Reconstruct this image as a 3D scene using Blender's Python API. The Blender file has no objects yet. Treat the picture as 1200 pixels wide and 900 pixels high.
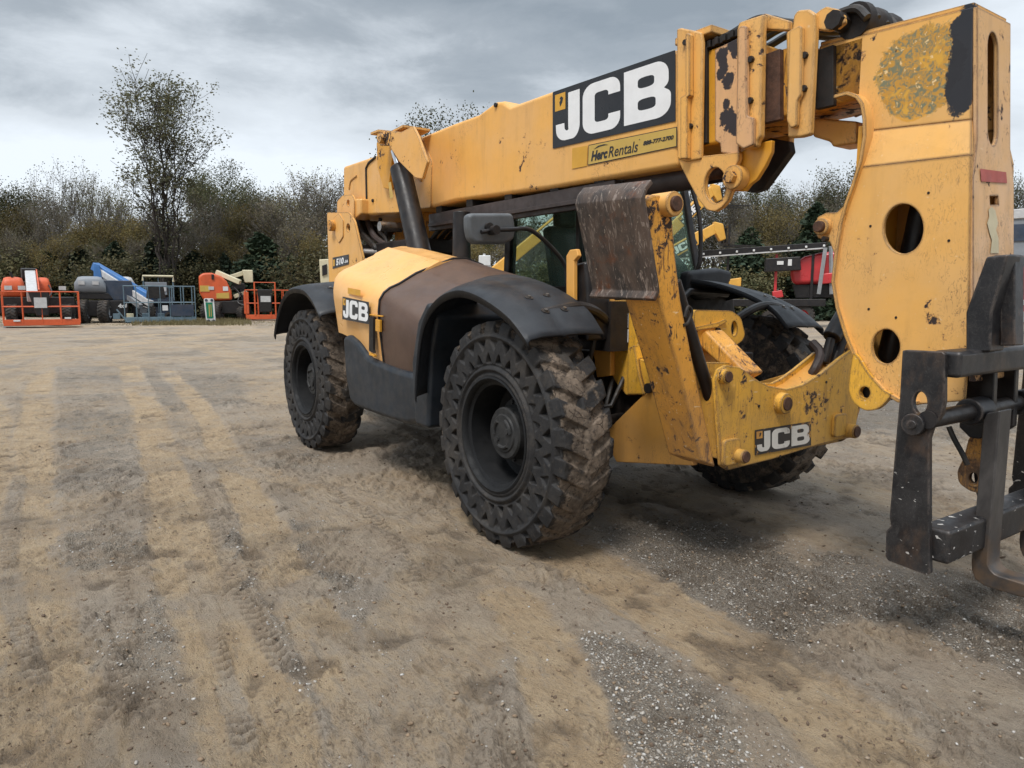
import bpy, bmesh, math, random
import numpy as np
from mathutils import Vector, Matrix
from mathutils.geometry import tessellate_polygon
R = math.radians
scene = bpy.context.scene
col = scene.collection
# ---------------------------------------------------------------- camera
cd = bpy.data.cameras.new('camera'); cam = bpy.data.objects.new('camera', cd); col.objects.link(cam)
CM = [[0.570659, -0.103648, 0.81462, 3.492], [0.821175, 0.066515, -0.566787, -3.5569], [0.004562, 0.992387, 0.123071, 1.4846]]
cam.matrix_world = Matrix(CM + [[0, 0, 0, 1]])
cd.sensor_width = 36; cd.lens = 25.199; cd.clip_start = 0.05; cd.clip_end = 3000
scene.camera = cam
CAMP = Vector((CM[0][3], CM[1][3], CM[2][3]))
# ---------------------------------------------------------------- sky
world = bpy.data.worlds.new('World'); scene.world = world; world.use_nodes = True
SUN_EL, SUN_ROT = R(58), R(150)
def sky():
    nt = world.node_tree; nt.nodes.clear()
    n = lambda t: nt.nodes.new(t); L = nt.links.new
    out = n('ShaderNodeOutputWorld'); bg = n('ShaderNodeBackground'); bg.inputs['Strength'].default_value = 0.10
    st = n('ShaderNodeTexSky'); st.sky_type = 'NISHITA'; st.sun_disc = False
    st.sun_elevation = SUN_EL; st.sun_rotation = SUN_ROT; st.dust_density = 3
    tc = n('ShaderNodeTexCoord'); sp = n('ShaderNodeSeparateXYZ'); L(tc.outputs['Generated'], sp.inputs[0])
    def mth(op, a, b=None, c=None, clamp=False):
        m = n('ShaderNodeMath'); m.operation = op; m.use_clamp = clamp
        for i, v in enumerate((a, b, c)):
            if v is None: continue
            if isinstance(v, (int, float)): m.inputs[i].default_value = v
            else: L(v, m.inputs[i])
        return m.outputs[0]
    z = mth('MAXIMUM', sp.outputs[2], 0.0)
    cb = n('ShaderNodeCombineXYZ'); L(sp.outputs[0], cb.inputs[0]); L(sp.outputs[1], cb.inputs[1]); L(mth('MULTIPLY', z, 2.9), cb.inputs[2])
    def noise(scale, det, rough, w, off):
        mp = n('ShaderNodeMapping'); mp.inputs['Location'].default_value = (off, off * .7, off * 1.3); L(cb.outputs[0], mp.inputs[0])
        t = n('ShaderNodeTexNoise'); t.inputs['Scale'].default_value = scale; t.inputs['Detail'].default_value = det
        t.inputs['Roughness'].default_value = rough; t.inputs['Distortion'].default_value = w; L(mp.outputs[0], t.inputs['Vector']); return t.outputs[0]
    n1 = noise(1.7, 3, 0.45, 0.2, 2.6); n2 = noise(5.0, 7, 0.62, 0.25, 7.1)
    c = mth('ADD', mth('MULTIPLY', n1, 0.74), mth('MULTIPLY', n2, 0.26))
    # bank of lighter cloud low over the horizon
    low = n('ShaderNodeMapRange'); low.interpolation_type = 'SMOOTHSTEP'; L(z, low.inputs[0])
    low.inputs[1].default_value = 0.13; low.inputs[2].default_value = 0.21; low.inputs[3].default_value = 0.15; low.inputs[4].default_value = 0.0
    c = mth('ADD', c, low.outputs[0])
    tp = n('ShaderNodeMapRange'); tp.interpolation_type = 'SMOOTHSTEP'; L(z, tp.inputs[0])
    tp.inputs[1].default_value = 0.20; tp.inputs[2].default_value = 0.40; tp.inputs[3].default_value = 0.0; tp.inputs[4].default_value = -0.045
    c = mth('ADD', c, tp.outputs[0])
    zen = n('ShaderNodeMapRange'); zen.interpolation_type = 'SMOOTHSTEP'; L(z, zen.inputs[0])
    zen.inputs[1].default_value = 0.38; zen.inputs[2].default_value = 1.0; zen.inputs[3].default_value = 1.0; zen.inputs[4].default_value = 3.7
    cr = n('ShaderNodeValToRGB'); L(c, cr.inputs[0]); e = cr.color_ramp.elements
    e[0].position = 0.38; e[0].color = (2.1, 2.45, 2.8, 1)
    e[1].position = 0.66; e[1].color = (6.3, 6.8, 7.3, 1)
    k = e.new(0.46); k.color = (2.9, 3.25, 3.6, 1)
    k = e.new(0.54); k.color = (4.9, 5.3, 5.7, 1)
    sc_ = n('ShaderNodeVectorMath'); sc_.operation = 'SCALE'; L(cr.outputs[0], sc_.inputs[0]); L(zen.outputs[0], sc_.inputs['Scale'])
    mx = n('ShaderNodeMix'); mx.data_type = 'RGBA'; mx.inputs[0].default_value = 0.93
    L(st.outputs[0], mx.inputs[6]); L(sc_.outputs[0], mx.inputs[7]); L(mx.outputs[2], bg.inputs[0]); L(bg.outputs[0], out.inputs[0])
sky()
sd = bpy.data.lights.new('sun', 'SUN'); sun = bpy.data.objects.new('sun', sd); col.objects.link(sun)
sd.energy = 2.0; sd.angle = R(16); sd.color = (1.0, 0.965, 0.92)
sdir = Vector((math.sin(SUN_ROT) * math.cos(SUN_EL), math.cos(SUN_ROT) * math.cos(SUN_EL), math.sin(SUN_EL)))
sun.rotation_euler = sdir.to_track_quat('Z', 'Y').to_euler(); sun.location = (0, 0, 30)
scene.view_settings.view_transform = 'Standard'; scene.view_settings.look = 'None'
scene.view_settings.exposure = 0.58; scene.view_settings.gamma = 1.0
# ---------------------------------------------------------------- helpers
def tag(o, label=None, cat=None, group=None, kind=None):
    if label: o['label'] = label
    if cat: o['category'] = cat
    if group: o['group'] = group
    if kind: o['kind'] = kind
    return o
def empty(name, loc, label, cat, group=None, rz=0):
    o = bpy.data.objects.new(name, None); col.objects.link(o); o.location = loc; o.rotation_euler = (0, 0, rz)
    o.empty_display_size = 0.3
    return tag(o, label, cat, group)
def ell(cx, cy, rx, ry, n=28, a0=0.0):
    return [(cx + rx * math.cos(a0 + 2 * math.pi * i / n), cy + ry * math.sin(a0 + 2 * math.pi * i / n)) for i in range(n)]
def rounded(poly, r, seg=4):
    out = []; n = len(poly)
    for i in range(n):
        p0, p1, p2 = Vector(poly[i - 1]), Vector(poly[i]), Vector(poly[(i + 1) % n])
        rr = r[i] if isinstance(r, (list, tuple)) else r
        d0, d1 = (p0 - p1), (p2 - p1)
        k = min(rr, d0.length * .45, d1.length * .45)
        if k < 1e-5: out.append(tuple(p1)); continue
        a, b = p1 + d0.normalized() * k, p1 + d1.normalized() * k
        for j in range(seg + 1):
            t = j / seg; out.append(tuple(a * (1 - t) ** 2 + p1 * 2 * t * (1 - t) + b * t * t))
    return out
def smoothline(pts, n=6):
    pts = [Vector(p) for p in pts]; out = []
    P = [2 * pts[0] - pts[1]] + pts + [2 * pts[-1] - pts[-2]]
    for i in range(1, len(P) - 2):
        a, b, c, d = P[i - 1:i + 3]
        for j in range(n):
            t = j / n
            out.append(.5 * ((2 * b) + (c - a) * t + (2 * a - 5 * b + 4 * c - d) * t * t + (3 * b - a - 3 * c + d) * t ** 3))
    out.append(pts[-1]); return out
class MB:
    def __init__(s): s.v = []; s.f = []; s.m = []
    def add(s, vs, fs, mat=0):
        o = len(s.v); s.v += [tuple(v) for v in vs]; s.f += [tuple(i + o for i in f) for f in fs]; s.m += [mat] * len(fs); return s
    def box(s, c, size, rot=None, mat=0):
        hx, hy, hz = size[0] / 2, size[1] / 2, size[2] / 2; c = Vector(c)
        vs = [Vector((x, y, z)) for x in (-hx, hx) for y in (-hy, hy) for z in (-hz, hz)]
        if rot is not None:
            if isinstance(rot, tuple): rot = Matrix.Rotation(rot[2], 3, 'Z') @ Matrix.Rotation(rot[1], 3, 'Y') @ Matrix.Rotation(rot[0], 3, 'X')
            vs = [rot @ v for v in vs]
        return s.add([v + c for v in vs], [(0, 1, 3, 2), (4, 6, 7, 5), (0, 4, 5, 1), (2, 3, 7, 6), (0, 2, 6, 4), (1, 5, 7, 3)], mat)
    def bx(s, x0, x1, y0, y1, z0, z1, mat=0): return s.box(((x0 + x1) / 2, (y0 + y1) / 2, (z0 + z1) / 2), (abs(x1 - x0), abs(y1 - y0), abs(z1 - z0)), None, mat)
    def bar(s, p0, p1, w, h, up=(0, 0, 1), mat=0):
        p0, p1 = Vector(p0), Vector(p1); d = (p1 - p0); L = d.length; d.normalize(); up = Vector(up)
        if abs(d.dot(up)) > .98: up = Vector((1, 0, 0))
        y = up.cross(d).normalized(); z = d.cross(y)
        return s.box((p0 + p1) / 2, (L, w, h), Matrix((d, y, z)).transposed(), mat)
    def prism(s, poly, axis, a, b, holes=(), mat=0):
        loops = [list(poly)] + [list(h) for h in holes]
        flat = [p for l in loops for p in l]; n = len(flat)
        if holes:
            bm = bmesh.new(); bv = [bm.verts.new((p[0], p[1], 0)) for p in flat]; o = 0
            for l in loops:
                for i in range(len(l)): bm.edges.new((bv[o + i], bv[o + (i + 1) % len(l)]))
                o += len(l)
            bm.verts.index_update(); bmesh.ops.triangle_fill(bm, edges=bm.edges[:], use_beauty=True, use_dissolve=False)
            tri = [[v.index for v in f.verts] for f in bm.faces]; bm.free()
        else: tri = [list(range(n))]
        def P(p, w):
            return {'X': (w, p[0], p[1]), 'Y': (p[0], w, p[1]), 'Z': (p[0], p[1], w)}[axis]
        vs = [P(p, a) for p in flat] + [P(p, b) for p in flat]
        fs = [tuple(t) for t in tri] + [tuple(n + i for i in reversed(t)) for t in tri]
        o = 0
        for l in loops:
            k = len(l)
            for i in range(k): fs.append((o + i, o + (i + 1) % k, n + o + (i + 1) % k, n + o + i))
            o += k
        return s.add(vs, fs, mat)
    def loft(s, rings, closed=True, caps=True, mat=0):
        n = len(rings[0]); vs = [v for r in rings for v in r]; fs = []
        for i in range(len(rings) - 1):
            for j in range(n if closed else n - 1):
                a, b = i * n + j, i * n + (j + 1) % n
                fs.append((a, b, b + n, a + n))
        if caps and closed: fs.append(tuple(range(n))); fs.append(tuple(range((len(rings) - 1) * n, len(rings) * n)))
        return s.add(vs, fs, mat)
    def cyl(s, p0, p1, r0, r1=None, n=20, mat=0, caps=True):
        if r1 is None: r1 = r0
        return s.tube([p0, p1], [r0, r1], n, mat, caps)
    def tube(s, pts, r, n=10, mat=0, caps=True):
        pts = [Vector(p) for p in pts]; rs = r if isinstance(r, (list, tuple)) else [r] * len(pts); rings = []; y = None
        for i, p in enumerate(pts):
            d = (pts[min(i + 1, len(pts) - 1)] - pts[max(i - 1, 0)]).normalized()
            if y is None: y = d.cross(Vector((0, 0, 1)) if abs(d.z) < .9 else Vector((1, 0, 0))).normalized()
            else: y = (y - d * y.dot(d)).normalized()
            z = d.cross(y)
            rings.append([p + (y * math.cos(a) + z * math.sin(a)) * rs[i] for a in [2 * math.pi * k / n for k in range(n)]])
        return s.loft(rings, True, caps, mat)
    def lathe(s, prof, c, n=32, mat=0, axis='Y'):
        rings = []; c = Vector(c)
        for (r, w) in prof:
            ring = []
            for k in range(n):
                a = 2 * math.pi * k / n; q = (r * math.cos(a), r * math.sin(a))
                ring.append(c + Vector({'Y': (q[0], w, q[1]), 'X': (w, q[0], q[1]), 'Z': (q[0], q[1], w)}[axis]))
            rings.append(ring)
        return s.loft(rings, True, False, mat)
    def mesh(s, name, mats, smooth=35):
        me = bpy.data.meshes.new(name); me.from_pydata(s.v, [], s.f); me.update()
        for m in (mats if isinstance(mats, (list, tuple)) else [mats]): me.materials.append(m)
        me.polygons.foreach_set('material_index', s.m)
        bm = bmesh.new(); bm.from_mesh(me); bmesh.ops.recalc_face_normals(bm, faces=bm.faces); bm.to_mesh(me); bm.free()
        if smooth:
            me.polygons.foreach_set('use_smooth', [True] * len(me.polygons)); me.set_sharp_from_angle(angle=R(smooth))
        return me
    def build(s, name, mats, parent=None, bevel=0, smooth=35, label=None, seg=2):
        return link(name, s.mesh(name, mats, smooth), parent, bevel, label, seg)
def link(name, me, parent=None, bevel=0, label=None, seg=2):
    o = bpy.data.objects.new(name, me); col.objects.link(o)
    if parent is not None:
        o.parent = parent
        root = parent
        while root.parent: root = root.parent
        if root.get('worldspace') and parent == root: o.location = -root.location
    if bevel:
        b = o.modifiers.new('bevel', 'BEVEL'); b.width = bevel; b.segments = seg; b.limit_method = 'ANGLE'; b.angle_limit = R(35); b.harden_normals = True
    if label: o['label'] = label
    return o
def copy_tree(o, parent=None):
    c = o.copy(); col.objects.link(c); c.parent = parent
    for ch in list(o.children): copy_tree(ch, c)
    return c
# ---------------------------------------------------------------- materials
class NT:
    def __init__(s, name):
        s.mat = bpy.data.materials.new(name); s.mat.use_nodes = True; s.nt = s.mat.node_tree
        s.b = s.nt.nodes['Principled BSDF']; s.o = s.nt.nodes['Material Output']
        s.tc = s.nt.nodes.new('ShaderNodeTexCoord').outputs['Object']; s.g = None
    def n(s, t): return s.nt.nodes.new(t)
    def L(s, a, b): s.nt.links.new(a, b)
    def put(s, sock, v):
        if isinstance(v, (int, float)): sock.default_value = v
        elif isinstance(v, tuple): sock.default_value = v if len(v) == 4 or sock.type == 'VECTOR' else v + (1,)
        else: s.L(v, sock)
    def math(s, op, a, b=0.0, clamp=False):
        m = s.n('ShaderNodeMath'); m.operation = op; m.use_clamp = clamp; s.put(m.inputs[0], a); s.put(m.inputs[1], b); return m.outputs[0]
    def noise(s, scale, det=4, rough=.55, dist=0.0, stretch=None, off=0.0, rot=None, co=None):
        t = s.n('ShaderNodeTexNoise'); t.inputs['Scale'].default_value = scale; t.inputs['Detail'].default_value = det
        t.inputs['Roughness'].default_value = rough; t.inputs['Distortion'].default_value = dist
        co = co or s.tc
        m = s.n('ShaderNodeMapping'); s.L(co, m.inputs[0]); m.inputs['Location'].default_value = (off, off * 1.7, off * .6)
        if stretch: m.inputs['Scale'].default_value = stretch
        if rot: m.inputs['Rotation'].default_value = rot
        s.L(m.outputs[0], t.inputs['Vector']); return t.outputs[0]
    def voro(s, scale, feature='DISTANCE_TO_EDGE', rnd=1.0, stretch=None):
        t = s.n('ShaderNodeTexVoronoi'); t.feature = feature; t.inputs['Scale'].default_value = scale; t.inputs['Randomness'].default_value = rnd
        co = s.tc
        if stretch:
            m = s.n('ShaderNodeMapping'); s.L(co, m.inputs[0]); m.inputs['Scale'].default_value = stretch; co = m.outputs[0]
        s.L(co, t.inputs['Vector']); return t
    def ramp(s, v, a, b, lo=0.0, hi=1.0, smooth=True):
        m = s.n('ShaderNodeMapRange'); m.interpolation_type = 'SMOOTHSTEP' if smooth else 'LINEAR'
        s.put(m.inputs[0], v); m.inputs[1].default_value = a; m.inputs[2].default_value = b; m.inputs[3].default_value = lo; m.inputs[4].default_value = hi
        return m.outputs[0]
    def mix(s, f, a, b):
        m = s.n('ShaderNodeMix'); m.data_type = 'RGBA'; s.put(m.inputs[0], f); s.put(m.inputs[6], a); s.put(m.inputs[7], b); return m.outputs[2]
    def attr(s, name):
        a = s.n('ShaderNodeAttribute'); a.attribute_name = name; return a.outputs['Color'] if False else a.outputs['Fac']
    def xyz(s):
        sp = s.n('ShaderNodeSeparateXYZ'); s.L(s.tc, sp.inputs[0]); return sp.outputs
    def normal_z(s):
        g = s.n('ShaderNodeNewGeometry'); sp = s.n('ShaderNodeSeparateXYZ'); s.L(g.outputs['Normal'], sp.inputs[0]); return sp.outputs[2]
    def near(s, p, rad, wob=.4, scale=8, sc=(1, 1, 1)):
        v = s.n('ShaderNodeVectorMath'); v.operation = 'SUBTRACT'; s.L(s.tc, v.inputs[0]); v.inputs[1].default_value = p
        w = s.n('ShaderNodeVectorMath'); w.operation = 'MULTIPLY'; s.L(v.outputs[0], w.inputs[0]); w.inputs[1].default_value = sc
        l = s.n('ShaderNodeVectorMath'); l.operation = 'LENGTH'; s.L(w.outputs[0], l.inputs[0])
        d = s.math('ADD', l.outputs['Value'], s.math('MULTIPLY', s.math('SUBTRACT', s.noise(scale * 1.8, 9, .78, .3), .5), wob * rad * 3.2))
        return s.ramp(d, rad, rad * .93, 0, 1)
    def bump(s, h, strength=.3, dist=.01, prev=None):
        b = s.n('ShaderNodeBump'); b.inputs['Strength'].default_value = strength; b.inputs['Distance'].default_value = dist; s.put(b.inputs['Height'], h)
        if prev is not None: s.L(prev, b.inputs['Normal'])
        return b.outputs[0]
    def done(s, color, rough=.5, metal=0.0, normal=None, spec=None, **kw):
        s.put(s.b.inputs['Base Color'], color); s.put(s.b.inputs['Roughness'], rough); s.put(s.b.inputs['Metallic'], metal)
        if normal is not None: s.L(normal, s.b.inputs['Normal'])
        if spec is not None: s.b.inputs['Specular IOR Level'].default_value = spec
        for k, v in kw.items(): s.put(s.b.inputs[k.replace('_', ' ')], v)
        return s.mat
MUDC = (.20, .135, .085)
def paint(name, base, faded=None, chips=0.0, scr=0.0, mud=0.0, rough=.42, stain=.0, extra=None, chipcol=(.035, .022, .018), patch=.9, edge=0.0, scrape=0.0):
    t = NT(name); faded = faded or base
    c = t.mix(t.ramp(t.noise(1.7, 5, .6), .35, .65), base, faded)
    c = t.mix(t.math('MULTIPLY', t.ramp(t.noise(14, 6, .7, off=3), .45, .8), .16), c, tuple(x * .55 for x in base))
    # run-off streaks
    c = t.mix(t.math('MULTIPLY', t.ramp(t.noise(9, 4, .6, stretch=(1, 1, .12), off=5), .5, .78), .22 + stain), c, (.16, .09, .045))
    rg = t.ramp(t.noise(6, 5, .6, off=9), .3, .7, rough - .07, rough + .16); nrm = None
    if scr:
        s1 = t.noise(26, 3, .55, 2.2, stretch=(1, 1, .35), rot=(.5, .3, .2), off=11); s2 = t.math('ABSOLUTE', t.math('SUBTRACT', s1, .5))
        m = t.math('MULTIPLY', t.ramp(s2, .016, .004), t.ramp(t.noise(3.1, 3, .5, off=13), .58 - scr * .22, .68))
        c = t.mix(t.math('MULTIPLY', m, .85), c, (.09, .045, .03))
        m2 = t.ramp(t.noise(60, 2, .5, stretch=(1, .2, 1), rot=(.9, 0, .3), off=15), .70, .74); c = t.mix(t.math('MULTIPLY', m2, scr * .6), c, (.75, .6, .38))
    if chips:
        a = t.noise(16, 7, .72, .3, off=21); b = t.noise(2.4, 3, .5, off=23)
        thr = t.math('ADD', a, t.math('MULTIPLY', t.math('SUBTRACT', b, .5), patch))
        k = .74 - chips * .16
        m = t.ramp(thr, k, k + .012)
        halo = t.math('MULTIPLY', t.ramp(thr, k - .05, k), .5)
        c = t.mix(halo, c, (.30, .13, .05)); c = t.mix(m, c, chipcol); rg = t.math('ADD', rg, t.math('MULTIPLY', m, .3))
        nrm = t.bump(t.math('SUBTRACT', 1, m), .5, .003)
    if scrape:
        m = t.math('MULTIPLY', t.ramp(t.noise(22, 6, .72, .8, stretch=(1.2, 1.2, .22), rot=(.35, 0, 0), off=61), .53, .60), t.ramp(t.noise(2.6, 4, .6, off=63), .44, .58))
        c = t.mix(t.math('MULTIPLY', m, scrape), c, (.135, .060, .026)); m = t.math('MULTIPLY', t.ramp(t.noise(30, 5, .7, 1.0, stretch=(1.2, 1.2, .3), off=65), .62, .65), t.ramp(t.noise(3.3, 3, .6, off=66), .45, .55)); c = t.mix(t.math('MULTIPLY', m, scrape), c, (.035, .02, .014))
    if edge:
        bv = t.n('ShaderNodeBevel'); bv.samples = 3; bv.inputs['Radius'].default_value = .016; ge = t.n('ShaderNodeNewGeometry')
        dp = t.n('ShaderNodeVectorMath'); dp.operation = 'DOT_PRODUCT'; t.L(bv.outputs[0], dp.inputs[0]); t.L(ge.outputs['Normal'], dp.inputs[1])
        ed = t.ramp(dp.outputs['Value'], .995, .93); em = t.ramp(t.math('ADD', t.math('MULTIPLY', ed, .30), t.noise(13, 7, .72, off=71)), .70 - edge * .12, .72 - edge * .12)
        c = t.mix(t.math('MULTIPLY', em, t.ramp(ed, .05, .3)), c, (.055, .030, .020))
    if extra: c, rg = extra(t, c, rg)
    if mud:
        z = t.xyz()[2]
        m = t.math('MULTIPLY', t.ramp(t.math('ADD', z, t.math('MULTIPLY', t.noise(5, 6, .65, off=31), 1.0)), 1.75, .95), mud)
        c = t.mix(m, c, MUDC); rg = t.math('ADD', rg, t.math('MULTIPLY', m, .3), True)
    nrm = t.bump(t.noise(2.2, 3, .5, off=51), .35, .03, nrm)
    fine = t.bump(t.noise(180, 2, .5), .05, .002, nrm)
    return t.done(c, rg, 0, fine, .45)
def plain(name, base, rough=.5, metal=0.0, var=.35, dust=.0, scale=6, bump=.15, dustc=(.23, .17, .12), bs=120, stretch=None):
    t = NT(name); dark = tuple(x * (1 - var) for x in base)
    c = t.mix(t.ramp(t.noise(scale, 6, .65, stretch=stretch), .3, .7), dark, base)
    r_ = t.ramp(t.noise(scale * 2.3, 5, .6, off=4), .3, .7, max(rough - .1, .05), min(rough + .12, 1))
    if dust:
        up = t.ramp(t.normal_z(), -.2, 1.0)
        m = t.math('MULTIPLY', t.math('MULTIPLY', t.ramp(t.noise(scale * 1.6, 7, .7, off=8), .3, .72), t.math('ADD', t.math('MULTIPLY', up, .6), .4)), dust)
        c = t.mix(m, c, dustc); r_ = t.math('ADD', r_, t.math('MULTIPLY', m, .35), True)
    return t.done(c, r_, metal, t.bump(t.noise(bs, 4, .6), bump, .004), .35 if max(base) < .06 else .5)
YEL = (.71, .345, .065); YELF = (.67, .345, .09); ORG = (.62, .29, .025)
M = {}
def head_extra(t, c, rg):
    # sanded / peeled round patch and black chipped strip down the front edge
    p = t.near((1.758,-0.120,2.494), .20, .34, 4)
    st = t.noise(30, 4, .62, 1.6, off=41); s2 = t.noise(12, 5, .6, .8, off=44)
    pc = t.mix(t.ramp(st, .42, .60), (.50, .25, .035), (.17, .17, .10)); pc = t.mix(t.ramp(s2, .55, .66), pc, (.60, .32, .04)); pc = t.mix(t.ramp(t.noise(44, 3, .6, .6, off=47), .64, .67), pc, (.72, .52, .26))
    pc = t.mix(t.ramp(t.noise(22, 3, .6, .6, off=57), .69, .70), pc, (.02, .015, .012))
    c = t.mix(p, c, pc)
    o = t.near((1.747,-0.120,2.393), .115, .12, 3); c = t.mix(t.math('MULTIPLY', o, t.math('SUBTRACT', 1, p)), c, (.62, .30, .035))
    k = t.near((1.939,-0.120,2.422), .085, .5, 7, (1.25, 1.0, .55)); k2 = t.near((1.955,-0.120,2.607), .075, .6, 9, (.95, 1.0, .55)); k = t.math('MAXIMUM', k, k2)
    c = t.mix(k, c, (.016, .016, .02))
    return c, t.math('ADD', rg, t.math('MULTIPLY', p, .2))
def plate_extra(t, c, rg):
    for q in (((0.743,-0.243,2.798),0.045),((0.758,-0.243,2.731),0.030),((0.785,-0.243,2.657),0.035),((0.810,-0.243,2.843),0.035),((0.736,-0.243,2.709),0.030),((0.807,-0.243,2.666),0.025),((0.813,-0.243,2.449),0.050),((0.843,-0.243,2.416),0.045),((0.783,-0.243,2.463),0.040),((0.785,-0.243,2.536),0.025),((0.834,-0.243,2.810),0.035)):
        k = t.near(q[0], q[1], .75, 16, (1, 1, .8)); c = t.mix(k, c, (.022, .014, .014))
    return c, rg
M['yellow'] = paint('yellow_paint', YEL, YELF, chips=.05, scr=.25, mud=.25)
M['boom'] = paint('faded_yellow_paint', (.72, .372, .085), (.68, .370, .115), chips=.04, scr=.2, stain=.0, edge=.2)
M['head'] = paint('chipped_yellow_paint', (.73, .385, .095), (.68, .385, .13), chips=.14, scr=.6, edge=.6, stain=.0, extra=head_extra)
M['headfront'] = paint('pitted_yellow_paint', (.66, .38, .15), (.62, .38, .20), chips=.62, scr=.7, stain=.1, edge=1.0)
M['worn'] = paint('scraped_yellow_paint', (.72, .345, .050), (.62, .28, .04), chips=1.0, scr=1.6, mud=.5, stain=.45, patch=.45, edge=1.2, scrape=.9)
M['beam'] = paint('scratched_orange_yellow_paint', (.76, .40, .035), (.68, .37, .05), chips=.62, scr=1.3, mud=.4, stain=.25, patch=.6, edge=.9, scrape=.35)
M['plate'] = paint('peeling_yellow_paint', (.64, .36, .16), (.60, .34, .17), chips=.1, scr=.3, extra=plate_extra, edge=.9)
M['hood'] = paint('hood_yellow_paint', (.73, .385, .12), (.71, .40, .15), chips=.0, scr=.05, stain=-.1, rough=.33)
M['orange'] = paint('orange_yellow_paint', ORG, ORG, chips=.1, scr=.3)
M['brown'] = plain('dusty_brown_cover', (.085, .047, .031), .45, var=.3, dust=.30, scale=3, dustc=(.17, .10, .06))
M['plastic'] = plain('dusty_black_plastic', (.013, .015, .019), .5, var=.3, dust=.13, scale=4, dustc=(.13, .13, .13))
M['tank'] = plain('scuffed_black_tank', (.014, .020, .028), .45, var=.4, dust=.20, scale=5, dustc=(.14, .12, .10))
M['black'] = plain('black_paint', (.010, .010, .012), .38, var=.4, dust=.15, scale=5)
M['dark'] = plain('dark_grease', (.014, .012, .011), .6, var=.5, dust=.25, scale=8, dustc=(.10, .06, .04))
M['rail'] = plain('rusty_dark_rail', (.055, .042, .04), .5, var=.5, dust=.25, scale=7, dustc=(.12, .085, .065))
M['rust'] = plain('rust', (.10, .045, .025), .8, var=.6, scale=18, bump=.5)
M['steel'] = plain('worn_steel', (.35, .33, .31), .35, .9, var=.4, scale=12)
M['chrome'] = plain('chrome', (.75, .76, .78), .12, 1.0, var=.1)
M['pin'] = paint('pin_yellow', (.60, .30, .07), (.5, .25, .06), chips=.8, scr=.8)
M['rubber'] = plain('hose_rubber', (.011, .011, .011), .5, dust=.2, scale=10)
M['white'] = plain('white_print', (.74, .74, .74), .45, var=.08, dust=.06, scale=9)
M['decalblack'] = plain('black_print', (.018, .02, .024), .35, var=.2, dust=.05)
M['amber'] = plain('amber_print', (.62, .32, .03), .45, var=.15)
M['amberprint'] = plain('mustard_print', (.52, .34, .07), .4, var=.1)
M['wornwhite'] = paint('worn_white_print', (.62, .60, .55), (.55, .52, .48), chips=.75, scr=.8, chipcol=(.05, .04, .03))
M['wornblack'] = paint('worn_black_print', (.022, .02, .02), (.03, .026, .022), chips=.95, scr=.8, chipcol=(.52, .27, .04), patch=.5)
def pad_mat():
    t = NT('scraped_steel_pad')
    a = t.noise(9, 7, .7, .6, stretch=(1, 1, .35)); b = t.noise(30, 5, .7, 1.2, stretch=(1.3, 1, .3), off=3)
    c = t.mix(t.ramp(a, .35, .65), (.042, .034, .030), (.115, .078, .058)); c = t.mix(t.ramp(b, .54, .66), c, (.26, .205, .17))
    c = t.mix(t.ramp(t.noise(6, 5, .65, off=7), .55, .7), c, (.14, .05, .02)); c = t.mix(t.ramp(t.noise(70, 3, .6, .8, stretch=(1.5, 1, .35), off=9), .66, .72), c, (.42, .35, .27))
    return t.done(c, .55, .35, t.bump(b, .6, .006))
M['pad'] = pad_mat()
def carriage_mat():
    t = NT('scuffed_black_steel')
    a = t.noise(8, 6, .65); c = t.mix(t.ramp(a, .35, .7), (.008, .008, .010), (.028, .026, .026))
    b = t.noise(34, 4, .62, 1.0, off=5); c = t.mix(t.math('MULTIPLY', t.ramp(t.math('ABSOLUTE', t.math('SUBTRACT', b, .5)), .012, .003), .28), c, (.12, .115, .11)); c = t.mix(t.math('MULTIPLY', t.ramp(t.noise(12, 5, .65, .5, stretch=(1, 1, .25), off=25), .60, .70), .5), c, (.07, .066, .064))
    c = t.mix(t.ramp(t.noise(7, 5, .7, off=9), .62, .74), c, (.07, .042, .03))
    # bright paint flecks near the foot of the side plate
    z = t.xyz()[2]; m = t.math('MULTIPLY', t.ramp(t.noise(46, 2, .5, .4, stretch=(.55, .55, 1.3), rot=(0, .5, 0), off=17), .685, .705), t.ramp(z, .86, .62))
    c = t.mix(m, c, (.55, .53, .50))
    bv = t.n('ShaderNodeBevel'); bv.samples = 3; bv.inputs['Radius'].default_value = .014; ge = t.n('ShaderNodeNewGeometry'); dp = t.n('ShaderNodeVectorMath'); dp.operation = 'DOT_PRODUCT'
    t.L(bv.outputs[0], dp.inputs[0]); t.L(ge.outputs['Normal'], dp.inputs[1]); ed = t.ramp(dp.outputs['Value'], .995, .93)
    c = t.mix(t.math('MULTIPLY', t.math('MULTIPLY', ed, t.ramp(t.noise(14, 6, .7, off=33), .42, .56)), .8), c, (.13, .105, .09))
    c = t.mix(t.math('MULTIPLY', t.ramp(t.noise(5, 7, .7, off=37, stretch=(1, 1, .5)), .54, .70), .6), c, (.085, .052, .034))
    return t.done(c, t.ramp(a, .3, .7, .32, .55), .2, t.bump(b, .12, .004))
M['carriage'] = carriage_mat()
def fork_mat():
    t = NT('worn_fork_steel'); a = t.noise(5, 6, .7, .5, stretch=(1, 1, .4)); z = t.xyz()[2]
    c = t.mix(t.ramp(a, .35, .7), (.028, .026, .026), (.085, .078, .074)); c = t.mix(t.math('MULTIPLY', t.ramp(z, .62, .30), t.ramp(t.noise(9, 5, .65, off=3), .35, .6)), c, (.10, .066, .042))
    return t.done(c, .45, .2, t.bump(t.noise(40, 4, .6), .15, .003))
M['fork'] = fork_mat()
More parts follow.
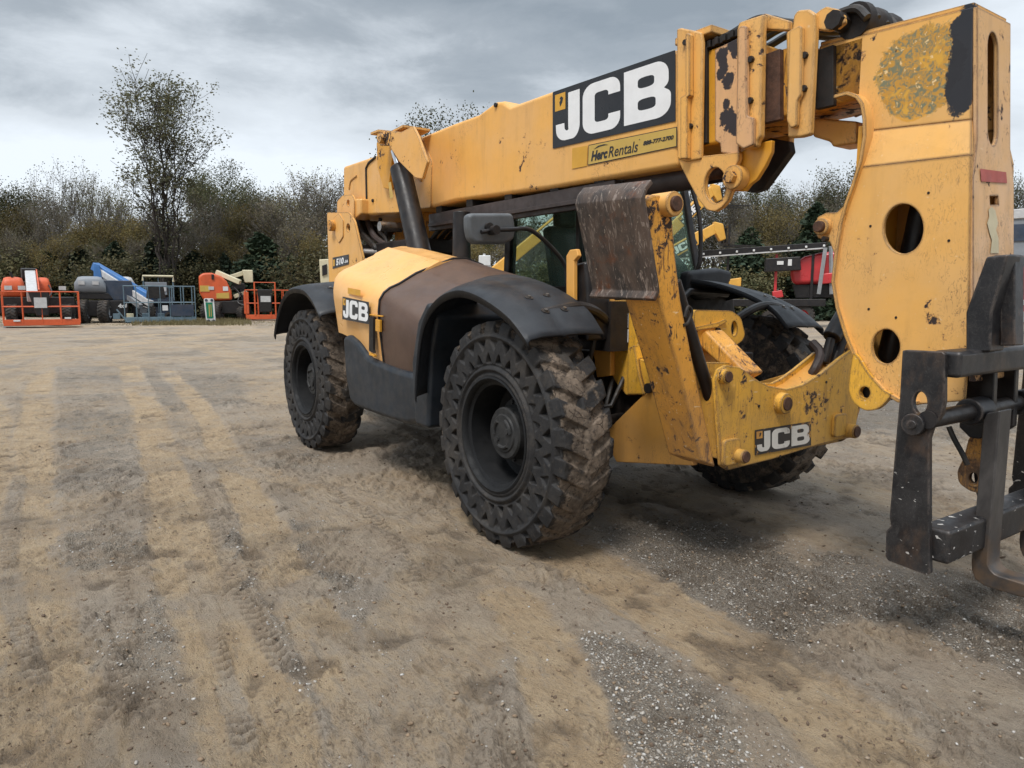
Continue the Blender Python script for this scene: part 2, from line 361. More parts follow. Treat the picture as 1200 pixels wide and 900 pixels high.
def glass_mat(name, tint, rough=.03, trans=.9):
    t = NT(name); t.b.inputs['Transmission Weight'].default_value = trans; t.b.inputs['IOR'].default_value = 1.1
    return t.done(tint, rough)
M['glass'] = glass_mat('green_tinted_glass', (.46, .62, .53), .03, .93)
M['farglass'] = plain('dark_window_glass', (.05, .06, .06), .1, 0, var=.2)
def tyre_mat():
    t = NT('muddy_solid_rubber'); mud = t.attr('mud')
    n1 = t.noise(9, 7, .7); n2 = t.noise(38, 5, .65, .5, off=4)
    rub = t.mix(t.ramp(n1, .3, .7), (.011, .011, .012), (.026, .025, .025)); rub = t.mix(t.ramp(n2, .52, .8, 0, .5), rub, (.09, .073, .056)); rub = t.mix(t.ramp(t.noise(3.2, 6, .7, off=19), .46, .68, 0, .45), rub, (.068, .057, .046))
    md = t.mix(t.ramp(n1, .35, .68), (.085, .066, .050), (.185, .142, .106)); md = t.mix(t.ramp(n2, .48, .66), md, (.055, .043, .034))
    vd = t.voro(15, rnd=1.0, stretch=(1, 1, .8)); ck = t.math('MAXIMUM', t.ramp(t.math('ADD', vd.outputs['Distance'], t.math('MULTIPLY', n2, .12)), .06, .085), t.ramp(t.noise(6, 4, .6, off=12), .56, .48))
    md = t.mix(ck, (.05, .035, .025), md)
    m = t.ramp(t.math('ADD', mud, t.math('MULTIPLY', t.math('SUBTRACT', t.noise(17, 6, .7, off=8), .5), .9)), .42, .58)
    h = t.math('ADD', t.math('MULTIPLY', t.math('MULTIPLY', m, ck), 1.0), t.math('MULTIPLY', n2, .35))
    return t.done(t.mix(m, rub, md), t.ramp(m, 0, 1, .7, .95), 0, t.bump(h, .7, .014), .3)
M['tyre'] = tyre_mat()
M['rim'] = plain('dusty_black_rim', (.004, .0045, .0055), .7, var=.4, dust=.05, scale=7, dustc=(.12, .115, .11))
M['hub'] = plain('dirty_hub', (.016, .017, .018), .6, var=.5, dust=.35, scale=9, dustc=(.15, .14, .13), bump=.5)
# ================================================================ TELEHANDLER
rng = np.random.default_rng(7)
def vnoise(p, seed=0):
    """value noise, p (n,3) -> 0..1"""
    i = np.floor(p).astype(np.int64); f = p - i; f = f * f * (3 - 2 * f); out = 0
    for dx in (0, 1):
        for dy in (0, 1):
            for dz in (0, 1):
                h = ((i[:, 0] + dx) * 73856093) ^ ((i[:, 1] + dy) * 19349663) ^ ((i[:, 2] + dz) * 83492791) ^ (seed * 2654435761)
                h = (h ^ (h >> 13)) * 1274126177 & 0xFFFFFFFF; h = ((h ^ (h >> 16)) & 0xFFFF) / 65535.0
                out = out + h * (f[:, 0] if dx else 1 - f[:, 0]) * (f[:, 1] if dy else 1 - f[:, 1]) * (f[:, 2] if dz else 1 - f[:, 2])
    return out
def fbm(p, octv=4, seed=0, gain=.5):
    a, s, t = 1.0, 0, 0
    for o in range(octv):
        s = s + a * vnoise(p * 2.03 ** o + o * 17.3, seed + o); t += a; a *= gain
    return s / t
def sstep(x, a, b):
    t = np.clip((x - a) / (b - a), 0, 1); return t * t * (3 - 2 * t)
WR, WW = .675, .37
def tyre_mesh():
    NL, NH, NC = 25, 27, 1080
    th = np.arange(NC) * 2 * np.pi / NC
    rows = []
    rows += [('s', r) for r in np.linspace(.335, .598, 46)]
    rows += [('k', k) for k in np.linspace(.12, 1, 7)]
    rows += [('t', w) for w in np.linspace(.018, WW - .018, 48)]
    rows += [('k2', k) for k in np.linspace(1, .12, 5)]
    rows += [('s2', r) for r in np.linspace(.598, .335, 6)]
    def lug(th, w):
        def bar(ph): 
            f = ph - np.floor(ph); return sstep(f, .0, .07) * sstep(f, .72, .63)
        x = w / WW
        a = bar(th * NL / (2 * np.pi) + x * 1.15) * sstep(x, .60, .54)
        b = bar(th * NL / (2 * np.pi) + .5 + (1 - x) * 1.15) * sstep(x, .40, .46)
        return np.maximum(a, b)
    def circle3(w, k=9.0): return np.stack([np.cos(th) * .67 * k, np.sin(th) * .67 * k, np.full_like(th, w * k)], 1)
    V, MU = [], []
    prev = None
    for kind, q in rows:
        mud = np.zeros(NC)
        if kind in ('s', 's2'):
            r = np.full(NC, q); w = np.zeros(NC)
            if kind == 's':
                p = th * NH / (2 * np.pi); f = np.abs(p - np.floor(p) - .5) * 2   # 0 centre .. 1 edge
                g = np.abs((p + .5) - np.floor(p + .5) - .5) * 2
                k1 = (q - .496) / .070; k2 = (.488 - q) / .066
                hole = np.zeros(NC); hd1 = .35 + .65 * sstep(vnoise(np.stack([np.floor(p), 0 * p, 0 * p + 3], 1), 5), .15, .6); hd2 = .35 + .65 * sstep(vnoise(np.stack([np.floor(p + .5), 0 * p, 0 * p + 8], 1), 6), .15, .6)
                if 0 < k1 < 1: hole = np.maximum(hole, sstep(.70 * k1 ** .8 + .02 - f, 0, .20) * hd1 * min(1, (1 - k1) * 5, k1 * 7))
                if 0 < k2 < 1: hole = np.maximum(hole, sstep(.72 * k2 ** .8 + .02 - g, 0, .20) * hd2 * min(1, (1 - k2) * 5, k2 * 7))
                w = w + .042 * hole
                w = w + .010 * math.exp(-((q - .413) / .006) ** 2) + .010 * math.exp(-((q - .372) / .006) ** 2) - .010 * math.exp(-((q - .39) / .010) ** 2)
                w = w - .010 * math.exp(-((q - .583) / .008) ** 2) + .02 * max(0, (.345 - q) / .01)
                w = w + .003 * fbm(circle3(q * 3, 12), 4, 5)
                mud = .25 * fbm(circle3(q, 4), 3, 9) + .10
            else: w = w + WW; mud = mud + .5
        else:
            wq = q if kind == 't' else (.0 if kind == 'k' else WW)
            wl = q if kind == 't' else (.010 if kind == 'k' else WW - .010)
            L_ = lug(th, wl)
            P = circle3(wl, 7.0)
            crown = 0.012 * (1 - ((wl / WW - .5) * 2) ** 2)
            base = .622 + crown * .3; top = .666 + crown
            big = fbm(P * .8, 4, 11); fine = fbm(P * 3.2, 4, 12)
            fill = base + .034 * sstep(big, .26, .60) * (.30 + .70 * math.sin(math.pi * min(max(wl / WW, 0), 1)) ** .5) + .020 * (fine - .5)
            fill = np.minimum(fill, top + .010)
            rub = base + (top - base) * L_
            Rt = np.maximum(rub, fill)
            mud = np.clip(.60 + (fill - rub) * 12, .30, 1) * .8 + .40 * sstep(big, .28, .50) * (.6 + .8 * fine); rub = rub + .012 * (fine - .5) + .010 * (big - .5); Rt = np.maximum(rub, fill)
            edge = min(1, min(wl, WW - wl) / .07); mud = mud * (.35 + .65 * edge)
            if kind == 't': r = Rt; w = np.full(NC, q)
            else:
                r = .598 + (Rt - .598) * q
                w0 = .002 + .016 * q ** 2
                # buttress flutes between the lugs run down the shoulder
                w0 = w0 + (1 - L_) * .022 * math.sin(math.pi * min(1, q * .75 + .25))
                w = w0 if kind == 'k' else WW - w0
        V.append(np.stack([r * np.cos(th), w + 0 * r, r * np.sin(th)], 1)); MU.append(mud)
    V = np.array(V); nr = len(rows)
    me = bpy.data.meshes.new('tyre')
    ii, jj = np.meshgrid(np.arange(nr - 1), np.arange(NC), indexing='ij'); a = ii * NC + jj; b = ii * NC + (jj + 1) % NC
    F = np.stack([a, b, b + NC, a + NC], -1).reshape(-1, 4)
    me.vertices.add(nr * NC); me.vertices.foreach_set('co', V.reshape(-1)); me.loops.add(F.size); me.loops.foreach_set('vertex_index', F.reshape(-1).astype(np.int32))
    me.polygons.add(len(F)); me.polygons.foreach_set('loop_start', np.arange(len(F), dtype=np.int32) * 4); me.polygons.foreach_set('loop_total', np.full(len(F), 4, np.int32))
    me.update(calc_edges=True); at = me.attributes.new('mud', 'FLOAT', 'POINT'); at.data.foreach_set('value', np.array(MU).reshape(-1).astype(np.float32))
    me.polygons.foreach_set('use_smooth', [True] * len(F)); me.materials.append(M['tyre']); return me
ROOT = empty('telehandler', (-1.6, 0, 0), 'large yellow telehandler with muddy solid tyres, worn boom and black fork carriage', 'telehandler')
ROOT['worldspace'] = True
WB = 3.344; YO = 1.27
TY = tyre_mesh()
mb = MB(); mb.lathe([(.338, .012), (.348, -.002), (.336, -.006), (.322, .006), (.318, .03), (.296, .04), (.290, .23), (.24, .26), (.10, .262), (.10, .34), (.29, .34), (.30, .36), (.335, .362)], (0, 0, 0), 64)
RIM = mb.mesh('wheel', M['rim'], 40)
mb = MB(); mb.lathe([(.0, .075), (.11, .075), (.118, .083), (.148, .085), (.158, .095), (.160, .15), (.166, .16), (.166, .19), (.21, .20), (.21, .26), (.0, .26)], (0, 0, 0), 48)
for k in range(3):
    a0 = k * 2.094 + .3
    arc = [(.085 * math.cos(a0 + t * .16), .072, .085 * math.sin(a0 + t * .16)) for t in range(8)]
    mb.tube(arc, .012, 8)
mb.cyl((.05, .077, .03), (.05, .062, .03), .018, n=6); mb.cyl((-.04, .077, -.05), (-.04, .066, -.05), .013, n=6)
HUB = mb.mesh('hub', M['hub'], 40)
mb = MB(); mb.cyl((.185, .205, 0), (.185, .178, 0), .014, n=6)
NUTS = mb.mesh('wheel_nut', M['hub'], 30)
for (x, y, rz, spin) in ((0, -YO, 0, .2), (-WB, -YO, 0, 1.1), (0, YO, math.pi, .7), (-WB, YO, math.pi, 2.0)):
    w = link('wheel', RIM, ROOT); w.location = Vector((x, y, WR - .012)) - ROOT.location; w.rotation_euler = (0, 0, rz)
    for nm, me, da in [('tyre', TY, 0), ('hub', HUB, 0)] + [('wheel_nut', NUTS, k * math.pi / 6) for k in range(12)]:
        c = bpy.data.objects.new(nm, me); col.objects.link(c); c.parent = w; c.rotation_euler = (0, spin + da, 0)
# ---------------------------------------------------------------- writing helpers
def ribbon(mb, pts, w, place, d, mat, closed=False):
    pts = [Vector(p) for p in pts]; n = len(pts); Lp, Rp = [], []
    for i in range(n):
        a = pts[i - 1] if (i > 0 or closed) else pts[i]; b = pts[(i + 1) % n] if (i < n - 1 or closed) else pts[i]
        t = (b - a).normalized(); nn = Vector((-t.y, t.x)) * w / 2
        Lp.append(pts[i] + nn); Rp.append(pts[i] - nn)
    vs = [place(p, d) for p in Lp] + [place(p, d) for p in Rp]
    mb.add(vs, [(i, (i + 1) % n, n + (i + 1) % n, n + i) for i in range(n if closed else n - 1)], mat)
def arcpts(cx, cy, rx, ry, a0, a1, n=7): return [(cx + rx * math.cos(R(a0 + (a1 - a0) * i / n)), cy + ry * math.sin(R(a0 + (a1 - a0) * i / n))) for i in range(n + 1)]
def fillpoly(mb, poly, place, d, mat=0, holes=()):
    loops = [list(poly)] + [list(h) for h in holes]
    tri = tessellate_polygon([[Vector((p[0], p[1], 0)) for p in l] for l in loops]); flat = [p for l in loops for p in l]
    mb.add([place(Vector(p), d) for p in flat], [tuple(t) for t in tri], mat)
def jcb(mb, place, square=True, d0=.0, base=0, white=1, amber=2):
    """emblem board in unit square: dark board, three heavy white letters, small amber square"""
    fillpoly(mb, rounded([(0, 0), (1, 0), (1, 1), (0, 1)], .015), place, d0, base)
    d = d0 + .0012; T = .105
    # J
    J = [(.205, .93), (.205, .30)] + arcpts(.15, .30, .055, .165, 0, -90)[1:] + arcpts(.115, .26, .055, .125, -90, -180, 5)[1:]
    fillpoly(mb, [(.152, .90), (.258, .90), (.258, .34)] + arcpts(.185, .34, .073, .24, 0, -80, 6)[1:] + arcpts(.125, .30, .09, .20, -95, -170, 5) + [(.033, .40), (.115, .40), (.118, .30)] + arcpts(.14, .29, .016, .03, 200, 340, 4) + [(.152, .34)], place, d, white)
    # C
    co = [(.60, .36), (.60, .28)] + arcpts(.52, .28, .08, .18, 0, -90)[1:] + arcpts(.38, .30, .095, .20, -90, -180) + arcpts(.38, .72, .095, .20, 180, 90) + arcpts(.52, .74, .08, .18, 90, 0) + [(.60, .66), (.505, .66)] + arcpts(.475, .70, .03, .05, 0, 90, 4) + arcpts(.42, .70, .03, .05, 90, 180, 4) + arcpts(.42, .32, .03, .05, 180, 270, 4) + arcpts(.475, .32, .03, .05, -90, 0, 4) + [(.505, .36)]
    fillpoly(mb, co, place, d, white)
    # B
    bo = [(.63, .10), (.87, .10)] + arcpts(.87, .30, .10, .20, -90, 0)[1:] + arcpts(.89, .40, .08, .12, 0, 55, 4) + arcpts(.88, .62, .075, .12, -55, 0, 4) + arcpts(.865, .72, .09, .20, 0, 90) + [(.63, .92)]
    h1 = rounded([(.735, .27), (.865, .27), (.865, .44), (.735, .44)], .05); h2 = rounded([(.735, .60), (.855, .60), (.855, .76), (.735, .76)], .05)
    fillpoly(mb, bo, place, d, white, (h1, h2))
    if square:
        fillpoly(mb, [(.025, .64), (.125, .64), (.125, .93), (.025, .93)], place, d, amber)
        e = [(.045, .78), (.085, .88), (.105, .84), (.095, .76), (.075, .70), (.068, .78), (.08, .82), (.07, .84)]
        fillpoly(mb, e, place, d + .0008, base)
def bil(c0, c1, c2, c3, nrm):
    """unit square -> quad (bottom-left, bottom-right, top-right, top-left) of points in the place, standing proud along nrm"""
    c0, c1, c2, c3, nrm = map(Vector, (c0, c1, c2, c3, nrm))
    def place(p, d): u, v = p[0], p[1]; return c0 * (1 - u) * (1 - v) + c1 * u * (1 - v) + c2 * u * v + c3 * (1 - u) * v + nrm * d
    return place
def put_text(mb, txt, box, place, d, mat, bold=0.0, shear=0.0):
    """lettering fitted into box (u0,v0,u1,v1) of a placed board"""
    cu = bpy.data.curves.new('lettering', 'FONT'); cu.body = txt; cu.size = 1; cu.offset = bold; cu.shear = shear; cu.resolution_u = 3
    ob = bpy.data.objects.new('lettering', cu); col.objects.link(ob); dg = bpy.context.evaluated_depsgraph_get(); dg.update()
    me = bpy.data.meshes.new_from_object(ob.evaluated_get(dg)); bpy.data.objects.remove(ob); bpy.data.curves.remove(cu)
    xs = [v.co.x for v in me.vertices]; ys = [v.co.y for v in me.vertices]; x0, x1, y0, y1 = min(xs), max(xs), min(ys), max(ys)
    vs = [place((box[0] + (v.co.x - x0) / (x1 - x0) * (box[2] - box[0]), box[1] + (v.co.y - y0) / (y1 - y0) * (box[3] - box[1])), d) for v in me.vertices]
    mb.add(vs, [tuple(p.vertices) for p in me.polygons], mat); bpy.data.meshes.remove(me)
# ---------------------------------------------------------------- boom
YB = .05                                    # boom centre line
Y0 = -.225; Y1 = 2 * YB - Y0
prof = [(-4.813,2.985),(-4.851,2.395),(-3.920,2.345),(-2.622,2.303),(-2.208,2.317),(-0.811,2.267),(0.435,2.248),(0.405,2.936),(-0.824,2.960),(-1.338,2.963),(-1.458,3.027),(-1.557,3.041),(-1.818,2.992),(-2.246,2.995),(-3.891,2.972)]
mb = MB(); mb.prism(prof, 'Y', Y0, Y1)
boom = mb.build('outer_boom', M['boom'], ROOT, bevel=.035, seg=3)
# side reinforcement plates and weld ribs of the outer boom
mb = MB(); mb.prism(rounded([(-3.832,2.820),(-3.875,2.358),(-3.272,2.314),(-3.119,2.317),(-2.638,2.304),(-2.613,2.716),(-2.761,2.925),(-2.968,3.088),(-3.247,3.089)], .03), 'Y', Y0 - .012, Y0 + .01)
mb.build('doubler_plate', M['boom'], boom, bevel=.006)
for pts in ([(-4.635,2.699),(-4.578,2.788),(-4.401,2.823)], [(-2.930,2.793),(-2.983,2.849),(-2.946,2.883),(-2.857,2.877)], [(-2.811,2.569),(-2.881,2.609),(-2.879,2.705),(-2.790,2.756),(-2.721,2.746)]):
    mb = MB(); mb.tube([(p[0], Y0 - .014 if pts[0][0] > -4.2 else Y0 - .001, p[1]) for p in smoothline(pts, 5)] if False else [(p[0], Y0 - (.014 if pts[0][0] > -4.2 else .001), p[1]) for p in [tuple(v) for v in smoothline([Vector(p) for p in pts], 5)]], .012, 6)
    mb.build('weld_bead', M['boom'], boom)
mb = MB(); mb.tube([(p[0], Y0 - .004, p[1]) for p in [(-3.881,2.952),(-4.063,2.916),(-4.135,2.871),(-4.134,2.419)]], .014, 8); mb.build('hose', M['rubber'], boom)
for c in (((-3.969,-0.240,2.503)), ((-1.535,-0.240,3.008))):
    mb = MB(); mb.cyl((c[0], Y0 - .016, c[2]), (c[0], Y0 + .02, c[2]), .018, n=12); mb.build('bolt_hole', M['dark'], boom)
# big name board, hire board
q = [(-0.783,-0.227,2.547), (0.405,-0.227,2.519), (0.387,-0.227,2.928), (-0.791,-0.227,2.946)]
mb = MB(); jcb(mb, bil(*q, (0, -1, 0)), d0=.003); mb.build('name_board', [M['decalblack'], M['white'], M['amber']], boom, smooth=0)
q = [(-0.390,-0.227,2.373), (0.424,-0.227,2.368), (0.419,-0.227,2.484), (-0.384,-0.227,2.509)]
pl = bil(*q, (0, -1, 0)); mb = MB(); fillpoly(mb, [(0, 0), (1, 0), (1, 1), (0, 1)], pl, .003, 1); fillpoly(mb, [(.008, .04), (.992, .04), (.992, .96), (.008, .96)], pl, .0042, 0)
put_text(mb, 'Herc', (.045, .16, .25, .66), pl, .006, 1, .045, .2); put_text(mb, 'Rentals', (.26, .16, .60, .70), pl, .006, 1, .008, .2); put_text(mb, '888-777-2700', (.655, .40, .97, .62), pl, .006, 1, .04, .25)
fillpoly(mb, [(.07, .72), (.13, .86), (.20, .88), (.26, .80), (.20, .82), (.14, .80)], pl, .006, 1); fillpoly(mb, ell(.615, .74, .006, .03, 8), pl, .006, 1)
mb.build('hire_board', [M['amberprint'], M['decalblack']], boom, smooth=0)
q = [(-0.560,-0.227,2.374), (-0.398,-0.227,2.372), (-0.393,-0.227,2.507), (-0.558,-0.227,2.514)]
mb = MB(); fillpoly(mb, [(0, 0), (1, 0), (1, 1), (0, 1)], bil(*q, (0, -1, 0)), .003, 0); mb.build('colour_patch', M['amber'], boom, smooth=0)
# inner sections
def section(name, x0, x1, z0, z1, hw, mat, bev=.02):
    mb = MB(); mb.bx(x0, x1, YB - hw, YB + hw, z0, z1); return mb.build(name, mat, ROOT, bevel=bev)
zt = [(0.630,-0.190,2.878)[2], (0.717,-0.190,2.344)[2], (1.006,-0.160,2.771)[2], (1.027,-0.160,2.415)[2], (1.253,-0.120,2.735)[2], (1.272,-0.120,2.437)[2]]
section('boom_section', .3, .86, zt[1], zt[0], .25, M['orange'])
section('boom_section', .75, 1.16, zt[3], zt[2], .21, M['worn'])
section('boom_section', 1.05, 1.50, zt[5], zt[4], .17, M['worn'])
# collars: heavy flanged guides round each joint
def collar(name, px_poly, y, thick, mat, bev=.012, parent=ROOT):
    mb = MB(); mb.prism(px_poly, 'Y', y - thick, y); return mb.build(name, mat, parent, bevel=bev)
c1 = collar('guide_collar', [(0.417,3.032),(0.449,3.028),(0.604,2.961),(0.619,2.902),(0.637,2.260),(0.522,2.262),(0.455,2.291)], -.232, .03, M['boom'])
mb = MB(); mb.prism([(0.523,2.964),(0.535,2.970),(0.554,2.955),(0.570,2.618),(0.551,2.613),(0.566,2.270),(0.514,2.277),(0.499,2.624),(0.538,2.630)], 'Y', -.300, -.262); mb.build('wear_rib', M['boom'], c1, bevel=.006)
for p in ((0.498,-0.264,2.932),(0.543,-0.264,2.780),(0.558,-0.264,2.456)):
    mb = MB(); mb.cyl((p[0], -.262, p[2]), (p[0], -.280, p[2]), .016, n=6); mb.build('bolt', M['dark'], c1)
mb = MB(); mb.bx(c1.data.vertices[0].co.x - .03, .66, -.24, .34, (0.489,-0.250,2.998)[2] - .05, (0.489,-0.250,2.998)[2] - .005); mb.build('top_flange', M['boom'], c1, bevel=.008)
c2 = collar('peeling_plate', [(0.691,2.848),(0.851,2.867),(0.883,2.256),(0.837,2.259),(0.761,2.280),(0.752,2.332),(0.716,2.352)], -.222, .02, M['plate'], .004)
c3 = collar('guide_collar', [(0.866,2.935),(0.910,2.935),(1.026,2.930),(1.020,2.852),(1.039,2.318),(1.019,2.296),(1.016,2.266),(0.923,2.271),(0.883,2.300),(0.857,2.898)], -.225, .045, M['head'])
mb = MB(); mb.prism(rounded([(0.888,2.890),(0.909,2.901),(0.942,2.887),(0.972,2.429),(1.011,2.413),(1.018,2.274),(0.954,2.262),(0.903,2.301)], .01), 'Y', -.300, -.272); mb.build('wear_rib', M['plate'], c3, bevel=.008)
for p in ((0.965,-0.272,2.719),(0.971,-0.272,2.510)):
    mb = MB(); mb.cyl((p[0], -.270, p[2]), (p[0], -.290, p[2]), .017, n=6); mb.build('bolt', M['dark'], c3)
c4 = collar('guide_collar', [(1.164,2.893),(1.187,2.911),(1.245,2.897),(1.284,2.865),(1.294,2.775),(1.296,2.287),(1.244,2.284),(1.165,2.293),(1.124,2.822),(1.158,2.829)], -.180, .04, M['head'])
mb = MB(); mb.prism(rounded([(1.165,2.813),(1.222,2.821),(1.237,2.809),(1.252,2.481),(1.234,2.460),(1.237,2.335),(1.203,2.329),(1.176,2.372)], .012), 'Y', -.252, -.222); mb.build('wear_rib', M['head'], c4, bevel=.008)
for p in ((1.247,-0.222,2.676),(1.252,-0.222,2.516)):
    mb = MB(); mb.cyl((p[0], -.220, p[2]), (p[0], -.240, p[2]), .017, n=6); mb.build('bolt', M['dark'], c4)
# the collars wrap over and under the boom
for (cc, x0, x1, za, zb, ya, yb_, m) in ((c3, .90, 1.02, zt[2] + .03, zt[2] + .10, -.22, .32, M['head']), (c3, .90, 1.02, zt[3] - .10, zt[3] - .03, -.22, .32, M['dark']), (c4, 1.24, 1.34, zt[4] + .02, zt[4] + .08, -.18, .28, M['head']), (c4, 1.24, 1.34, zt[5] - .09, zt[5] - .02, -.18, .28, M['dark'])):
    pass
mb = MB(); mb.prism([(0.956,2.955),(0.977,2.962),(1.133,2.878),(1.136,2.827),(0.965,2.884)], 'Y', -.205, -.17); mb.build('chain_guard', M['head'], ROOT, bevel=.008)
mb = MB(); mb.prism([(1.252,2.870),(1.296,2.888),(1.323,2.892),(1.383,2.862),(1.420,2.823),(1.427,2.786),(1.393,2.769),(1.340,2.772),(1.265,2.801)], 'Y', .26, .29); mb.build('roller_bracket', M['head'], ROOT, bevel=.008)
mb = MB(); mb.prism([(1.252,2.870),(1.296,2.888),(1.323,2.892),(1.383,2.862),(1.420,2.823),(1.427,2.786),(1.393,2.769),(1.340,2.772),(1.265,2.801)], 'Y', -.19, -.16)
rb = mb.build('roller_bracket', M['head'], ROOT, bevel=.008)
mb = MB(); p = (1.378,-0.190,2.810); mb.cyl((p[0], -.215, p[2]), (p[0], .31, p[2]), .045, n=8); mb.build('roller_pin', M['dark'], rb)
mb = MB(); p = (1.430,-0.100,2.810); pr = []
for k in range(9):
    w = k / 8; pr.append((.085 + .008 * math.sin(k * 2.2), -.12 + .36 * w))
mb.lathe([(0, -.12)] + pr + [(0, .24)], (p[0], 0, p[2]), 24); mb.build('hose_roller', M['dark'], ROOT)
# hose bundle lying over the joints
for k in range(5):
    y = -.14 + k * .085; off = .012 * (k % 2)
    mb = MB(); P_ = [tuple(v) for v in smoothline([Vector((a[0], y, a[1] + off)) for a in [(0.525,2.965),(0.625,2.938),(0.731,2.945),(0.827,2.967),(0.909,2.969),(0.990,2.932),(1.145,2.874),(1.288,2.845),(1.377,2.858),(1.456,2.850),(1.509,2.795)]], 4)]
    mb.tube(P_, .021, 8); mb.build('hose', M['rubber'], ROOT)
mb = MB(); z = (0.743,-0.150,2.942)[2]
for k in range(16): mb.box((.60 + k * .026, -.16 - .012 * (k % 2), z - .045 + .03 * (k / 16)), (.021, .10, .04), (0, -.08, 0))
mb.build('boom_chain', M['dark'], ROOT, bevel=.003)
# black wear pads
mb = MB(); mb.prism([(0.969,2.754),(1.077,2.760),(1.098,2.401),(0.989,2.400)], 'Y', -.195, -.158); mb.build('wear_pad', M['rust'], ROOT, bevel=.004)
mb = MB(); mb.prism([(1.256,2.712),(1.348,2.716),(1.367,2.424),(1.270,2.423)], 'Y', -.150, -.118); mb.build('wear_pad', M['dark'], ROOT, bevel=.004)
mb = MB(); mb.prism([(0.577,2.885),(0.614,2.885),(0.640,2.355),(0.602,2.352)], 'Y', -.225, -.19); mb.build('wear_pad', M['dark'], ROOT, bevel=.004)
# link plates below the first joint
lug = [(0.449,2.292),(0.478,2.239),(0.534,2.154),(0.616,2.038),(0.681,1.974),(0.743,1.959),(0.790,1.978),(0.829,2.011),(0.855,2.068),(0.863,2.140),(0.872,2.185),(0.892,2.227),(0.890,2.263),(0.554,2.286)]
hole = [(0.810,2.096),(0.810,2.075),(0.805,2.055),(0.797,2.037),(0.786,2.023),(0.773,2.012),(0.757,2.007),(0.741,2.006),(0.724,2.010),(0.707,2.019),(0.692,2.033),(0.679,2.050),(0.669,2.070),(0.662,2.092),(0.659,2.114),(0.660,2.136),(0.665,2.157),(0.673,2.175),(0.685,2.189),(0.699,2.199),(0.714,2.204),(0.731,2.204),(0.748,2.199),(0.764,2.190),(0.779,2.176),(0.791,2.159),(0.801,2.140),(0.807,2.118)]
for (ya, yb_) in ((-.25, -.215),):
    mb = MB(); mb.prism(lug, 'Y', ya, yb_, [hole]); mb.build('link_plate', M['boom'], ROOT, bevel=.006)
lug2 = [(0.814,2.252),(0.859,2.273),(1.011,2.302),(1.063,2.302),(1.062,2.241),(1.028,2.176),(0.978,2.111),(0.936,2.089),(0.904,2.057),(0.824,2.066),(0.762,2.120),(0.759,2.186)]
for (ya, yb_) in ((-.205, -.175),):
    mb = MB(); mb.prism(lug2, 'Y', ya, yb_); mb.build('ram_bracket', M['orange'], ROOT, bevel=.006)
mb = MB(); mb.prism([(0.707,2.301),(0.916,2.361),(1.031,2.324),(1.045,2.267),(0.965,2.179),(0.881,2.086),(0.813,2.075),(0.705,2.107)], 'Y', -.02, .04); mb.build('inner_bracket', M['dark'], ROOT, bevel=.006)
mb = MB(); mb.prism([(0.844,2.386),(0.960,2.385),(0.966,2.282),(0.894,2.198),(0.838,2.182)], 'Y', .09, .12); mb.build('inner_bracket', M['boom'], ROOT, bevel=.006)
p = (0.869,-0.250,2.130)
mb = MB(); mb.cyl((p[0], -.275, p[2]), (p[0], -.20, p[2]), .066, n=24); pn = mb.build('pivot_boss', M['boom'], ROOT, bevel=.006)
mb = MB(); mb.cyl((p[0], -.305, p[2]), (p[0], -.27, p[2]), .036, n=6); mb.build('bolt', M['pin'], pn, bevel=.003)
# extension ram and rail below the boom
a, b = (-1.051,-0.080,2.210), (0.668,-0.080,2.153)
mb = MB(); mb.cyl((-2.6, -.06, a[2] - .0), (.45, -.06, a[2] - .0), .075, n=24); ra = mb.build('extension_ram', M['rail'], ROOT)
mb = MB(); mb.cyl((.45, -.06, a[2]), (b[0] + .05, -.06, a[2]), .038, n=20); mb.build('ram_rod', M['rust'], ra)
zr = (-1.402,-0.160,2.172)[2]
mb = MB(); mb.bx(-2.75, -.15, -.20, -.16, zr - .08, zr + .08); mb.bx(-2.75, -.15, -.16, .0, zr + .05, zr + .08); rl = mb.build('hose_rail', M['rail'], ROOT, bevel=.006)
mb = MB(); mb.bx(-2.7, -.2, -.235, -.2, zr - .045, zr - .015); mb.build('rail_lip', M['rail'], rl, bevel=.004)
for x in (-2.55, -2.0, -1.4, -.8, -.3): mb = MB(); mb.bx(x - .05, x + .05, -.2, .25, zr + .08, 2.36); mb.build('rail_bracket', M['dark'], rl)
for k, (y, x1) in enumerate(((.0, .55), (.09, .5), (.17, .6))):
    mb = MB(); mb.tube([tuple(v) for v in smoothline([(-3.2, y, zr - .2), (-2.6, y, zr + .02), (-1, y, zr + .03), (x1, y, zr + .05)], 6)], .025, 8); mb.build('hose', M['rubber'], ROOT)
mb = MB(); mb.prism([(-0.225,2.295),(-0.110,2.314),(-0.108,2.269),(-0.156,2.230),(-0.239,2.218)], 'Y', -.14, .1); mb.build('rail_bracket', M['steel'], ROOT, bevel=.01)
mb = MB(); mb.prism([(1.158,2.425),(1.407,2.361),(1.414,2.252),(1.280,2.257),(1.264,2.285),(1.164,2.328)], 'Y', .0, .16); mb.build('tilt_ram_housing', M['boom'], ROOT, bevel=.012)
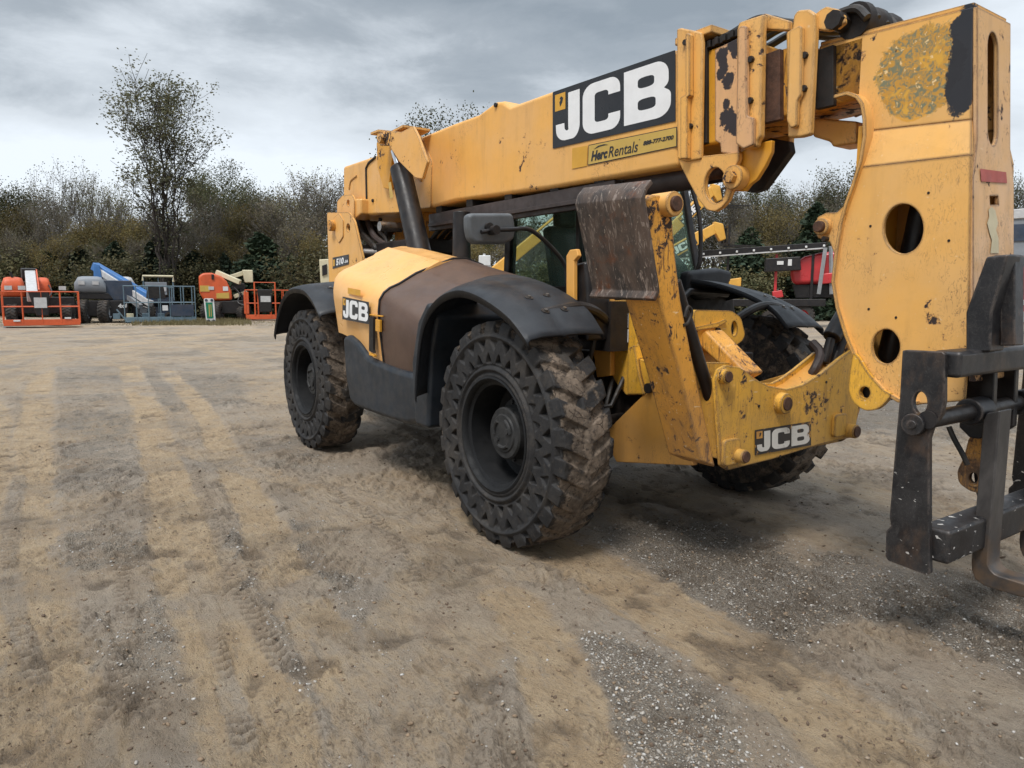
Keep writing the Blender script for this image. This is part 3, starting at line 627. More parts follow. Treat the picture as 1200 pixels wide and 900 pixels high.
# ---------------------------------------------------------------- boom head
HY = -.12; HY2 = 2 * YB - HY
top = [(1.253,2.739),(1.964,2.708),(1.995,2.241),(1.519,2.276),(1.524,2.331),(1.498,2.407),(1.443,2.454),(1.363,2.451),(1.272,2.433)]
low = [(1.526,2.102),(2.024,2.086),(2.077,1.251),(2.077,1.034),(1.881,0.994),(1.803,1.000),(1.733,1.024),(1.626,1.121),(1.568,1.217),(1.481,1.390),(1.444,1.538),(1.441,1.664),(1.399,1.754),(1.332,1.780),(1.314,1.836),(1.325,1.886),(1.371,1.903),(1.426,1.899),(1.477,1.939),(1.514,2.028)]
slot_holes = [[(1.848,1.789),(1.848,1.772),(1.846,1.756),(1.842,1.740),(1.836,1.726),(1.828,1.713),(1.819,1.702),(1.808,1.694),(1.795,1.688),(1.782,1.684),(1.768,1.683),(1.754,1.685),(1.740,1.690),(1.726,1.698),(1.714,1.707),(1.702,1.720),(1.691,1.734),(1.683,1.750),(1.676,1.767),(1.671,1.784),(1.669,1.802),(1.669,1.820),(1.671,1.837),(1.676,1.853),(1.682,1.868),(1.691,1.881),(1.701,1.891),(1.712,1.899),(1.725,1.905),(1.738,1.908),(1.752,1.908),(1.766,1.905),(1.780,1.900),(1.793,1.892),(1.806,1.882),(1.817,1.869),(1.827,1.855),(1.835,1.840),(1.841,1.824),(1.845,1.807)], [(1.781,1.255),(1.781,1.239),(1.778,1.224),(1.773,1.210),(1.766,1.197),(1.757,1.187),(1.747,1.178),(1.735,1.173),(1.723,1.170),(1.710,1.171),(1.697,1.175),(1.685,1.181),(1.675,1.191),(1.666,1.202),(1.659,1.216),(1.654,1.231),(1.651,1.247),(1.652,1.263),(1.654,1.279),(1.659,1.293),(1.667,1.306),(1.676,1.316),(1.687,1.324),(1.699,1.330),(1.712,1.332),(1.724,1.331),(1.737,1.327),(1.748,1.320),(1.758,1.310),(1.767,1.299),(1.774,1.285),(1.779,1.270)]]
pin_h = (1.366,-0.165,1.832); pin_l = (1.661,-0.165,1.045)
mb = MB(); mb.prism(top, 'Y', HY - .0, HY + .02); mb.prism(top, 'Y', HY2 - .02, HY2)
hd = mb.build('boom_head', M['head'], ROOT, bevel=.005)
for (ya, yb_) in ((-.165, -.145), (.245, .265)):
    mb = MB(); mb.prism(low, 'Y', ya, yb_, slot_holes); mb.build('cheek_plate', M['head'], hd, bevel=.005)
# sloping fold where the head widens
f0, f1 = [(1.519,2.276),(1.995,2.241)], [(1.526,2.102),(2.024,2.086)]
for s, ya, yb_ in ((-1, HY, -.165), (1, HY2, .265)):
    mb = MB()
    fa = [(f0[0][0], ya, f0[0][1]), (f0[1][0], ya, f0[1][1]), (f1[1][0], yb_, f1[1][1]), (f1[0][0], yb_, f1[0][1])]
    fb = [(v[0], v[1] - s * .02, v[2]) for v in fa]
    pass
    mb.add(fa + fb, [(0, 1, 2, 3), (7, 6, 5, 4), (0, 4, 5, 1), (1, 5, 6, 2), (2, 6, 7, 3), (3, 7, 4, 0)]); mb.build('fold', M['head'], hd)
# front face of the head with the long slot
XF0, XF1 = (1.964,-0.120,2.708), (2.077,-0.165,1.251)
def fx(z): return XF0[0] + (XF1[0] - XF0[0]) * (XF0[2] - z) / (XF0[2] - XF1[2])
zs0, zs1 = (1.980,-0.023,2.630)[2], (2.000,0.020,2.147)[2]
fr = [(HY + .004, XF0[2] - .002), (HY2 - .004, XF0[2] - .002), (HY2 - .004, 2.15), (.255, 2.0), (.255, 1.12), (-.155, 1.12), (-.155, 2.0), (HY + .004, 2.15)]
slot = [(.035 + .05 * math.cos(R(a)), zs0 - .07 + .07 * math.sin(R(a))) for a in range(0, 181, 20)] + [(.035 + .05 * math.cos(R(a)), zs1 + .07 + .07 * math.sin(R(a))) for a in range(180, 361, 20)]
sq = [(0.003,1.925),(0.087,1.932),(0.094,1.895),(0.010,1.889)]
mb = MB(); mb.prism(fr, 'X', 0, .02, [slot, sq]); mb.v = [(v[0] + fx(v[2]) - .004, v[1], v[2]) for v in mb.v]
ff = mb.build('front_plate', M['headfront'], hd, bevel=.004)
stk = [(-0.089,1.980),(0.171,1.996),(0.161,2.044),(-0.099,2.033)]; z_ = 0; fillpoly((mb := MB()), stk, lambda p, d: Vector((fx(z_ + p[1]) + .0195, p[0], z_ + p[1])), 0, 0); mb.build('faded_red_sticker', plain('faded_red_print', (.42, .10, .08), .6, var=.3), ff, smooth=0)
mb = MB(); fillpoly(mb, [(0.001,1.678),(0.086,1.681),(0.082,1.746),(0.057,1.782),(0.077,1.813),(0.049,1.867),(0.013,1.880),(-0.018,1.866),(-0.012,1.834),(-0.032,1.807),(-0.007,1.764),(0.015,1.735)], lambda p, d: Vector((fx(p[1]) + .0195, p[0], p[1])), 0, 0); mb.build('torn_label', plain('torn_paper', (.55, .48, .32), .8, var=.2), ff, smooth=0)
mb = MB(); mb.prism([(f[0], f[1]) for f in [(1.253,2.739),(1.964,2.708)]] + [(p[0], p[1] + .022) for p in reversed([(1.253,2.739),(1.964,2.708)])], 'Y', HY + .01, HY2 - .01); mb.build('head_top', M['head'], hd, bevel=.004)
# rolled edge flange that follows the throat of the head
edge = [(1.390,2.463),(1.460,2.464),(1.513,2.436),(1.545,2.391),(1.562,2.317),(1.568,2.238),(1.555,2.122),(1.524,2.015),(1.495,1.929),(1.474,1.841),(1.458,1.684),(1.452,1.559),(1.483,1.432),(1.536,1.299),(1.586,1.201),(1.642,1.131),(1.740,1.042),(1.806,1.013),(1.891,1.011)]
def strip(name, pts, y0, y1, th, mat, parent, inward=(0, 0)):
    n = len(pts); P_ = [Vector(p) for p in pts]; L_, R_ = [], []
    for i in range(n):
        t = (P_[min(i + 1, n - 1)] - P_[max(i - 1, 0)]).normalized(); nn = Vector((-t.y, t.x)) * th
        L_.append(P_[i]); R_.append(P_[i] + nn)
    mb = MB(); mb.prism([tuple(p) for p in L_] + [tuple(p) for p in reversed(R_)], 'Y', y0, y1); return mb.build(name, mat, parent, bevel=.004)
strip('edge_flange', edge, -.19, .29, -.018, M['head'], hd)
for (zz, xx) in ((.0, 0),):
    mb = MB(); mb.cyl((pin_h[0], -.20, pin_h[2]), (pin_h[0], .30, pin_h[2]), .042, n=24); pb = mb.build('pin_boss', M['head'], hd, bevel=.005)
    mb = MB(); mb.cyl((pin_h[0], -.225, pin_h[2]), (pin_h[0], .32, pin_h[2]), .028, n=20); mb.build('pin', M['rust'], pb, bevel=.005)
    mb = MB(); mb.cyl((pin_h[0] + .02, -.2, pin_h[2] - .06), (pin_h[0] + .02, -.165, pin_h[2] - .06), .012, n=8); mb.build('grease_nipple', M['dark'], pb)
for (ya, yb_) in ((-.195, -.165), (.265, .295)):
    ear = [(1.573,1.218),(1.563,1.117),(1.560,1.023),(1.590,0.967),(1.653,0.933),(1.718,0.951),(1.756,0.996),(1.778,1.031),(1.737,1.043),(1.657,1.117),(1.601,1.195)]
    mb = MB(); mb.prism(rounded(ear, .06, 3), 'Y', ya, yb_, [[(1.672,1.027),(1.670,1.016),(1.666,1.006),(1.658,0.999),(1.648,0.996),(1.638,0.997),(1.630,1.002),(1.624,1.011),(1.621,1.022),(1.622,1.033),(1.627,1.043),(1.635,1.050),(1.644,1.053),(1.654,1.052),(1.663,1.047),(1.669,1.038)]]); mb.build('lower_ear', M['beam'], hd, bevel=.005)
mb = MB(); mb.cyl((1.624,-0.150,1.019), (1.405,0.250,0.964) if False else ((1.624,-0.150,1.019)[0], .25, (1.624,-0.150,1.019)[2]), .055, n=20); mb.build('lower_pin', M['dark'], hd)
for pt in ((1.605,-0.166,1.819),(1.962,-0.166,1.730),(1.623,-0.166,1.426),(1.756,-0.166,1.389),(1.861,-0.166,1.945)):
    mb = MB(); mb.cyl((pt[0], -.1675, pt[2]), (pt[0], -.15, pt[2]), .006, n=8); mb.build('drain_hole', M['dark'], hd)
# tilt ram inside the head, seen through the holes
mb = MB(); mb.cyl((1.62, .05, 1.15), (1.80, .05, 2.35), .055, n=20); mb.build('tilt_ram', M['black'], hd)
mb = MB(); mb.tube([tuple(v) for v in smoothline([(1.95, .0, 2.3), (1.86, -.02, 1.9), (1.90, .0, 1.5), (1.8, .0, 1.2)], 6)], .02, 8); mb.build('hose', M['rubber'], hd)
mb = MB(); mb.bx(1.50, 1.52, -.14, .24, 1.62, 2.3); mb.build('inner_web', M['orange'], hd)
# ---------------------------------------------------------------- chassis
mb = MB(); mb.bx(-4.75, .55, -.42, -.30, .62, 1.12); mb.bx(-4.75, .55, .30, .42, .62, 1.12); mb.bx(-4.7, .5, -.3, .3, .70, .74)
ch = mb.build('chassis', M['dark'], ROOT, bevel=.01)
for x in (0, -WB):
    mb = MB(); mb.cyl((x, -1.0, WR), (x, 1.0, WR), .11, n=20); mb.bx(x - .2, x + .2, -.28, .28, .45, .88)
    for s in (-1, 1): mb.cyl((x, s * .80, WR), (x, s * .98, WR), .20, n=20); mb.bar((x + .22, s * .3, WR + .05), (x + .2, s * .88, WR + .02), .06, .06)
    mb.build('axle', M['dark'], ROOT, bevel=.015)
# tail frame
tail = [(-4.860,2.444),(-4.186,2.384),(-4.048,2.271),(-3.838,1.868),(-3.857,1.485),(-4.847,1.483)]
for (ya, yb_) in ((-.42, -.39), (.49, .52)):
    mb = MB(); mb.prism(rounded(tail, .04), 'Y', ya, yb_, [[(-4.167,2.216),(-4.173,2.196),(-4.189,2.181),(-4.211,2.174),(-4.235,2.175),(-4.256,2.186),(-4.270,2.203),(-4.275,2.224),(-4.268,2.243),(-4.252,2.259),(-4.230,2.266),(-4.206,2.264),(-4.185,2.253),(-4.171,2.236)]]); tf = mb.build('tail_plate', M['boom'], ROOT, bevel=.006)
    if ya < 0: tf0 = tf
    mb = MB(); mb.prism(rounded([(-4.622,2.363),(-4.462,2.397),(-4.340,2.311),(-4.351,2.133),(-4.484,2.065),(-4.584,2.148)], .02), 'Y', ya - .012, yb_ + .012); mb.build('boss_plate', M['boom'], tf, bevel=.005)
p = (-4.616,-0.430,2.271); mb = MB(); mb.cyl((p[0], -.49, p[2]), (p[0], .58, p[2]), .062, n=20); bs = mb.build('boom_pivot', M['worn'], tf0, bevel=.005)
q = [(-4.712,-0.422,1.782), (-4.215,-0.422,1.820), (-4.209,-0.422,1.928), (-4.703,-0.422,1.910)]
pl = bil(*q, (0, -1, 0)); mb = MB(); fillpoly(mb, [(0, 0), (1, 0), (1, 1), (0, 1)], pl, .003, 0); put_text(mb, '510', (.24, .18, .72, .82), pl, .006, 1, .05, .1); put_text(mb, '-56', (.75, .2, .97, .5), pl, .006, 1, .04)
fillpoly(mb, [(.04, .2), (.16, .2), (.16, .8), (.04, .8)], pl, .006, 2); mb.build('number_board', [M['decalblack'], M['white'], M['amber']], tf0, smooth=0)
for (ya, yb_) in ((-.33, -.30), (.40, .43)):
    mb = MB(); mb.prism(rounded([(-4.771,2.412),(-4.760,2.568),(-4.598,2.618),(-4.320,2.598),(-4.250,2.534),(-4.263,2.311),(-4.391,2.245),(-4.645,2.303)], .03), 'Y', ya, yb_, [[(-4.380,2.510),(-4.385,2.494),(-4.399,2.482),(-4.417,2.477),(-4.437,2.479),(-4.455,2.488),(-4.467,2.502),(-4.470,2.519),(-4.465,2.535),(-4.451,2.547),(-4.433,2.552),(-4.413,2.550),(-4.395,2.541),(-4.383,2.527)]]); mb.build('boom_foot_plate', M['boom'], ROOT, bevel=.006)
mb = MB(); mb.prism([(-4.369,2.560),(-4.106,2.533),(-4.115,2.367),(-4.309,2.318),(-4.381,2.353)], 'Y', -.31, .40); mb.build('boom_foot', M['boom'], ROOT, bevel=.02)
mb = MB(); c = (-4.720,0.000,2.328); mb.cyl((c[0], -.25, c[2]), (c[0], .3, c[2]), .20, n=24); mb.bx(-4.4, -3.0, -.2, .3, 1.9, 2.05); mb.bx(-4.6, -2.9, -.30, .40, 1.1, 1.75)
mb.build('ram_mounting', M['dark'], ROOT, bevel=.02)
mb = MB(); mb.bx(-4.5, -3.0, .28, .32, 1.6, 2.3); mb.bx(-3.25, -3.15, -.1, .3, 1.5, 2.35); mb.build('tail_web', M['worn'], ROOT, bevel=.01)
for k, pts in enumerate(([(-4.499,2.358),(-4.359,2.193),(-4.127,2.064),(-3.992,1.983),(-4.090,1.865)], [(-4.323,2.327),(-4.143,2.143),(-3.876,2.034),(-3.622,1.948),(-3.462,1.835)], [(-4.063,2.328),(-4.114,2.200),(-3.938,2.095),(-3.857,1.906)], [(-4.307,2.284),(-4.118,2.269),(-4.032,2.133),(-4.178,2.010)])):
    mb = MB(); mb.tube([(v[0], -.2 + .05 * k, v[1]) for v in [tuple(a) for a in smoothline([Vector(p_) for p_ in pts], 6)]], .035 if k < 2 else .022, 8); mb.build('hose', M['rubber'] if k != 1 else M['rail'], ROOT)
mb = MB(); z_ = (-3.550,-0.200,2.191); mb.cyl((z_[0], -.35, z_[2]), (z_[0], -.1, z_[2]), .05, n=16); mb.cyl((z_[0] - .5, -.32, z_[2] - .25), (z_[0] - .42, -.1, z_[2] - .25), .05, n=12); mb.build('hose_fitting', M['steel'], ROOT)
# bonnet over the side-mounted engine
side = [(-2.694,1.158),(-2.513,1.143),(-2.139,1.090),(-1.952,0.989),(-1.658,0.960)]
XR, XF = -2.68, -1.635
def hood_ring(x):
    t = (x - XR) / (XF - XR); z1 = 1.705 + (1.515 - 1.705) * t; zr = 1.945 + (1.775 - 1.945) * t; zb = float(np.interp(x, [s[0] for s in side], [s[1] for s in side]))
    k = 0.02 * math.sin(math.pi * min(1, max(0, t)))
    return [Vector((x, y, z)) for (y, z) in ((-1.19, zb), (-1.222 - k, zb + (z1 - zb) * .55), (-1.225 - k, z1 - .17), (-1.215, z1 - .08), (-1.18, z1 - .025), (-1.13, z1 + .012), (-1.05, z1 + .045),
        (-.90, z1 + (zr - z1) * .50), (-.845, z1 + (zr - z1) * .60), (-.825, z1 + (zr - z1) * .60 + .02), (-.70, z1 + (zr - z1) * .84 + .02), (-.68, z1 + (zr - z1) * .88), (-.57, zr - .005), (-.45, zr), (-.28, zr - .05), (-.20, zr - .12), (-.17, zr - .25), (-.17, 1.2))]
mb = MB(); xs = sorted(set([XR, XR + .03, XR + .08] + [s[0] for s in side if XR < s[0] < XF] + list(np.linspace(XR + .1, XF, 12))))
rings = []
for i, x in enumerate(xs):
    r_ = hood_ring(x)
    if i < 3:
        k = (.06, .02, .0)[i]; r_ = [Vector((v.x, v.y + k * (1 if v.y < -.6 else -1), v.z - (k if j > 3 and j < 16 else 0))) for j, v in enumerate(r_)]
    rings.append(r_)
mb.loft(rings, True, True); hood = mb.build('engine_bonnet', M['hood'], ROOT, smooth=50)
q = [(-2.348,-1.250,1.275), (-1.791,-1.250,1.252), (-1.782,-1.250,1.425), (-2.326,-1.250,1.466)]
mb = MB(); jcb(mb, bil(*q, (0, -1, 0)), d0=.004); mb.build('name_board', [M['decalblack'], M['white'], M['amber']], hood, smooth=0)
q = [(-2.225,-1.245,1.491), (-1.959,-1.245,1.471), (-1.956,-1.245,1.519), (-2.222,-1.245,1.541)]
mb = MB(); fillpoly(mb, [(0, 0), (1, 0), (1, 1), (0, 1)], bil(*q, (0, -1, 0)), .004, 0); mb.build('colour_patch', M['amber'], hood, smooth=0)
mb = MB(); mb.prism(rounded([(-1.781,1.312),(-1.708,1.314),(-1.720,1.054),(-1.705,1.028),(-1.802,1.042)], .015), 'Y', -1.255, -1.235); mb.build('vent_slot', M['dark'], hood)
for pl_, ya in (([(-1.793,1.332),(-1.556,1.325),(-1.556,1.315),(-1.794,1.322)], -1.25), ([(-1.791,1.029),(-1.694,1.016),(-1.695,1.002),(-1.792,1.009)], -1.26), ([(-1.666,1.295),(-1.588,1.291),(-1.592,1.200),(-1.670,1.203)], -1.256)):
    mb = MB(); mb.prism(pl_, 'Y', ya, -1.235); mb.build('latch_plate', M['orange'], hood, bevel=.003)
# dusty brown forward cover
def cover_ring(x, k):
    a = hood_ring(XF); t = k
    zf = .70 + 0 * t; out = []
    zb = .955 - .13 * min(1, t * 1.6)
    for j, v in enumerate(a):
        y = v.y; z = v.z
        if j == 0: z = zb
        elif j == 1: z = zb + (z - .96) * (1 - .1 * t)
        else: z = z - (.15 * t if y > -.8 else .20 * t)
        if j in (8, 9, 10, 11): z = a[7].z + (a[12].z - a[7].z) * (v.y - a[7].y) / (a[12].y - a[7].y) - .17 * t
        s = .012 if k == 0 else .012
        out.append(Vector((x, y - (.006 if y < -.6 else 0) + .05 * t * t, z + .004)))
    return out
mb = MB(); mb.loft([cover_ring(XF - .012 + .70 * k, k) for k in (0, .05, .2, .4, .6, .8, 1)], True, True); cv = mb.build('side_cover', M['brown'], ROOT, smooth=50)
mb = MB(); e = cover_ring(XF - .012, 0); mb.tube([v + Vector((.0, -.003, .004)) for v in e[:15]], .011, 6); mb.build('edge_seal', M['black'], cv)
# black tank below the bonnet
tank = [(-2.405,1.127),(-2.270,1.148),(-2.074,1.087),(-1.889,0.987),(-1.615,0.954),(-1.304,0.929),(-0.904,0.922),(-0.886,0.595),(-1.231,0.536),(-1.617,0.532),(-2.158,0.542),(-2.286,0.577),(-2.368,0.790)]
mb = MB(); mb.prism(rounded(tank, .05), 'Y', -1.235, -.45); tk = mb.build('fuel_tank', M['tank'], ROOT, bevel=.05, seg=4)
# ---------------------------------------------------------------- mudguards
def fender(xo, outer, inner, name='mudguard', drop=.05):
    for s in (1, -1):
        A = [Vector((p[0], p[1])) for p in outer]; B = [Vector((p[0], p[1])) for p in inner]
        A = smoothline(A, 4); B = smoothline(B, 4); n = min(len(A), len(B)); rows = []
        for (t, dz, y) in ((0, -drop, -1.335), (0, -.012, -1.345), (0, 0, -1.33), (.18, .012, -1.25), (.45, .012, -1.14), (.5, .005, -1.12), (.56, .012, -1.09), (.8, .01, -.98), (1, 0, -.86), (1, -.03, -.85)):
            rows.append([Vector((xo + A[i].x * (1 - t) + B[i].x * t, s * y, A[i].y * (1 - t) + B[i].y * t + dz)) for i in range(n)])
        mb = MB(); mb.loft(rows, False, False); o = mb.build(name, M['plastic'], ROOT, smooth=40)
        so = o.modifiers.new('thickness', 'SOLIDIFY'); so.thickness = .014; so.offset = 0
        ni = n // 7
        for (t, i) in ((.42, ni - 1), (.68, ni - 1), (.42, ni + 2), (.68, ni + 2)):
            y = -1.33 + .47 * t; p = A[i].lerp(B[i], t); nn = Vector((A[i].y - A[i + 1].y, 0, A[i + 1].x - A[i].x)); nn = -nn.normalized() if nn.z < 0 else nn.normalized()
            c = Vector((xo + p.x, s * y, p.y + .014)); mb = MB(); mb.cyl(c, c + nn * .008, .026, n=14); mb.cyl(c + nn * .006, c + nn * .018, .011, n=8, mat=1); mb.build('mudguard_bolt', [M['black'], M['steel']], o)
fender(0, [(.46, 1.25), (.30, 1.365), (.10, 1.45), (-.10, 1.505), (-.28, 1.52), (-.48, 1.48), (-.64, 1.39), (-.74, 1.26), (-.80, 1.05), (-.84, .80)],
       [(.50, 1.27), (.36, 1.40), (.14, 1.50), (-.09, 1.565), (-.32, 1.605), (-.55, 1.61), (-.76, 1.53), (-.90, 1.36), (-.97, 1.10), (-1.0, .80)])
fender(-WB, [(.72, 1.30), (.55, 1.43), (.35, 1.52), (.15, 1.545), (-.05, 1.54), (-.22, 1.50), (-.38, 1.41), (-.52, 1.27), (-.60, 1.15), (-.64, 1.07)],
       [(.80, 1.35), (.6, 1.48), (.38, 1.57), (.15, 1.60), (-.05, 1.59), (-.24, 1.54), (-.40, 1.45), (-.56, 1.30), (-.66, 1.16), (-.70, 1.08)])
mb = MB(); mb.prism([(-1.06, .56), (-.86, .56), (-.80, 1.1), (-.72, 1.34), (-.86, 1.44), (-1.0, 1.3), (-1.10, 1.0)], 'Y', -1.24, -.6); mb.build('wheel_arch_liner', M['tank'], ROOT, bevel=.03, seg=3)
mb = MB(); mb.bx(-1.15, -.75, -.72, -.42, .6, 1.45); mb.bx(-.8, .3, -.62, -.44, 1.15, 1.45); mb.build('inner_arch', M['dark'], ROOT)
for s in (-1, 1):
    mb = MB(); mb.tube([tuple(v) for v in smoothline([(.10, s * .42, 1.12), (.25, s * .60, 1.32), (.30, s * .85, 1.42), (.30, s * 1.2, 1.37)], 6)], .03, 10); mb.tube([(-.35, s * .42, 1.25), (-.35, s * .8, 1.52), (-.35, s * 1.25, 1.50)], .028, 10); mb.build('mudguard_stay', M['black'], ROOT)
# ---------------------------------------------------------------- exhaust, lift ram
mb = MB(); a = (-1.968,-0.300,1.733); mb.cyl((a[0], -.30, 1.5), (a[0], -.30, 2.2), .085, .075, 24); mb.build('exhaust_stack', M['black'], ROOT, bevel=.01)
a = (-2.881,-0.420,2.719); b = (-2.519,-0.420,1.840)
d_ = (Vector(b) - Vector(a)).normalized(); a1 = Vector(a) + d_ * .42 * 0; 
a = Vector((-3.006,-0.420,2.856)); m1 = Vector((-2.900,-0.420,2.690)); b = Vector((-2.486,-0.420,1.800))
mb = MB(); mb.cyl(m1, b, .100, .108, 28); lr = mb.build('lift_ram', M['black'], ROOT, bevel=.015)
mb = MB(); mb.cyl(a, m1 + (b - m1) * .03, .042, n=18); mb.build('ram_rod', M['chrome'], lr)
q = [(-2.883,-0.540,2.385), (-2.808,-0.540,2.393), (-2.858,-0.540,2.539), (-2.914,-0.540,2.538)]; mb = MB(); fillpoly(mb, [(0, 0), (1, 0), (1, 1), (0, 1)], bil(*q, (-.3, -1, 0)), .0); mb.build('warning_label', M['amberprint'], lr, smooth=0)
# bracket holding the top of the lift ram
mb = MB(); mb.prism(rounded([(-3.070,3.012),(-2.899,3.013),(-2.614,2.948),(-2.378,2.957),(-2.283,2.854),(-2.116,2.613),(-2.212,2.482),(-2.340,2.506),(-2.657,2.691),(-2.867,2.869),(-3.074,2.902)], .015), 'Y', -.55, -.52); lb = mb.build('ram_bracket', M['boom'], ROOT, bevel=.008)
mb = MB(); mb.prism([(-3.698,3.056),(-3.589,3.140),(-3.384,3.130),(-3.268,3.084),(-3.314,2.893),(-3.427,2.554),(-3.549,2.585),(-3.688,2.811)], 'Y', -.30, -.24); mb.build('bracket_web', M['orange'], lb, bevel=.008)
tp = [(-3.351,3.078),(-3.173,3.075),(-2.876,3.010),(-2.630,3.020)]
mb = MB(); mb.prism([tuple(p) for p in tp] + [(p[0], p[1] - .025) for p in reversed(tp)], 'Y', -.52, -.235); mb.build('bracket_top', M['boom'], lb, bevel=.005)
p = (-3.009,-0.550,2.952); mb = MB(); mb.cyl((p[0] + .03, -.60, p[2]), (p[0] + .03, -.24, p[2]), .05, n=20); mb.build('pin', M['boom'], lb, bevel=.006)
# ---------------------------------------------------------------- cab
CX0, CX1, CY0, CY1 = -2.35, -.55, .40, 1.20
mb = MB(); mb.bx(CX0, CX1 + .05, CY0, CY1, .75, 1.52); cab = mb.build('cab_body', M['black'], ROOT, bevel=.03)
def post(name, p0, p1, w=.06, parent=cab, mat=M['black']): mb = MB(); mb.bar(p0, p1, w, w); return mb.build(name, mat, parent, bevel=.012)
for y in (CY0 + .03, CY1 - .03):
    post('cab_pillar', (CX1 - .02, y, 1.5), (CX1 - .27, y, 2.55)); post('cab_pillar', (CX0 + .05, y, 1.5), (CX0 + .12, y, 2.55), .09)
    post('cab_pillar', (-1.25, y, 1.5), (-1.25, y, 2.55), .05)
    post('cab_sill', (CX0, y, 1.53), (CX1, y, 1.53), .07); post('cab_rail', (CX0 + .1, y, 2.53), (CX1 - .25, y, 2.53), .06)
mb = MB(); mb.bx(CX0 + .02, CX1 - .22, CY0, CY1, 2.56, 2.64); mb.build('cab_roof', M['black'], cab, bevel=.03)
mb = MB(); mb.bx(CX0 + .12, -1.28, CY0 + .02, CY0 + .026, 1.57, 2.5); mb.build('window_pane', M['glass'], cab, smooth=0)
mb = MB(); mb.bx(CX0 + .12, -1.28, CY1 - .026, CY1 - .02, 1.57, 2.5); mb.build('window_pane', M['glass'], cab, smooth=0)
mb = MB(); mb.bar((CX1 - .03, .80, 1.57), (CX1 - .27, .80, 2.5), .72, .006, (1, 0, 0)); mb.build('windscreen', M['glass'], cab, smooth=0)
mb = MB(); mb.bx(-1.75, -1.30, .56, 1.04, 1.42, 1.56); mb.bar((-1.78, .80, 1.5), (-1.92, .80, 2.12), .12, .46, (0, 1, 0)); mb.bx(-1.96, -1.86, .68, .92, 2.12, 2.30); st_ = mb.build('seat', M['plastic'], cab, bevel=.04, seg=3)
mb = MB(); mb.prism([(-.62, 1.5), (-.62, 1.72), (-.78, 1.86), (-1.02, 1.90), (-1.12, 1.78), (-1.0, 1.5)], 'Y', .48, 1.1); mb.build('dashboard', M['black'], cab, bevel=.03)
mb = MB(); cs = Vector((-1.15, .80, 1.93)); ax = Vector((-.5, 0, .86)); u_ = Vector((0, 1, 0)); v_ = ax.cross(u_)
mb.tube([cs + (u_ * math.cos(a) + v_ * math.sin(a)) * .19 for a in np.linspace(0, 2 * math.pi, 25)], .016, 8); mb.bar(cs - u_ * .18, cs + u_ * .18, .03, .02); mb.cyl(cs, cs - ax * .3, .03); mb.build('steering_wheel', M['plastic'], cab)
mb = MB(); mb.tube([tuple(v) for v in smoothline([(-.62, 1.05, 1.60), (-.52, 1.10, 1.75), (-.55, 1.12, 2.10), (-.62, 1.1, 2.35)], 5)], .018, 8); mb.build('grab_handle', M['black'], cab)
mb = MB(); mb.prism([(0.826,1.677),(1.181,1.713),(1.364,1.689),(1.348,1.604),(1.195,1.463),(0.957,1.449),(0.835,1.496)], 'X', -.50, -.38); mb.build('bonnet_panel', M['plastic'], ROOT, bevel=.04, seg=3)
mb = MB(); mb.prism([(0.841,1.496),(1.416,1.520),(1.489,1.245),(0.852,1.257)], 'X', -.6, -.42); mb.build('lower_panel', M['dark'], ROOT, bevel=.02)
# mirror on its arm
mb = MB(); mb.prism(rounded([(-1.451,1.919),(-1.429,1.934),(-1.147,1.953),(-1.128,1.857),(-1.140,1.803),(-1.206,1.776),(-1.402,1.767),(-1.435,1.789),(-1.452,1.849)], .03), 'X', -.03, .04); mi = mb.build('wing_mirror', plain('mirror_shell', (.075, .08, .085), .5, dust=.35, dustc=(.2, .2, .2)), ROOT, bevel=.022, seg=4)
MX = .06
pts = [tuple(a) for a in smoothline([Vector((MX, p_[0], p_[1])) for p_ in [(-1.382,1.831),(-1.308,1.845),(-1.174,1.857),(-1.072,1.867),(-0.991,1.837),(-0.875,1.758),(-0.796,1.685),(-0.768,1.619),(-0.759,1.490)]], 4)]
mb = MB(); mb.tube(pts, .013, 10); mb.build('mirror_arm', M['black'], mi)
mb = MB(); p = (0.060,-1.308,1.845); mb.cyl((MX - .02, p[1], p[2]), (MX + .045, p[1], p[2]), .026, n=16); p = (0.050,-1.325,1.863); mb.cyl((MX - .02, p[1], p[2]), (MX + .005, p[1], p[2]), .024, n=14); mb.build('mirror_clamp', M['black'], mi)
mb = MB(); mb.bx(-.031, -.034, -1.1, -.8, 1.78, 1.94); 
# ---------------------------------------------------------------- front frame plates
mb = MB(); mb.prism([(-0.042,1.529),(0.166,1.528),(0.184,1.455),(0.199,0.989),(0.072,0.966),(0.017,1.193),(-0.038,1.355)], 'Y', -.52, -.48); mb.build('frame_plate', M['yellow'], ROOT, bevel=.006)
mb = MB(); mb.prism([(0.141,1.455),(0.552,1.468),(0.669,1.031),(0.541,0.908),(0.357,0.881),(0.291,0.873),(0.204,0.934),(0.156,0.983)], 'Y', -.47, -.43); fp = mb.build('frame_plate', M['beam'], ROOT, bevel=.006)
mb = MB(); mb.bx(.18, .22, -.42, .42, .75, 1.12); mb.build('bulkhead', M['dark'], ROOT, bevel=.006)
for (s0, s1, txt) in (((0.254,-0.475,1.291), (0.303,-0.475,1.376), 'i'), ((0.257,-0.475,1.202), (0.307,-0.475,1.281), '!')):
    pl = bil((s0[0], s0[1], s0[2]), (s1[0], s0[1], s0[2]), (s1[0], s0[1], s1[2]), (s0[0], s0[1], s1[2]), (0, -1, 0)); mb = MB(); fillpoly(mb, [(0, 0), (1, 0), (1, 1), (0, 1)], pl, .003, 0); fillpoly(mb, [(.25, .25), (.75, .25), (.75, .7), (.45, .8)], pl, .005, 1); mb.build('safety_label', [M['white'], M['decalblack']], fp, smooth=0)
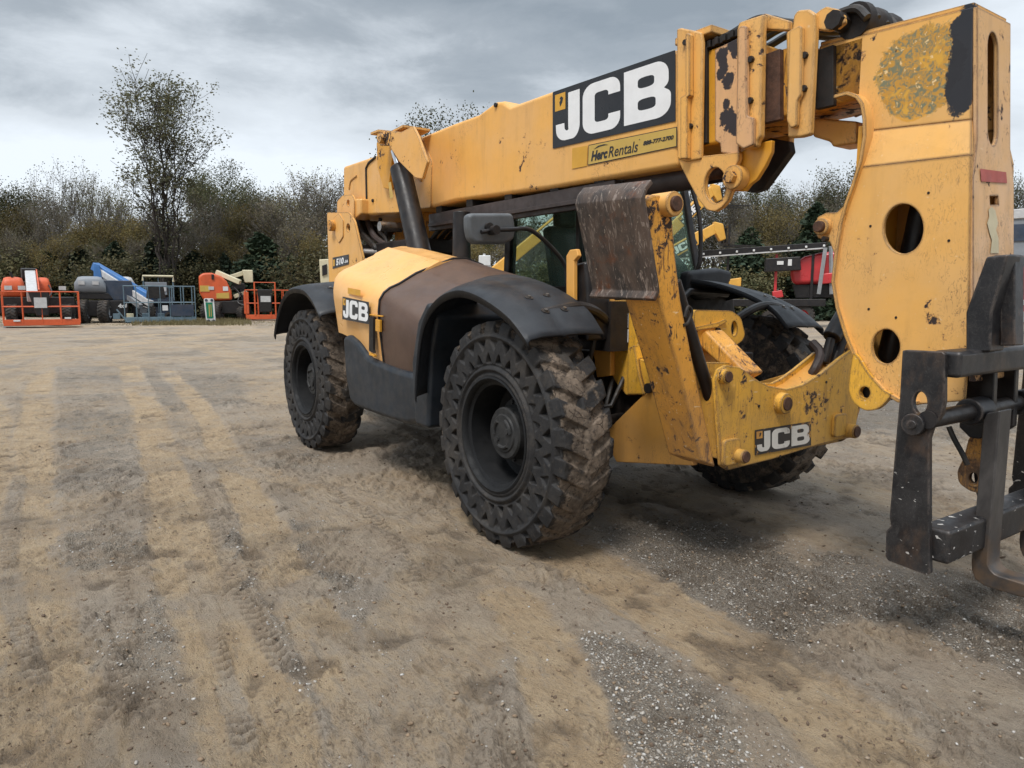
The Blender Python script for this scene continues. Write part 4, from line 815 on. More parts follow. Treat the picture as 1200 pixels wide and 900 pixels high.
mb = MB(); mb.prism([(0.373,1.171),(0.430,1.195),(0.478,1.016),(0.524,0.909),(0.383,0.893)], 'Y', -.55, -.48); mb.prism([(0.447,1.115),(0.558,1.098),(0.590,0.977),(0.545,0.901),(0.455,0.901)], 'Y', -.53, -.48); mb.build('leg_hinge', M['beam'], ROOT, bevel=.008)
mb = MB(); p = (0.558,-0.550,0.952); mb.cyl((p[0], -.56, p[2]), (p[0], -.5, p[2]), .03, n=16); mb.build('bolt', M['dark'], ROOT)
for (ya, yb_) in ((-.54, -.50), (.50, .54)):
    mb = MB(); mb.prism([(0.193,0.639),(0.509,0.909),(0.788,1.008),(0.900,0.560),(0.292,0.460),(0.203,0.558)], 'Y', ya, yb_); mb.build('skirt_plate', M['yellow'], ROOT, bevel=.006)
mb = MB(); mb.bx(.2, 1.0, -.48, .48, .60, .66); mb.build('belly_plate', M['dark'], ROOT)
mb = MB(); mb.prism([(0.129,1.718),(0.160,1.751),(0.223,1.753),(0.239,1.713),(0.201,1.685),(0.207,1.455),(0.135,1.455)], 'Y', -.83, -.80); mb.build('grab_plate', M['yellow'], ROOT, bevel=.006)
mb = MB(); mb.prism([(0.126,1.669),(0.242,1.685),(0.277,1.516),(0.270,1.215),(0.177,1.220),(0.139,1.465)], 'Y', -.78, -.60); mb.build('light_housing', M['black'], ROOT, bevel=.02)
mb = MB(); mb.tube([tuple(a) for a in smoothline([Vector((p_[0], -.70, p_[1])) for p_ in [(0.048,1.386),(0.161,1.404),(0.224,1.374),(0.242,1.288),(0.237,1.186),(0.201,1.080)]], 5)], .016, 8); mb.build('hose', M['rubber'], ROOT)
for k in range(3):
    mb = MB(); mb.tube([(.25 - .1 * k, -.44, 1.0), (.3 - .06 * k, -.6, .82 - .05 * k), (.1, -.82, .76 - .03 * k)], .016, 8); mb.build('hose', M['rubber'], ROOT)
mb = MB(); mb.cyl((.12, -.84, .78), (.12, -.84, 1.02), .02); mb.cyl((.12, -.84, 1.0), (.12, -.84, 1.04), .035, n=8); mb.build('steering_joint', M['steel'], ROOT)
# ---------------------------------------------------------------- stabilisers (folded up)
leg = [(-1.182,1.893),(-1.153,1.834),(-1.067,1.491),(-0.891,1.098),(-0.710,0.644),(-0.595,0.597),(-0.787,1.126),(-0.903,1.471),(-0.948,1.672),(-0.973,1.822),(-0.988,1.907),(-1.030,1.947),(-1.108,1.944),(-1.156,1.921)]
pad_o = [(1.155, -1.245, 1.99), (.715, -1.265, 2.005), (.715, -1.11, 1.475), (1.165, -1.115, 1.465)]
for s in (1, -1):
    pg = [(y * s, z) for (y, z) in leg]
    mb = MB(); mb.prism(pg, 'X', .87, 1.10); lg = mb.build('stabiliser_leg', M['worn'], ROOT, bevel=.012)
    py, pz = [(-1.017,1.905)][0]
    mb = MB(); mb.cyl((.84, py * s, pz), (1.15, py * s, pz), .058, n=20); pn = mb.build('pin_boss', M['boom'], lg, bevel=.006)
    mb = MB(); mb.cyl((1.14, py * s, pz), (1.165, py * s, pz), .036, n=16); mb.build('pin', M['rust'], pn, bevel=.004)
    # foot pad: bent plate, lipped along the top and bottom
    t_, l_ = Vector(pad_o[0]), Vector(pad_o[1]); nrm = Vector((0, -.96, -.28)) ; rows = []
    up = (Vector(pad_o[0]) - Vector(pad_o[3])).normalized()
    for k in range(15):
        f = k / 14; e = 0
        if f > .86: e = -((f - .86) / .14) ** 1.6 * .07
        if f < .08: e = ((.08 - f) / .08) ** 1.5 * .035
        cR = Vector(pad_o[3]).lerp(Vector(pad_o[0]), f); cL = Vector(pad_o[2]).lerp(Vector(pad_o[1]), f)
        rows.append([Vector((p_.x, (p_.y - e) * s, p_.z)) for p_ in (cR, cR.lerp(cL, .5) + Vector((0, .0, 0)), cL)])
    mb = MB(); mb.loft(rows, False, False); fp_ = mb.build('stabiliser_foot', M['pad'], ROOT, smooth=40); so = fp_.modifiers.new('thickness', 'SOLIDIFY'); so.thickness = .022; so.offset = 0
    b_ = fp_.modifiers.new('bevel', 'BEVEL'); b_.width = .004; b_.segments = 2; b_.limit_method = 'ANGLE'
    a, b = (1.000,-0.845,1.555), (1.000,-0.512,0.892)
    mb = MB(); mb.cyl((1.0, a[1] * s + .0, a[2]), (1.0, b[1] * s, b[2]), .034, n=16); mb.build('stabiliser_ram', M['black'], ROOT, bevel=.004)
    mb = MB(); q_ = [(-0.872,1.382),(-0.850,1.431),(-0.824,1.406),(-0.846,1.356),(-0.882,1.341)]; mb.tube([tuple(a_) for a_ in smoothline([Vector((1.10, p_[0] * s, p_[1])) for p_ in q_], 5)], .009, 8); mb.build('hose', M['rubber'], ROOT)
# ---------------------------------------------------------------- cross beam with the front name board
fpl = [(-0.654,1.064),(-0.631,1.115),(-0.572,1.134),(-0.469,1.119),(-0.411,1.094),(-0.337,1.048),(-0.216,1.004),(-0.045,0.973),(0.098,0.987),(0.277,1.040),(0.471,1.125),(0.604,1.171),(0.680,1.006),(0.701,0.819),(0.676,0.623),(0.302,0.618),(-0.145,0.588),(-0.523,0.577),(-0.580,0.608)]
rpl = [(-0.574,1.135),(-0.240,1.114),(-0.098,1.033),(0.008,0.982),(0.105,0.976),(0.186,0.996),(0.310,1.045),(0.523,1.140),(0.734,1.175),(0.842,0.809),(0.672,0.573),(-0.293,0.559),(-0.500,0.653)]
mb = MB(); mb.prism(fpl, 'X', 1.095, 1.125); cb_ = mb.build('cross_beam', M['beam'], ROOT, bevel=.007)
mb = MB(); mb.prism(rpl, 'X', .90, .925); mb.build('rear_plate', M['beam'], cb_, bevel=.006)
ft = [(-0.470,1.109),(-0.309,1.035),(-0.172,0.984),(-0.014,0.954),(0.139,0.967),(0.320,1.020),(0.516,1.106),(0.669,1.151)]; rt = [(-0.269,1.101),(-0.097,1.019),(0.009,0.967),(0.107,0.960),(0.196,0.980),(0.320,1.029),(0.533,1.124),(0.755,1.158)]
mb = MB(); rows = [[Vector((1.10, p_[0], p_[1] - .012)) for p_ in ft], [Vector((1.01, (p_[0] + q_[0]) / 2, (p_[1] + q_[1]) / 2 - .05)) for p_, q_ in zip(ft, rt)], [Vector((.92, p_[0], p_[1] - .012)) for p_ in rt]]
mb.loft(rows, False, False); tr = mb.build('tray', M['yellow'], cb_, smooth=60); so = tr.modifiers.new('thickness', 'SOLIDIFY'); so.thickness = .012
mb = MB(); mb.bx(.93, 1.09, -.57, .60, .60, .64); mb.bx(.93, 1.09, -.57, -.54, .60, 1.06); mb.bx(.93, 1.09, .56, .59, .60, 1.08); mb.build('box_web', M['beam'], cb_)
q = [(1.127,-0.316,0.633), (1.127,0.204,0.628), (1.127,0.191,0.770), (1.127,-0.326,0.772)]
mb = MB(); jcb(mb, bil(*q, (1, 0, 0)), d0=.003); mb.build('name_board', [M['wornblack'], M['wornwhite'], M['worn']], cb_, smooth=0)
for (c, r0, r1, L_) in (((1.130,-0.608,1.080), .038, .028, .045), ((1.130,-0.108,0.902), .060, .038, .05), ((1.130,-0.479,0.656), .038, .030, .075), ((1.130,0.567,0.679), .044, .034, .075)):
    mb = MB(); mb.cyl((1.12, c[1], c[2]), (1.12 + L_, c[1], c[2]), r0, r0 * .95, 24); bo = mb.build('pin_boss', M['beam'], cb_, bevel=.005)
    mb = MB(); mb.cyl((1.12, c[1], c[2]), (1.125 + L_ + .004, c[1], c[2]), r1, n=20); mb.build('pin', M['rust'], bo, bevel=.003)
for c in ((1.130,-0.522,0.689), (1.130,0.479,0.730)):
    mb = MB(); mb.prism(rounded([(c[1] - .07, c[2] - .08), (c[1] + .06, c[2] - .08), (c[1] + .06, c[2] + .06), (c[1] - .07, c[2] + .06)], .03), 'X', 1.12, 1.15); mb.build('boss_plate', M['beam'], cb_, bevel=.008)
for c in ((1.130,-0.083,0.597), (1.130,0.327,0.988), (1.130,-0.296,0.899)): mb = MB(); mb.cyl((1.12, c[1], c[2]), (1.129, c[1], c[2]), .008, n=10); mb.build('bolt', M['dark'], cb_)
# frame behind the cross beam
mb = MB(); mb.prism(rounded([(-0.357,1.406),(-0.025,1.399),(0.065,1.357),(0.113,1.252),(0.083,1.211),(0.028,1.192),(0.044,0.952),(-0.334,0.977)], .03), 'X', .68, .71, [[(0.034,1.290),(0.033,1.272),(0.028,1.258),(0.019,1.248),(0.009,1.245),(-0.002,1.248),(-0.012,1.259),(-0.019,1.274),(-0.022,1.291),(-0.021,1.309),(-0.016,1.324),(-0.008,1.334),(0.003,1.337),(0.013,1.333),(0.023,1.323),(0.030,1.308)]]); up_ = mb.build('frame_upright', M['beam'], ROOT, bevel=.006)
mb = MB(); c = (0.710,-0.154,1.280); mb.cyl((.70, c[1], c[2]), (.725, c[1], c[2]), .022, n=6); mb.build('bolt', M['dark'], up_)
mb = MB(); mb.prism([(-0.341,1.309),(-0.172,1.330),(-0.097,1.349),(-0.080,1.334),(-0.170,1.300),(-0.340,1.289)], 'X', .71, .725); mb.build('weld_strip', M['beam'], up_, bevel=.003)
mb = MB(); mb.prism([(0.659,1.221),(0.744,1.295),(1.048,1.067),(0.971,1.022)], 'Y', -.30, -.14); mb.build('sloping_beam', M['worn'], ROOT, bevel=.02)
a = (.55, .55, 1.05); mb = MB(); mb.cyl((1.000,0.814,1.499), (1.000,0.559,1.233), .055, n=20); mb.cyl((1.000,0.559,1.233), (1.000,0.501,1.078), .028, n=12); mb.build('stabiliser_ram', M['black'], ROOT, bevel=.01)
mb = MB(); mb.tube([tuple(v) for v in smoothline([(.96, .40, .98), (.99, .43, 1.06), (.97, .50, 1.14), (.9, .52, 1.2)], 5)], .028, 8); mb.build('hose', M['rail'], ROOT)
# ---------------------------------------------------------------- fork carriage
CYL, CYR = -.57, .67
side = [(1.997,1.266),(2.014,1.270),(2.151,1.272),(2.162,1.263),(2.175,1.079),(2.170,1.024),(2.139,0.965),(2.129,0.921),(2.161,0.484),(2.172,0.373),(2.157,0.360),(1.999,0.372),(1.987,0.387),(1.983,0.499),(2.003,0.527),(1.993,0.561),(1.996,0.877),(2.000,1.072)]
car = None
for (ya, yb_) in ((CYL, CYL + .028), (CYR - .028, CYR)):
    mb = MB(); mb.prism(side, 'Y', ya, yb_, [[(2.109,1.064),(2.109,1.052),(2.107,1.041),(2.103,1.032),(2.098,1.024),(2.092,1.018),(2.086,1.016),(2.079,1.016),(2.072,1.020),(2.066,1.027),(2.061,1.035),(2.058,1.046),(2.056,1.057),(2.056,1.069),(2.058,1.080),(2.061,1.090),(2.066,1.098),(2.073,1.103),(2.079,1.106),(2.086,1.105),(2.093,1.101),(2.099,1.095),(2.104,1.086),(2.107,1.076)]])
    if car is None: car = mb.build('fork_carriage', M['carriage'], ROOT, bevel=.005)
    else: mb.build('side_plate', M['carriage'], car, bevel=.005)
p = (2.072,-0.570,0.972); mb = MB(); mb.cyl((p[0], CYL - .03, p[2]), (p[0], CYL + .02, p[2]), .045, n=24); mb.cyl((p[0], CYL - .036, p[2]), (p[0], CYL - .028, p[2]), .018, n=16); mb.build('pin_boss', M['carriage'], car, bevel=.006)
rod = (2.120,-0.500,0.997)
mb = MB(); mb.cyl((rod[0], CYL - .01, rod[2]), (rod[0], CYR + .02, rod[2]), .036, n=24); mb.build('fork_shaft', M['black'], car)
tb = (2.154,-0.540,1.224)
mb = MB(); mb.bx(tb[0] - .055, tb[0] + .055, CYL + .03, CYR - .03, tb[2] - .055, tb[2] + .05); mb.build('top_bar', M['carriage'], car, bevel=.018, seg=3)
lbp = (2.163,-0.540,0.490)
mb = MB(); mb.bx(lbp[0] - .06, lbp[0] + .06, CYL + .03, CYR - .03, lbp[2] - .075, lbp[2] + .065); mb.build('bottom_bar', M['carriage'], car, bevel=.015, seg=3)
mb = MB(); mb.prism([(2.143,1.262),(2.131,1.423),(2.189,1.645),(2.267,1.652),(2.228,1.425),(2.234,1.268)], 'Y', -.35, -.22); mb.build('hose_guard', M['carriage'], car, bevel=.008)
mb = MB(); mb.prism([(2.210,1.610),(2.236,1.656),(2.260,1.655),(2.289,1.293),(2.235,1.289)], 'Y', -.27, -.18); mb.build('guard_post', M['carriage'], car, bevel=.006)
mb = MB(); mb.bx(tb[0] + .02, tb[0] + .06, -.25, .30, (2.221,-0.200,1.655)[2] - .04, (2.221,-0.200,1.655)[2]); mb.build('guard_rail', M['carriage'], car, bevel=.006)
for (ya, yb_) in ((-.07, -.03), (.15, .19)):
    mb = MB(); mb.prism([(2.051,1.183),(2.146,1.191),(2.158,0.903),(2.111,0.860),(2.069,0.861),(2.023,0.901),(2.026,1.050)], 'Y', ya, yb_); mb.build('hitch_plate', M['black'], car, bevel=.006)
mb = MB(); mb.prism([(2.055,0.900),(2.118,0.902),(2.145,0.462),(2.114,0.502),(2.078,0.595),(2.053,0.731)], 'Y', .02, .06); mb.build('hitch_hook', M['black'], car, bevel=.006)
mb = MB(); mb.prism(rounded([(2.090,0.885),(2.124,0.882),(2.149,0.646),(2.125,0.609),(2.076,0.606),(2.023,0.634),(2.012,0.688),(2.036,0.757),(2.050,0.855)], .02), 'Y', -.025, .01, [[(2.100,0.675),(2.100,0.665),(2.096,0.656),(2.091,0.649),(2.083,0.645),(2.076,0.646),(2.069,0.650),(2.064,0.657),(2.062,0.667),(2.063,0.677),(2.066,0.686),(2.072,0.693),(2.080,0.696),(2.087,0.696),(2.094,0.692),(2.098,0.684)]]); mb.build('hitch_lug', M['worn'], car, bevel=.004)
mb = MB(); mb.tube([tuple(v) for v in smoothline([Vector((p_[0], -.12, p_[1])) for p_ in [(2.003,0.905),(2.029,0.854),(2.069,0.791),(2.093,0.746)]], 5)], .012, 8); mb.build('hose', M['rubber'], car)
FX = rod[0] + .03
for (y0, y1) in ((-.215, -.095), (.28, .40)):
    f0 = [(2.176,0.970),(2.187,1.001),(2.236,1.019),(2.248,0.952),(2.296,0.379),(2.312,0.339),(2.378,0.328),(2.403,0.242),(2.322,0.253),(2.255,0.283),(2.226,0.326)]
    xr = f0[0][0]; zb = min(p_[1] for p_ in f0)
    XS = f0[2][0]
    prof_ = [(xr, f0[0][1]), (f0[1][0], f0[1][1]), (XS, f0[2][1]), (XS + .004, .42)] + [(XS + .05 - .046 * math.cos(R(a_)), .375 - .055 * math.sin(R(a_)) + 0) for a_ in (20, 45, 70, 90)] + [(3.32, .290), (3.36, .278), (3.34, .270), (XS + .05, .255), (XS - .005, .258), (XS - .04, .275), (xr + .005, .31), (xr, .35)]
    mb = MB(); mb.prism(prof_, 'Y', y0, y1); fk = mb.build('fork', M['fork'], ROOT, bevel=.008)
    mb = MB(); mb.cyl((rod[0], y0 - .01, rod[2]), (rod[0], y1 + .01, rod[2]), .058, n=24); mb.build('fork_eye', M['carriage'], fk, bevel=.008)
# ================================================================ GROUND
def polyline_field(P, pts, maxd):
    """distance to and arc length along a polyline for points P (n,2)"""
    pts = np.array([tuple(v)[:2] for v in smoothline([Vector((p[0], p[1], 0)) for p in pts], 6)])
    best = np.full(len(P), 1e9); side = np.zeros(len(P)); arc = np.zeros(len(P)); s0 = 0
    lo = pts.min(0) - maxd; hi = pts.max(0) + maxd; sel = np.where(((P > lo) & (P < hi)).all(1))[0]
    if len(sel) == 0: return best, side, arc
    Q = P[sel]; b = np.full(len(Q), 1e9); sd_ = np.zeros(len(Q)); ar = np.zeros(len(Q))
    for i in range(len(pts) - 1):
        a, c = pts[i], pts[i + 1]; d = c - a; L_ = math.hypot(*d) + 1e-9; d = d / L_
        t = np.clip((Q - a) @ d, 0, L_); w = Q - a - t[:, None] * d; dist = np.hypot(w[:, 0], w[:, 1]); k = dist < b
        b[k] = dist[k]; sd_[k] = (d[0] * w[k, 1] - d[1] * w[k, 0]); ar[k] = s0 + t[k]; s0 += L_
    best[sel] = b; side[sel] = sd_; arc[sel] = ar; return best, side, arc
# wheel tracks: (points on the ground, half width, tan mud amount, rut depth, tread pattern)
TRACKS = [
    ([(-12.868,-1.686),(-6.677,-2.209),(-3.443,-2.539),(-1.316,-2.756),(0.084,-2.877),(1.032,-2.942),(1.610,-2.981)], .21, 1.0, .016, 0.0),
    ([(-11.568,-1.169),(-6.297,-1.628),(-3.116,-2.047),(-1.038,-2.344),(0.442,-2.507),(1.253,-2.618),(1.803,-2.701)], .16, 1.0, .014, 0.0),
    ([(-13.749,-3.084),(-6.699,-3.419),(-3.396,-3.552),(-1.335,-3.591),(0.186,-3.554),(1.254,-3.500)], .22, .9, .015, 0.0),
    ([(-12.530,-4.056),(-6.974,-3.837),(-3.585,-3.835),(-0.842,-3.902)], .22, .8, .015, 0.0),
    ([(-4.132,-2.237),(-2.349,-2.458),(-1.020,-2.606),(-0.022,-2.695),(0.729,-2.758)], .055, .0, .012, 1.0),
    ([(-0.651,-2.815),(0.071,-2.897),(0.666,-2.966),(1.203,-3.030)], .05, .0, .012, 1.0),
    ([(-1.161,-3.083),(-0.147,-3.218),(0.496,-3.327),(1.029,-3.435)], .05, .0, .012, 1.0),
    ([(-5.315,-0.126),(-3.789,-0.019),(-1.363,-0.515)], .06, .0, .008, .8),
    ([(-2.116,-1.640),(-0.794,-1.670),(-0.257,-1.747),(0.474,-1.965)], .055, .0, .010, .9),
    ([(-3.433,-3.609),(-1.542,-3.646),(-0.427,-3.629),(0.323,-3.580)], .06, .1, .010, .8),
    ([(-8.835,-4.155),(-13.856,-3.254),(-18.759,-1.396),(-22.210,1.998),(-24.331,4.954)], .5, .5, .02, 0.0),
    ([(-14.743,-4.665),(-18.220,-2.791),(-21.284,0.030),(-26.116,4.477)], .45, .7, .02, 0.0),
    ([(-22.135,-5.070),(-23.554,-2.117),(-25.743,1.266),(-28.591,6.265)], .45, .6, .02, 0.0),
    ([(-6.483,-0.539),(-11.503,0.484),(-16.707,0.794),(-22.206,0.166)], .5, .6, .015, 0.0),
    ([(-0.575,-1.009),(0.255,-0.989),(1.082,-1.070),(1.806,-1.204),(2.268,-1.311),(2.646,-1.472)], .25, 1.0, .018, 0.0),
    ([(0.699,-1.634),(1.210,-1.804),(1.611,-2.001),(2.078,-2.299)], .17, .95, .014, 0.0),
    ([(-4.202,-2.342),(-2.289,-1.899),(-1.001,-1.641),(0.118,-1.444)], .16, .55, .010, 0.0),
    ([(-0.163,-2.903),(-0.654,-2.333),(-0.860,-1.702),(-0.840,-0.843),(-0.793,0.095)], .12, .5, .010, 0.0),
    ([(1.679,-2.881),(1.329,-2.683),(0.693,-2.287),(-0.047,-1.688)], .15, .55, .010, 0.0),
    ([(1.775,-2.741),(1.417,-2.468),(1.015,-2.091)], .22, .6, .010, 0.0),
    ([(2.129,1.781),(1.282,1.750),(0.202,1.824),(-1.080,2.367)], .3, .6, .012, 0.0),
    ([(-2.253,4.559),(-0.355,3.460),(0.586,3.507),(1.393,3.604)], .3, .4, .012, 0.0),
]
GREY = [((-0.595,-2.497,0.000), .55, .9), ((0.025,-2.626,0.000), .5, .7), ((1.312,-0.546,0.000), .65, 1.0), ((0.684,-0.355,0.000), .6, .8), ((1.496,-1.751,0.000), .35, 1.0), ((-3.168,-3.212,0.000), .8, .55), ((-1.245,-3.207,0.000), .5, .6), ((-8.294,-0.790,0.000), 2.4, .6), ((-11.479,-2.403,0.000), 3.0, .45),
        ((2.114,0.105,0.000), .6, .9), ((-1.130,-0.166,0.000), .7, .4), ((1.633,-0.074,0.000), .5, .9), ((-3.689,-1.568,0.000), .5, .5), ((-1.250,6.093,0.000), 2.2, .8), ((-3.980,1.916,0.000), 2.0, .7), ((0.908,-2.612,0.000), .3, .8), ((1.817,-1.794,0.000), .4, .8)]
CONTACT = [(0, -1.08), (-WB, -1.08), (0, 1.08), (-WB, 1.08)]
def ground_fields(P):
    """height, tan mud, grey gravel, painted relief shade for points (n,2)"""
    n = len(P); P3 = np.column_stack([P, np.zeros(n)]); r = np.hypot(P[:, 0] - CAMP.x, P[:, 1] - CAMP.y)
    warp = (fbm(P3 * .9 + 5, 3, 40)[:, None] - .5) * .10; Pw = P + np.column_stack([warp[:, 0], -warp[:, 0]])
    base = fbm(P3 * .55, 4, 21); mid = fbm(P3 * 3.1, 4, 22); fine = fbm(P3 * 13, 4, 23, .6)
    near = np.exp(-np.maximum(r - 14, 0) / 10)
    h = (base - .5) * .08 * np.minimum(1, r / 6) + (mid - .5) * .008
    rid = 1 - np.abs(fbm(P3 * 7 + 3, 3, 27) - .5) * 2
    Ps = P3 * np.array([1.0, 1.0, 1]); Ps = np.column_stack([(P[:, 0] * .82 - P[:, 1] * .57) * 9, (P[:, 0] * .57 + P[:, 1] * .82) * 22, np.zeros(n)])
    torn = fbm(Ps, 4, 29, .62); tmask = sstep(fbm(P3 * 1.7 + 4, 3, 33), .44, .60); tfar = np.exp(-np.maximum(r - 9, 0) / 7)
    h = h + (fine - .5) * .012 * near + (rid - .8) * .005 * near + ((sstep(torn, .47, .52) - .5) * .017 + (sstep(torn, .59, .63)) * .014) * tmask * tfar + (fbm(P3 * 45 + 11, 2, 37) - .5) * .006 * tfar
    tan = sstep(fbm(P3 * .8 + 9, 4, 24), .44, .60) * .45; grey = sstep(fbm(P3 * .7 + 31, 4, 25), .52, .66) * .6
    relief_shade = (np.exp(-((torn - .488) / .014) ** 2) + np.exp(-((torn - .60) / .012) ** 2)) * tmask * tfar  # crevice shade along the torn edges, painted into the ground colour
    for i, (c, rad, amt) in enumerate(GREY):
        d = np.hypot(Pw[:, 0] - c[0], Pw[:, 1] - c[1]) / rad; g = sstep(d + (mid - .5) * 1.1, 1.25, .55) * amt; grey = np.maximum(grey, g); tan = tan * (1 - .8 * g)
    for i, (pts, hw, amt, dep, tread) in enumerate(TRACKS):
        d, sd_, s = polyline_field(Pw, pts, hw * 2.5)
        u = d / hw; m = sstep(u + (fine - .5) * .5 + (mid - .5) * .5, 1.12, .62)
        tan = np.maximum(tan * (1 - .5 * m), m * amt * sstep(base + (mid - .5) * .5, .12, .38) * (.45 + .5 * mid + .35 * fbm(np.column_stack([sd_ * 38, s * 1.6, 0 * s]), 3, 90 + i))); grey = grey * (1 - m * amt)
        h = h * (1 - .45 * m) - dep * .55 * sstep(u, 1.0, .7) + dep * .55 * np.exp(-((u - 1.10) / .12) ** 2) * (.2 + 1.4 * fine) + m * .007 * (fbm(np.column_stack([sd_ * 45, s * 1.2, 0 * s]), 3, 95 + i) - .5) * near
        if tread:
            k = sstep(fbm(P3 * 2.2, 2, 60 + i), .34, .46)
            t = np.sin(2 * math.pi * (s / .062 + np.abs(sd_) * 9)); tq = sstep(t, -.25, .05); h = h + .022 * tread * m * k * tq * near * (.3 + 1.2 * fine); relief_shade = np.maximum(relief_shade, tread * m * k * (1 - tq) * sstep(u, .95, .7) * np.minimum(1, tfar * 1.8) * (.5 + .9 * fine))  # tread grooves also get painted shade
    # torn clods and pits
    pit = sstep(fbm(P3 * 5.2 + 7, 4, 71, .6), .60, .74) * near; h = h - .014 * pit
    clod = sstep(fbm(P3 * 9.5 + 2, 3, 72, .6), .64, .76) * near; h = h + .012 * clod
    for (x, y) in CONTACT:
        d = np.hypot((P[:, 0] - x) / .42, (P[:, 1] - y) / .34); k = sstep(d, 1.5, .7); h = h * (1 - k) - .012 * k; h = h + .018 * np.exp(-((d - 1.35) / .22) ** 2) * mid
    return h, np.clip(tan, 0, 1), np.clip(grey, 0, 1), np.clip(np.maximum(pit, relief_shade), 0, 1), r
def make_ground():
    NR = 1000
    rad = np.concatenate([[0.0, .6, 1.2], 1.6 * np.exp(np.linspace(0, math.log(60 / 1.6), NR)), [75, 95, 130, 180, 260, 400, 650, 1000]])
    yaw = math.atan2(CM[1][2] * -1, CM[0][2] * -1)
    ang = np.concatenate([np.linspace(-44, 44, 560), np.linspace(46, 314, 60)]) * math.pi / 180 + yaw
    nr, na = len(rad), len(ang)
    X = CAMP.x + rad[:, None] * np.cos(ang)[None]; Y = CAMP.y + rad[:, None] * np.sin(ang)[None]
    P = np.column_stack([X.ravel(), Y.ravel()]); h, tan, grey, pit, r = ground_fields(P)
    me = bpy.data.meshes.new('ground'); n = nr * na; me.vertices.add(n); me.vertices.foreach_set('co', np.column_stack([P, h]).ravel())
    i, j = np.meshgrid(np.arange(nr - 1), np.arange(na), indexing='ij'); a = i * na + j; b = i * na + (j + 1) % na
    F = np.stack([a, a + na, b + na, b], -1).reshape(-1, 4).astype(np.int32)
    me.loops.add(F.size); me.loops.foreach_set('vertex_index', F.ravel()); me.polygons.add(len(F))
    me.polygons.foreach_set('loop_start', np.arange(len(F), dtype=np.int32) * 4); me.polygons.foreach_set('loop_total', np.full(len(F), 4, np.int32)); me.update(calc_edges=True)
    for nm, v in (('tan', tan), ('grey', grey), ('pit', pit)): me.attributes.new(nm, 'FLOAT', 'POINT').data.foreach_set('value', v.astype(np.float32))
    me.polygons.foreach_set('use_smooth', [True] * len(F)); return me
def ground_mat():
    t = NT('muddy_gravel_yard'); tan, grey, pit = t.attr('tan'), t.attr('grey'), t.attr('pit')
    a = t.noise(.9, 7, .62); b = t.noise(5.5, 8, .70, off=3); c = t.noise(30, 7, .72, off=5); d = t.noise(140, 5, .7, off=7); e = t.noise(420, 3, .6, off=2)
    st = t.noise(11, 6, .68, .4, stretch=(.8, 2.6, 1), rot=(0, 0, R(35)), off=6)
    base = t.mix(t.ramp(b, .32, .68), (.30, .222, .150), (.41, .325, .232)); base = t.mix(t.ramp(a, .35, .68), base, (.36, .302, .24))
    tn = t.mix(t.ramp(b, .3, .7), (.40, .282, .165), (.50, .375, .238)); m = t.ramp(t.math('ADD', tan, t.math('MULTIPLY', t.math('SUBTRACT', st, .5), 1.5)), .12, .95)
    col_ = t.mix(m, base, tn)
    g = t.ramp(t.math('ADD', grey, t.math('MULTIPLY', t.math('SUBTRACT', b, .5), 1.6)), .30, .85)
    vs = t.voro(95, 'F1'); sep = t.n('ShaderNodeSeparateColor'); t.L(vs.outputs['Color'], sep.inputs[0])
    gv = t.mix(sep.outputs[0], (.21, .188, .155), (.42, .39, .34)); gv = t.mix(t.ramp(vs.outputs['Distance'], .22, .55), gv, (.185, .152, .118))
    grc = t.mix(t.ramp(t.math('ADD', c, t.math('MULTIPLY', grey, .22)), .52, .70), t.mix(b, (.275, .235, .185), (.36, .318, .262)), gv)
    col_ = t.mix(t.math('MULTIPLY', g, .85), col_, grc)
    crumb = t.ramp(c, .56, .66); col_ = t.mix(t.math('MULTIPLY', crumb, .38), col_, (.085, .060, .040))
    col_ = t.mix(t.math('MULTIPLY', t.ramp(st, .57, .66), .42), col_, (.095, .068, .046))
    col_ = t.mix(t.math('MULTIPLY', t.ramp(st, .44, .34), .40), col_, (.34, .275, .20))
    col_ = t.mix(t.math('MULTIPLY', pit, t.ramp(c, .35, .6, .85, .5)), col_, (.115, .082, .054))  # shade of pits, tread grooves and torn edges painted into the albedo
    col_ = t.mix(t.math('MULTIPLY', t.ramp(d, .56, .66), .38), col_, (.105, .080, .058)); col_ = t.mix(t.math('MULTIPLY', t.ramp(d, .44, .36), .42), col_, (.38, .33, .27))
    col_ = t.mix(t.math('MULTIPLY', t.ramp(e, .60, .70), .4), col_, (.08, .06, .045))
    wet = t.ramp(t.noise(1.4, 5, .6, off=20), .48, .64)
    col_ = t.mix(t.math('MULTIPLY', wet, .28), col_, (.12, .088, .06))
    rg = t.math('SUBTRACT', .90, t.math('MULTIPLY', wet, .46))
    h = t.math('ADD', t.math('ADD', t.math('MULTIPLY', c, 1.0), t.math('MULTIPLY', d, .55)), t.math('ADD', t.math('MULTIPLY', st, .8), t.math('MULTIPLY', t.math('MULTIPLY', vs.outputs['Distance'], g), -.7)))
    return t.done(col_, rg, 0, t.bump(h, 1.0, .035), .35)
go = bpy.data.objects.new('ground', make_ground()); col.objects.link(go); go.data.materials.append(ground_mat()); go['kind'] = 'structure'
def ground_z(x, y): return float(ground_fields(np.array([[x, y]], float))[0][0])
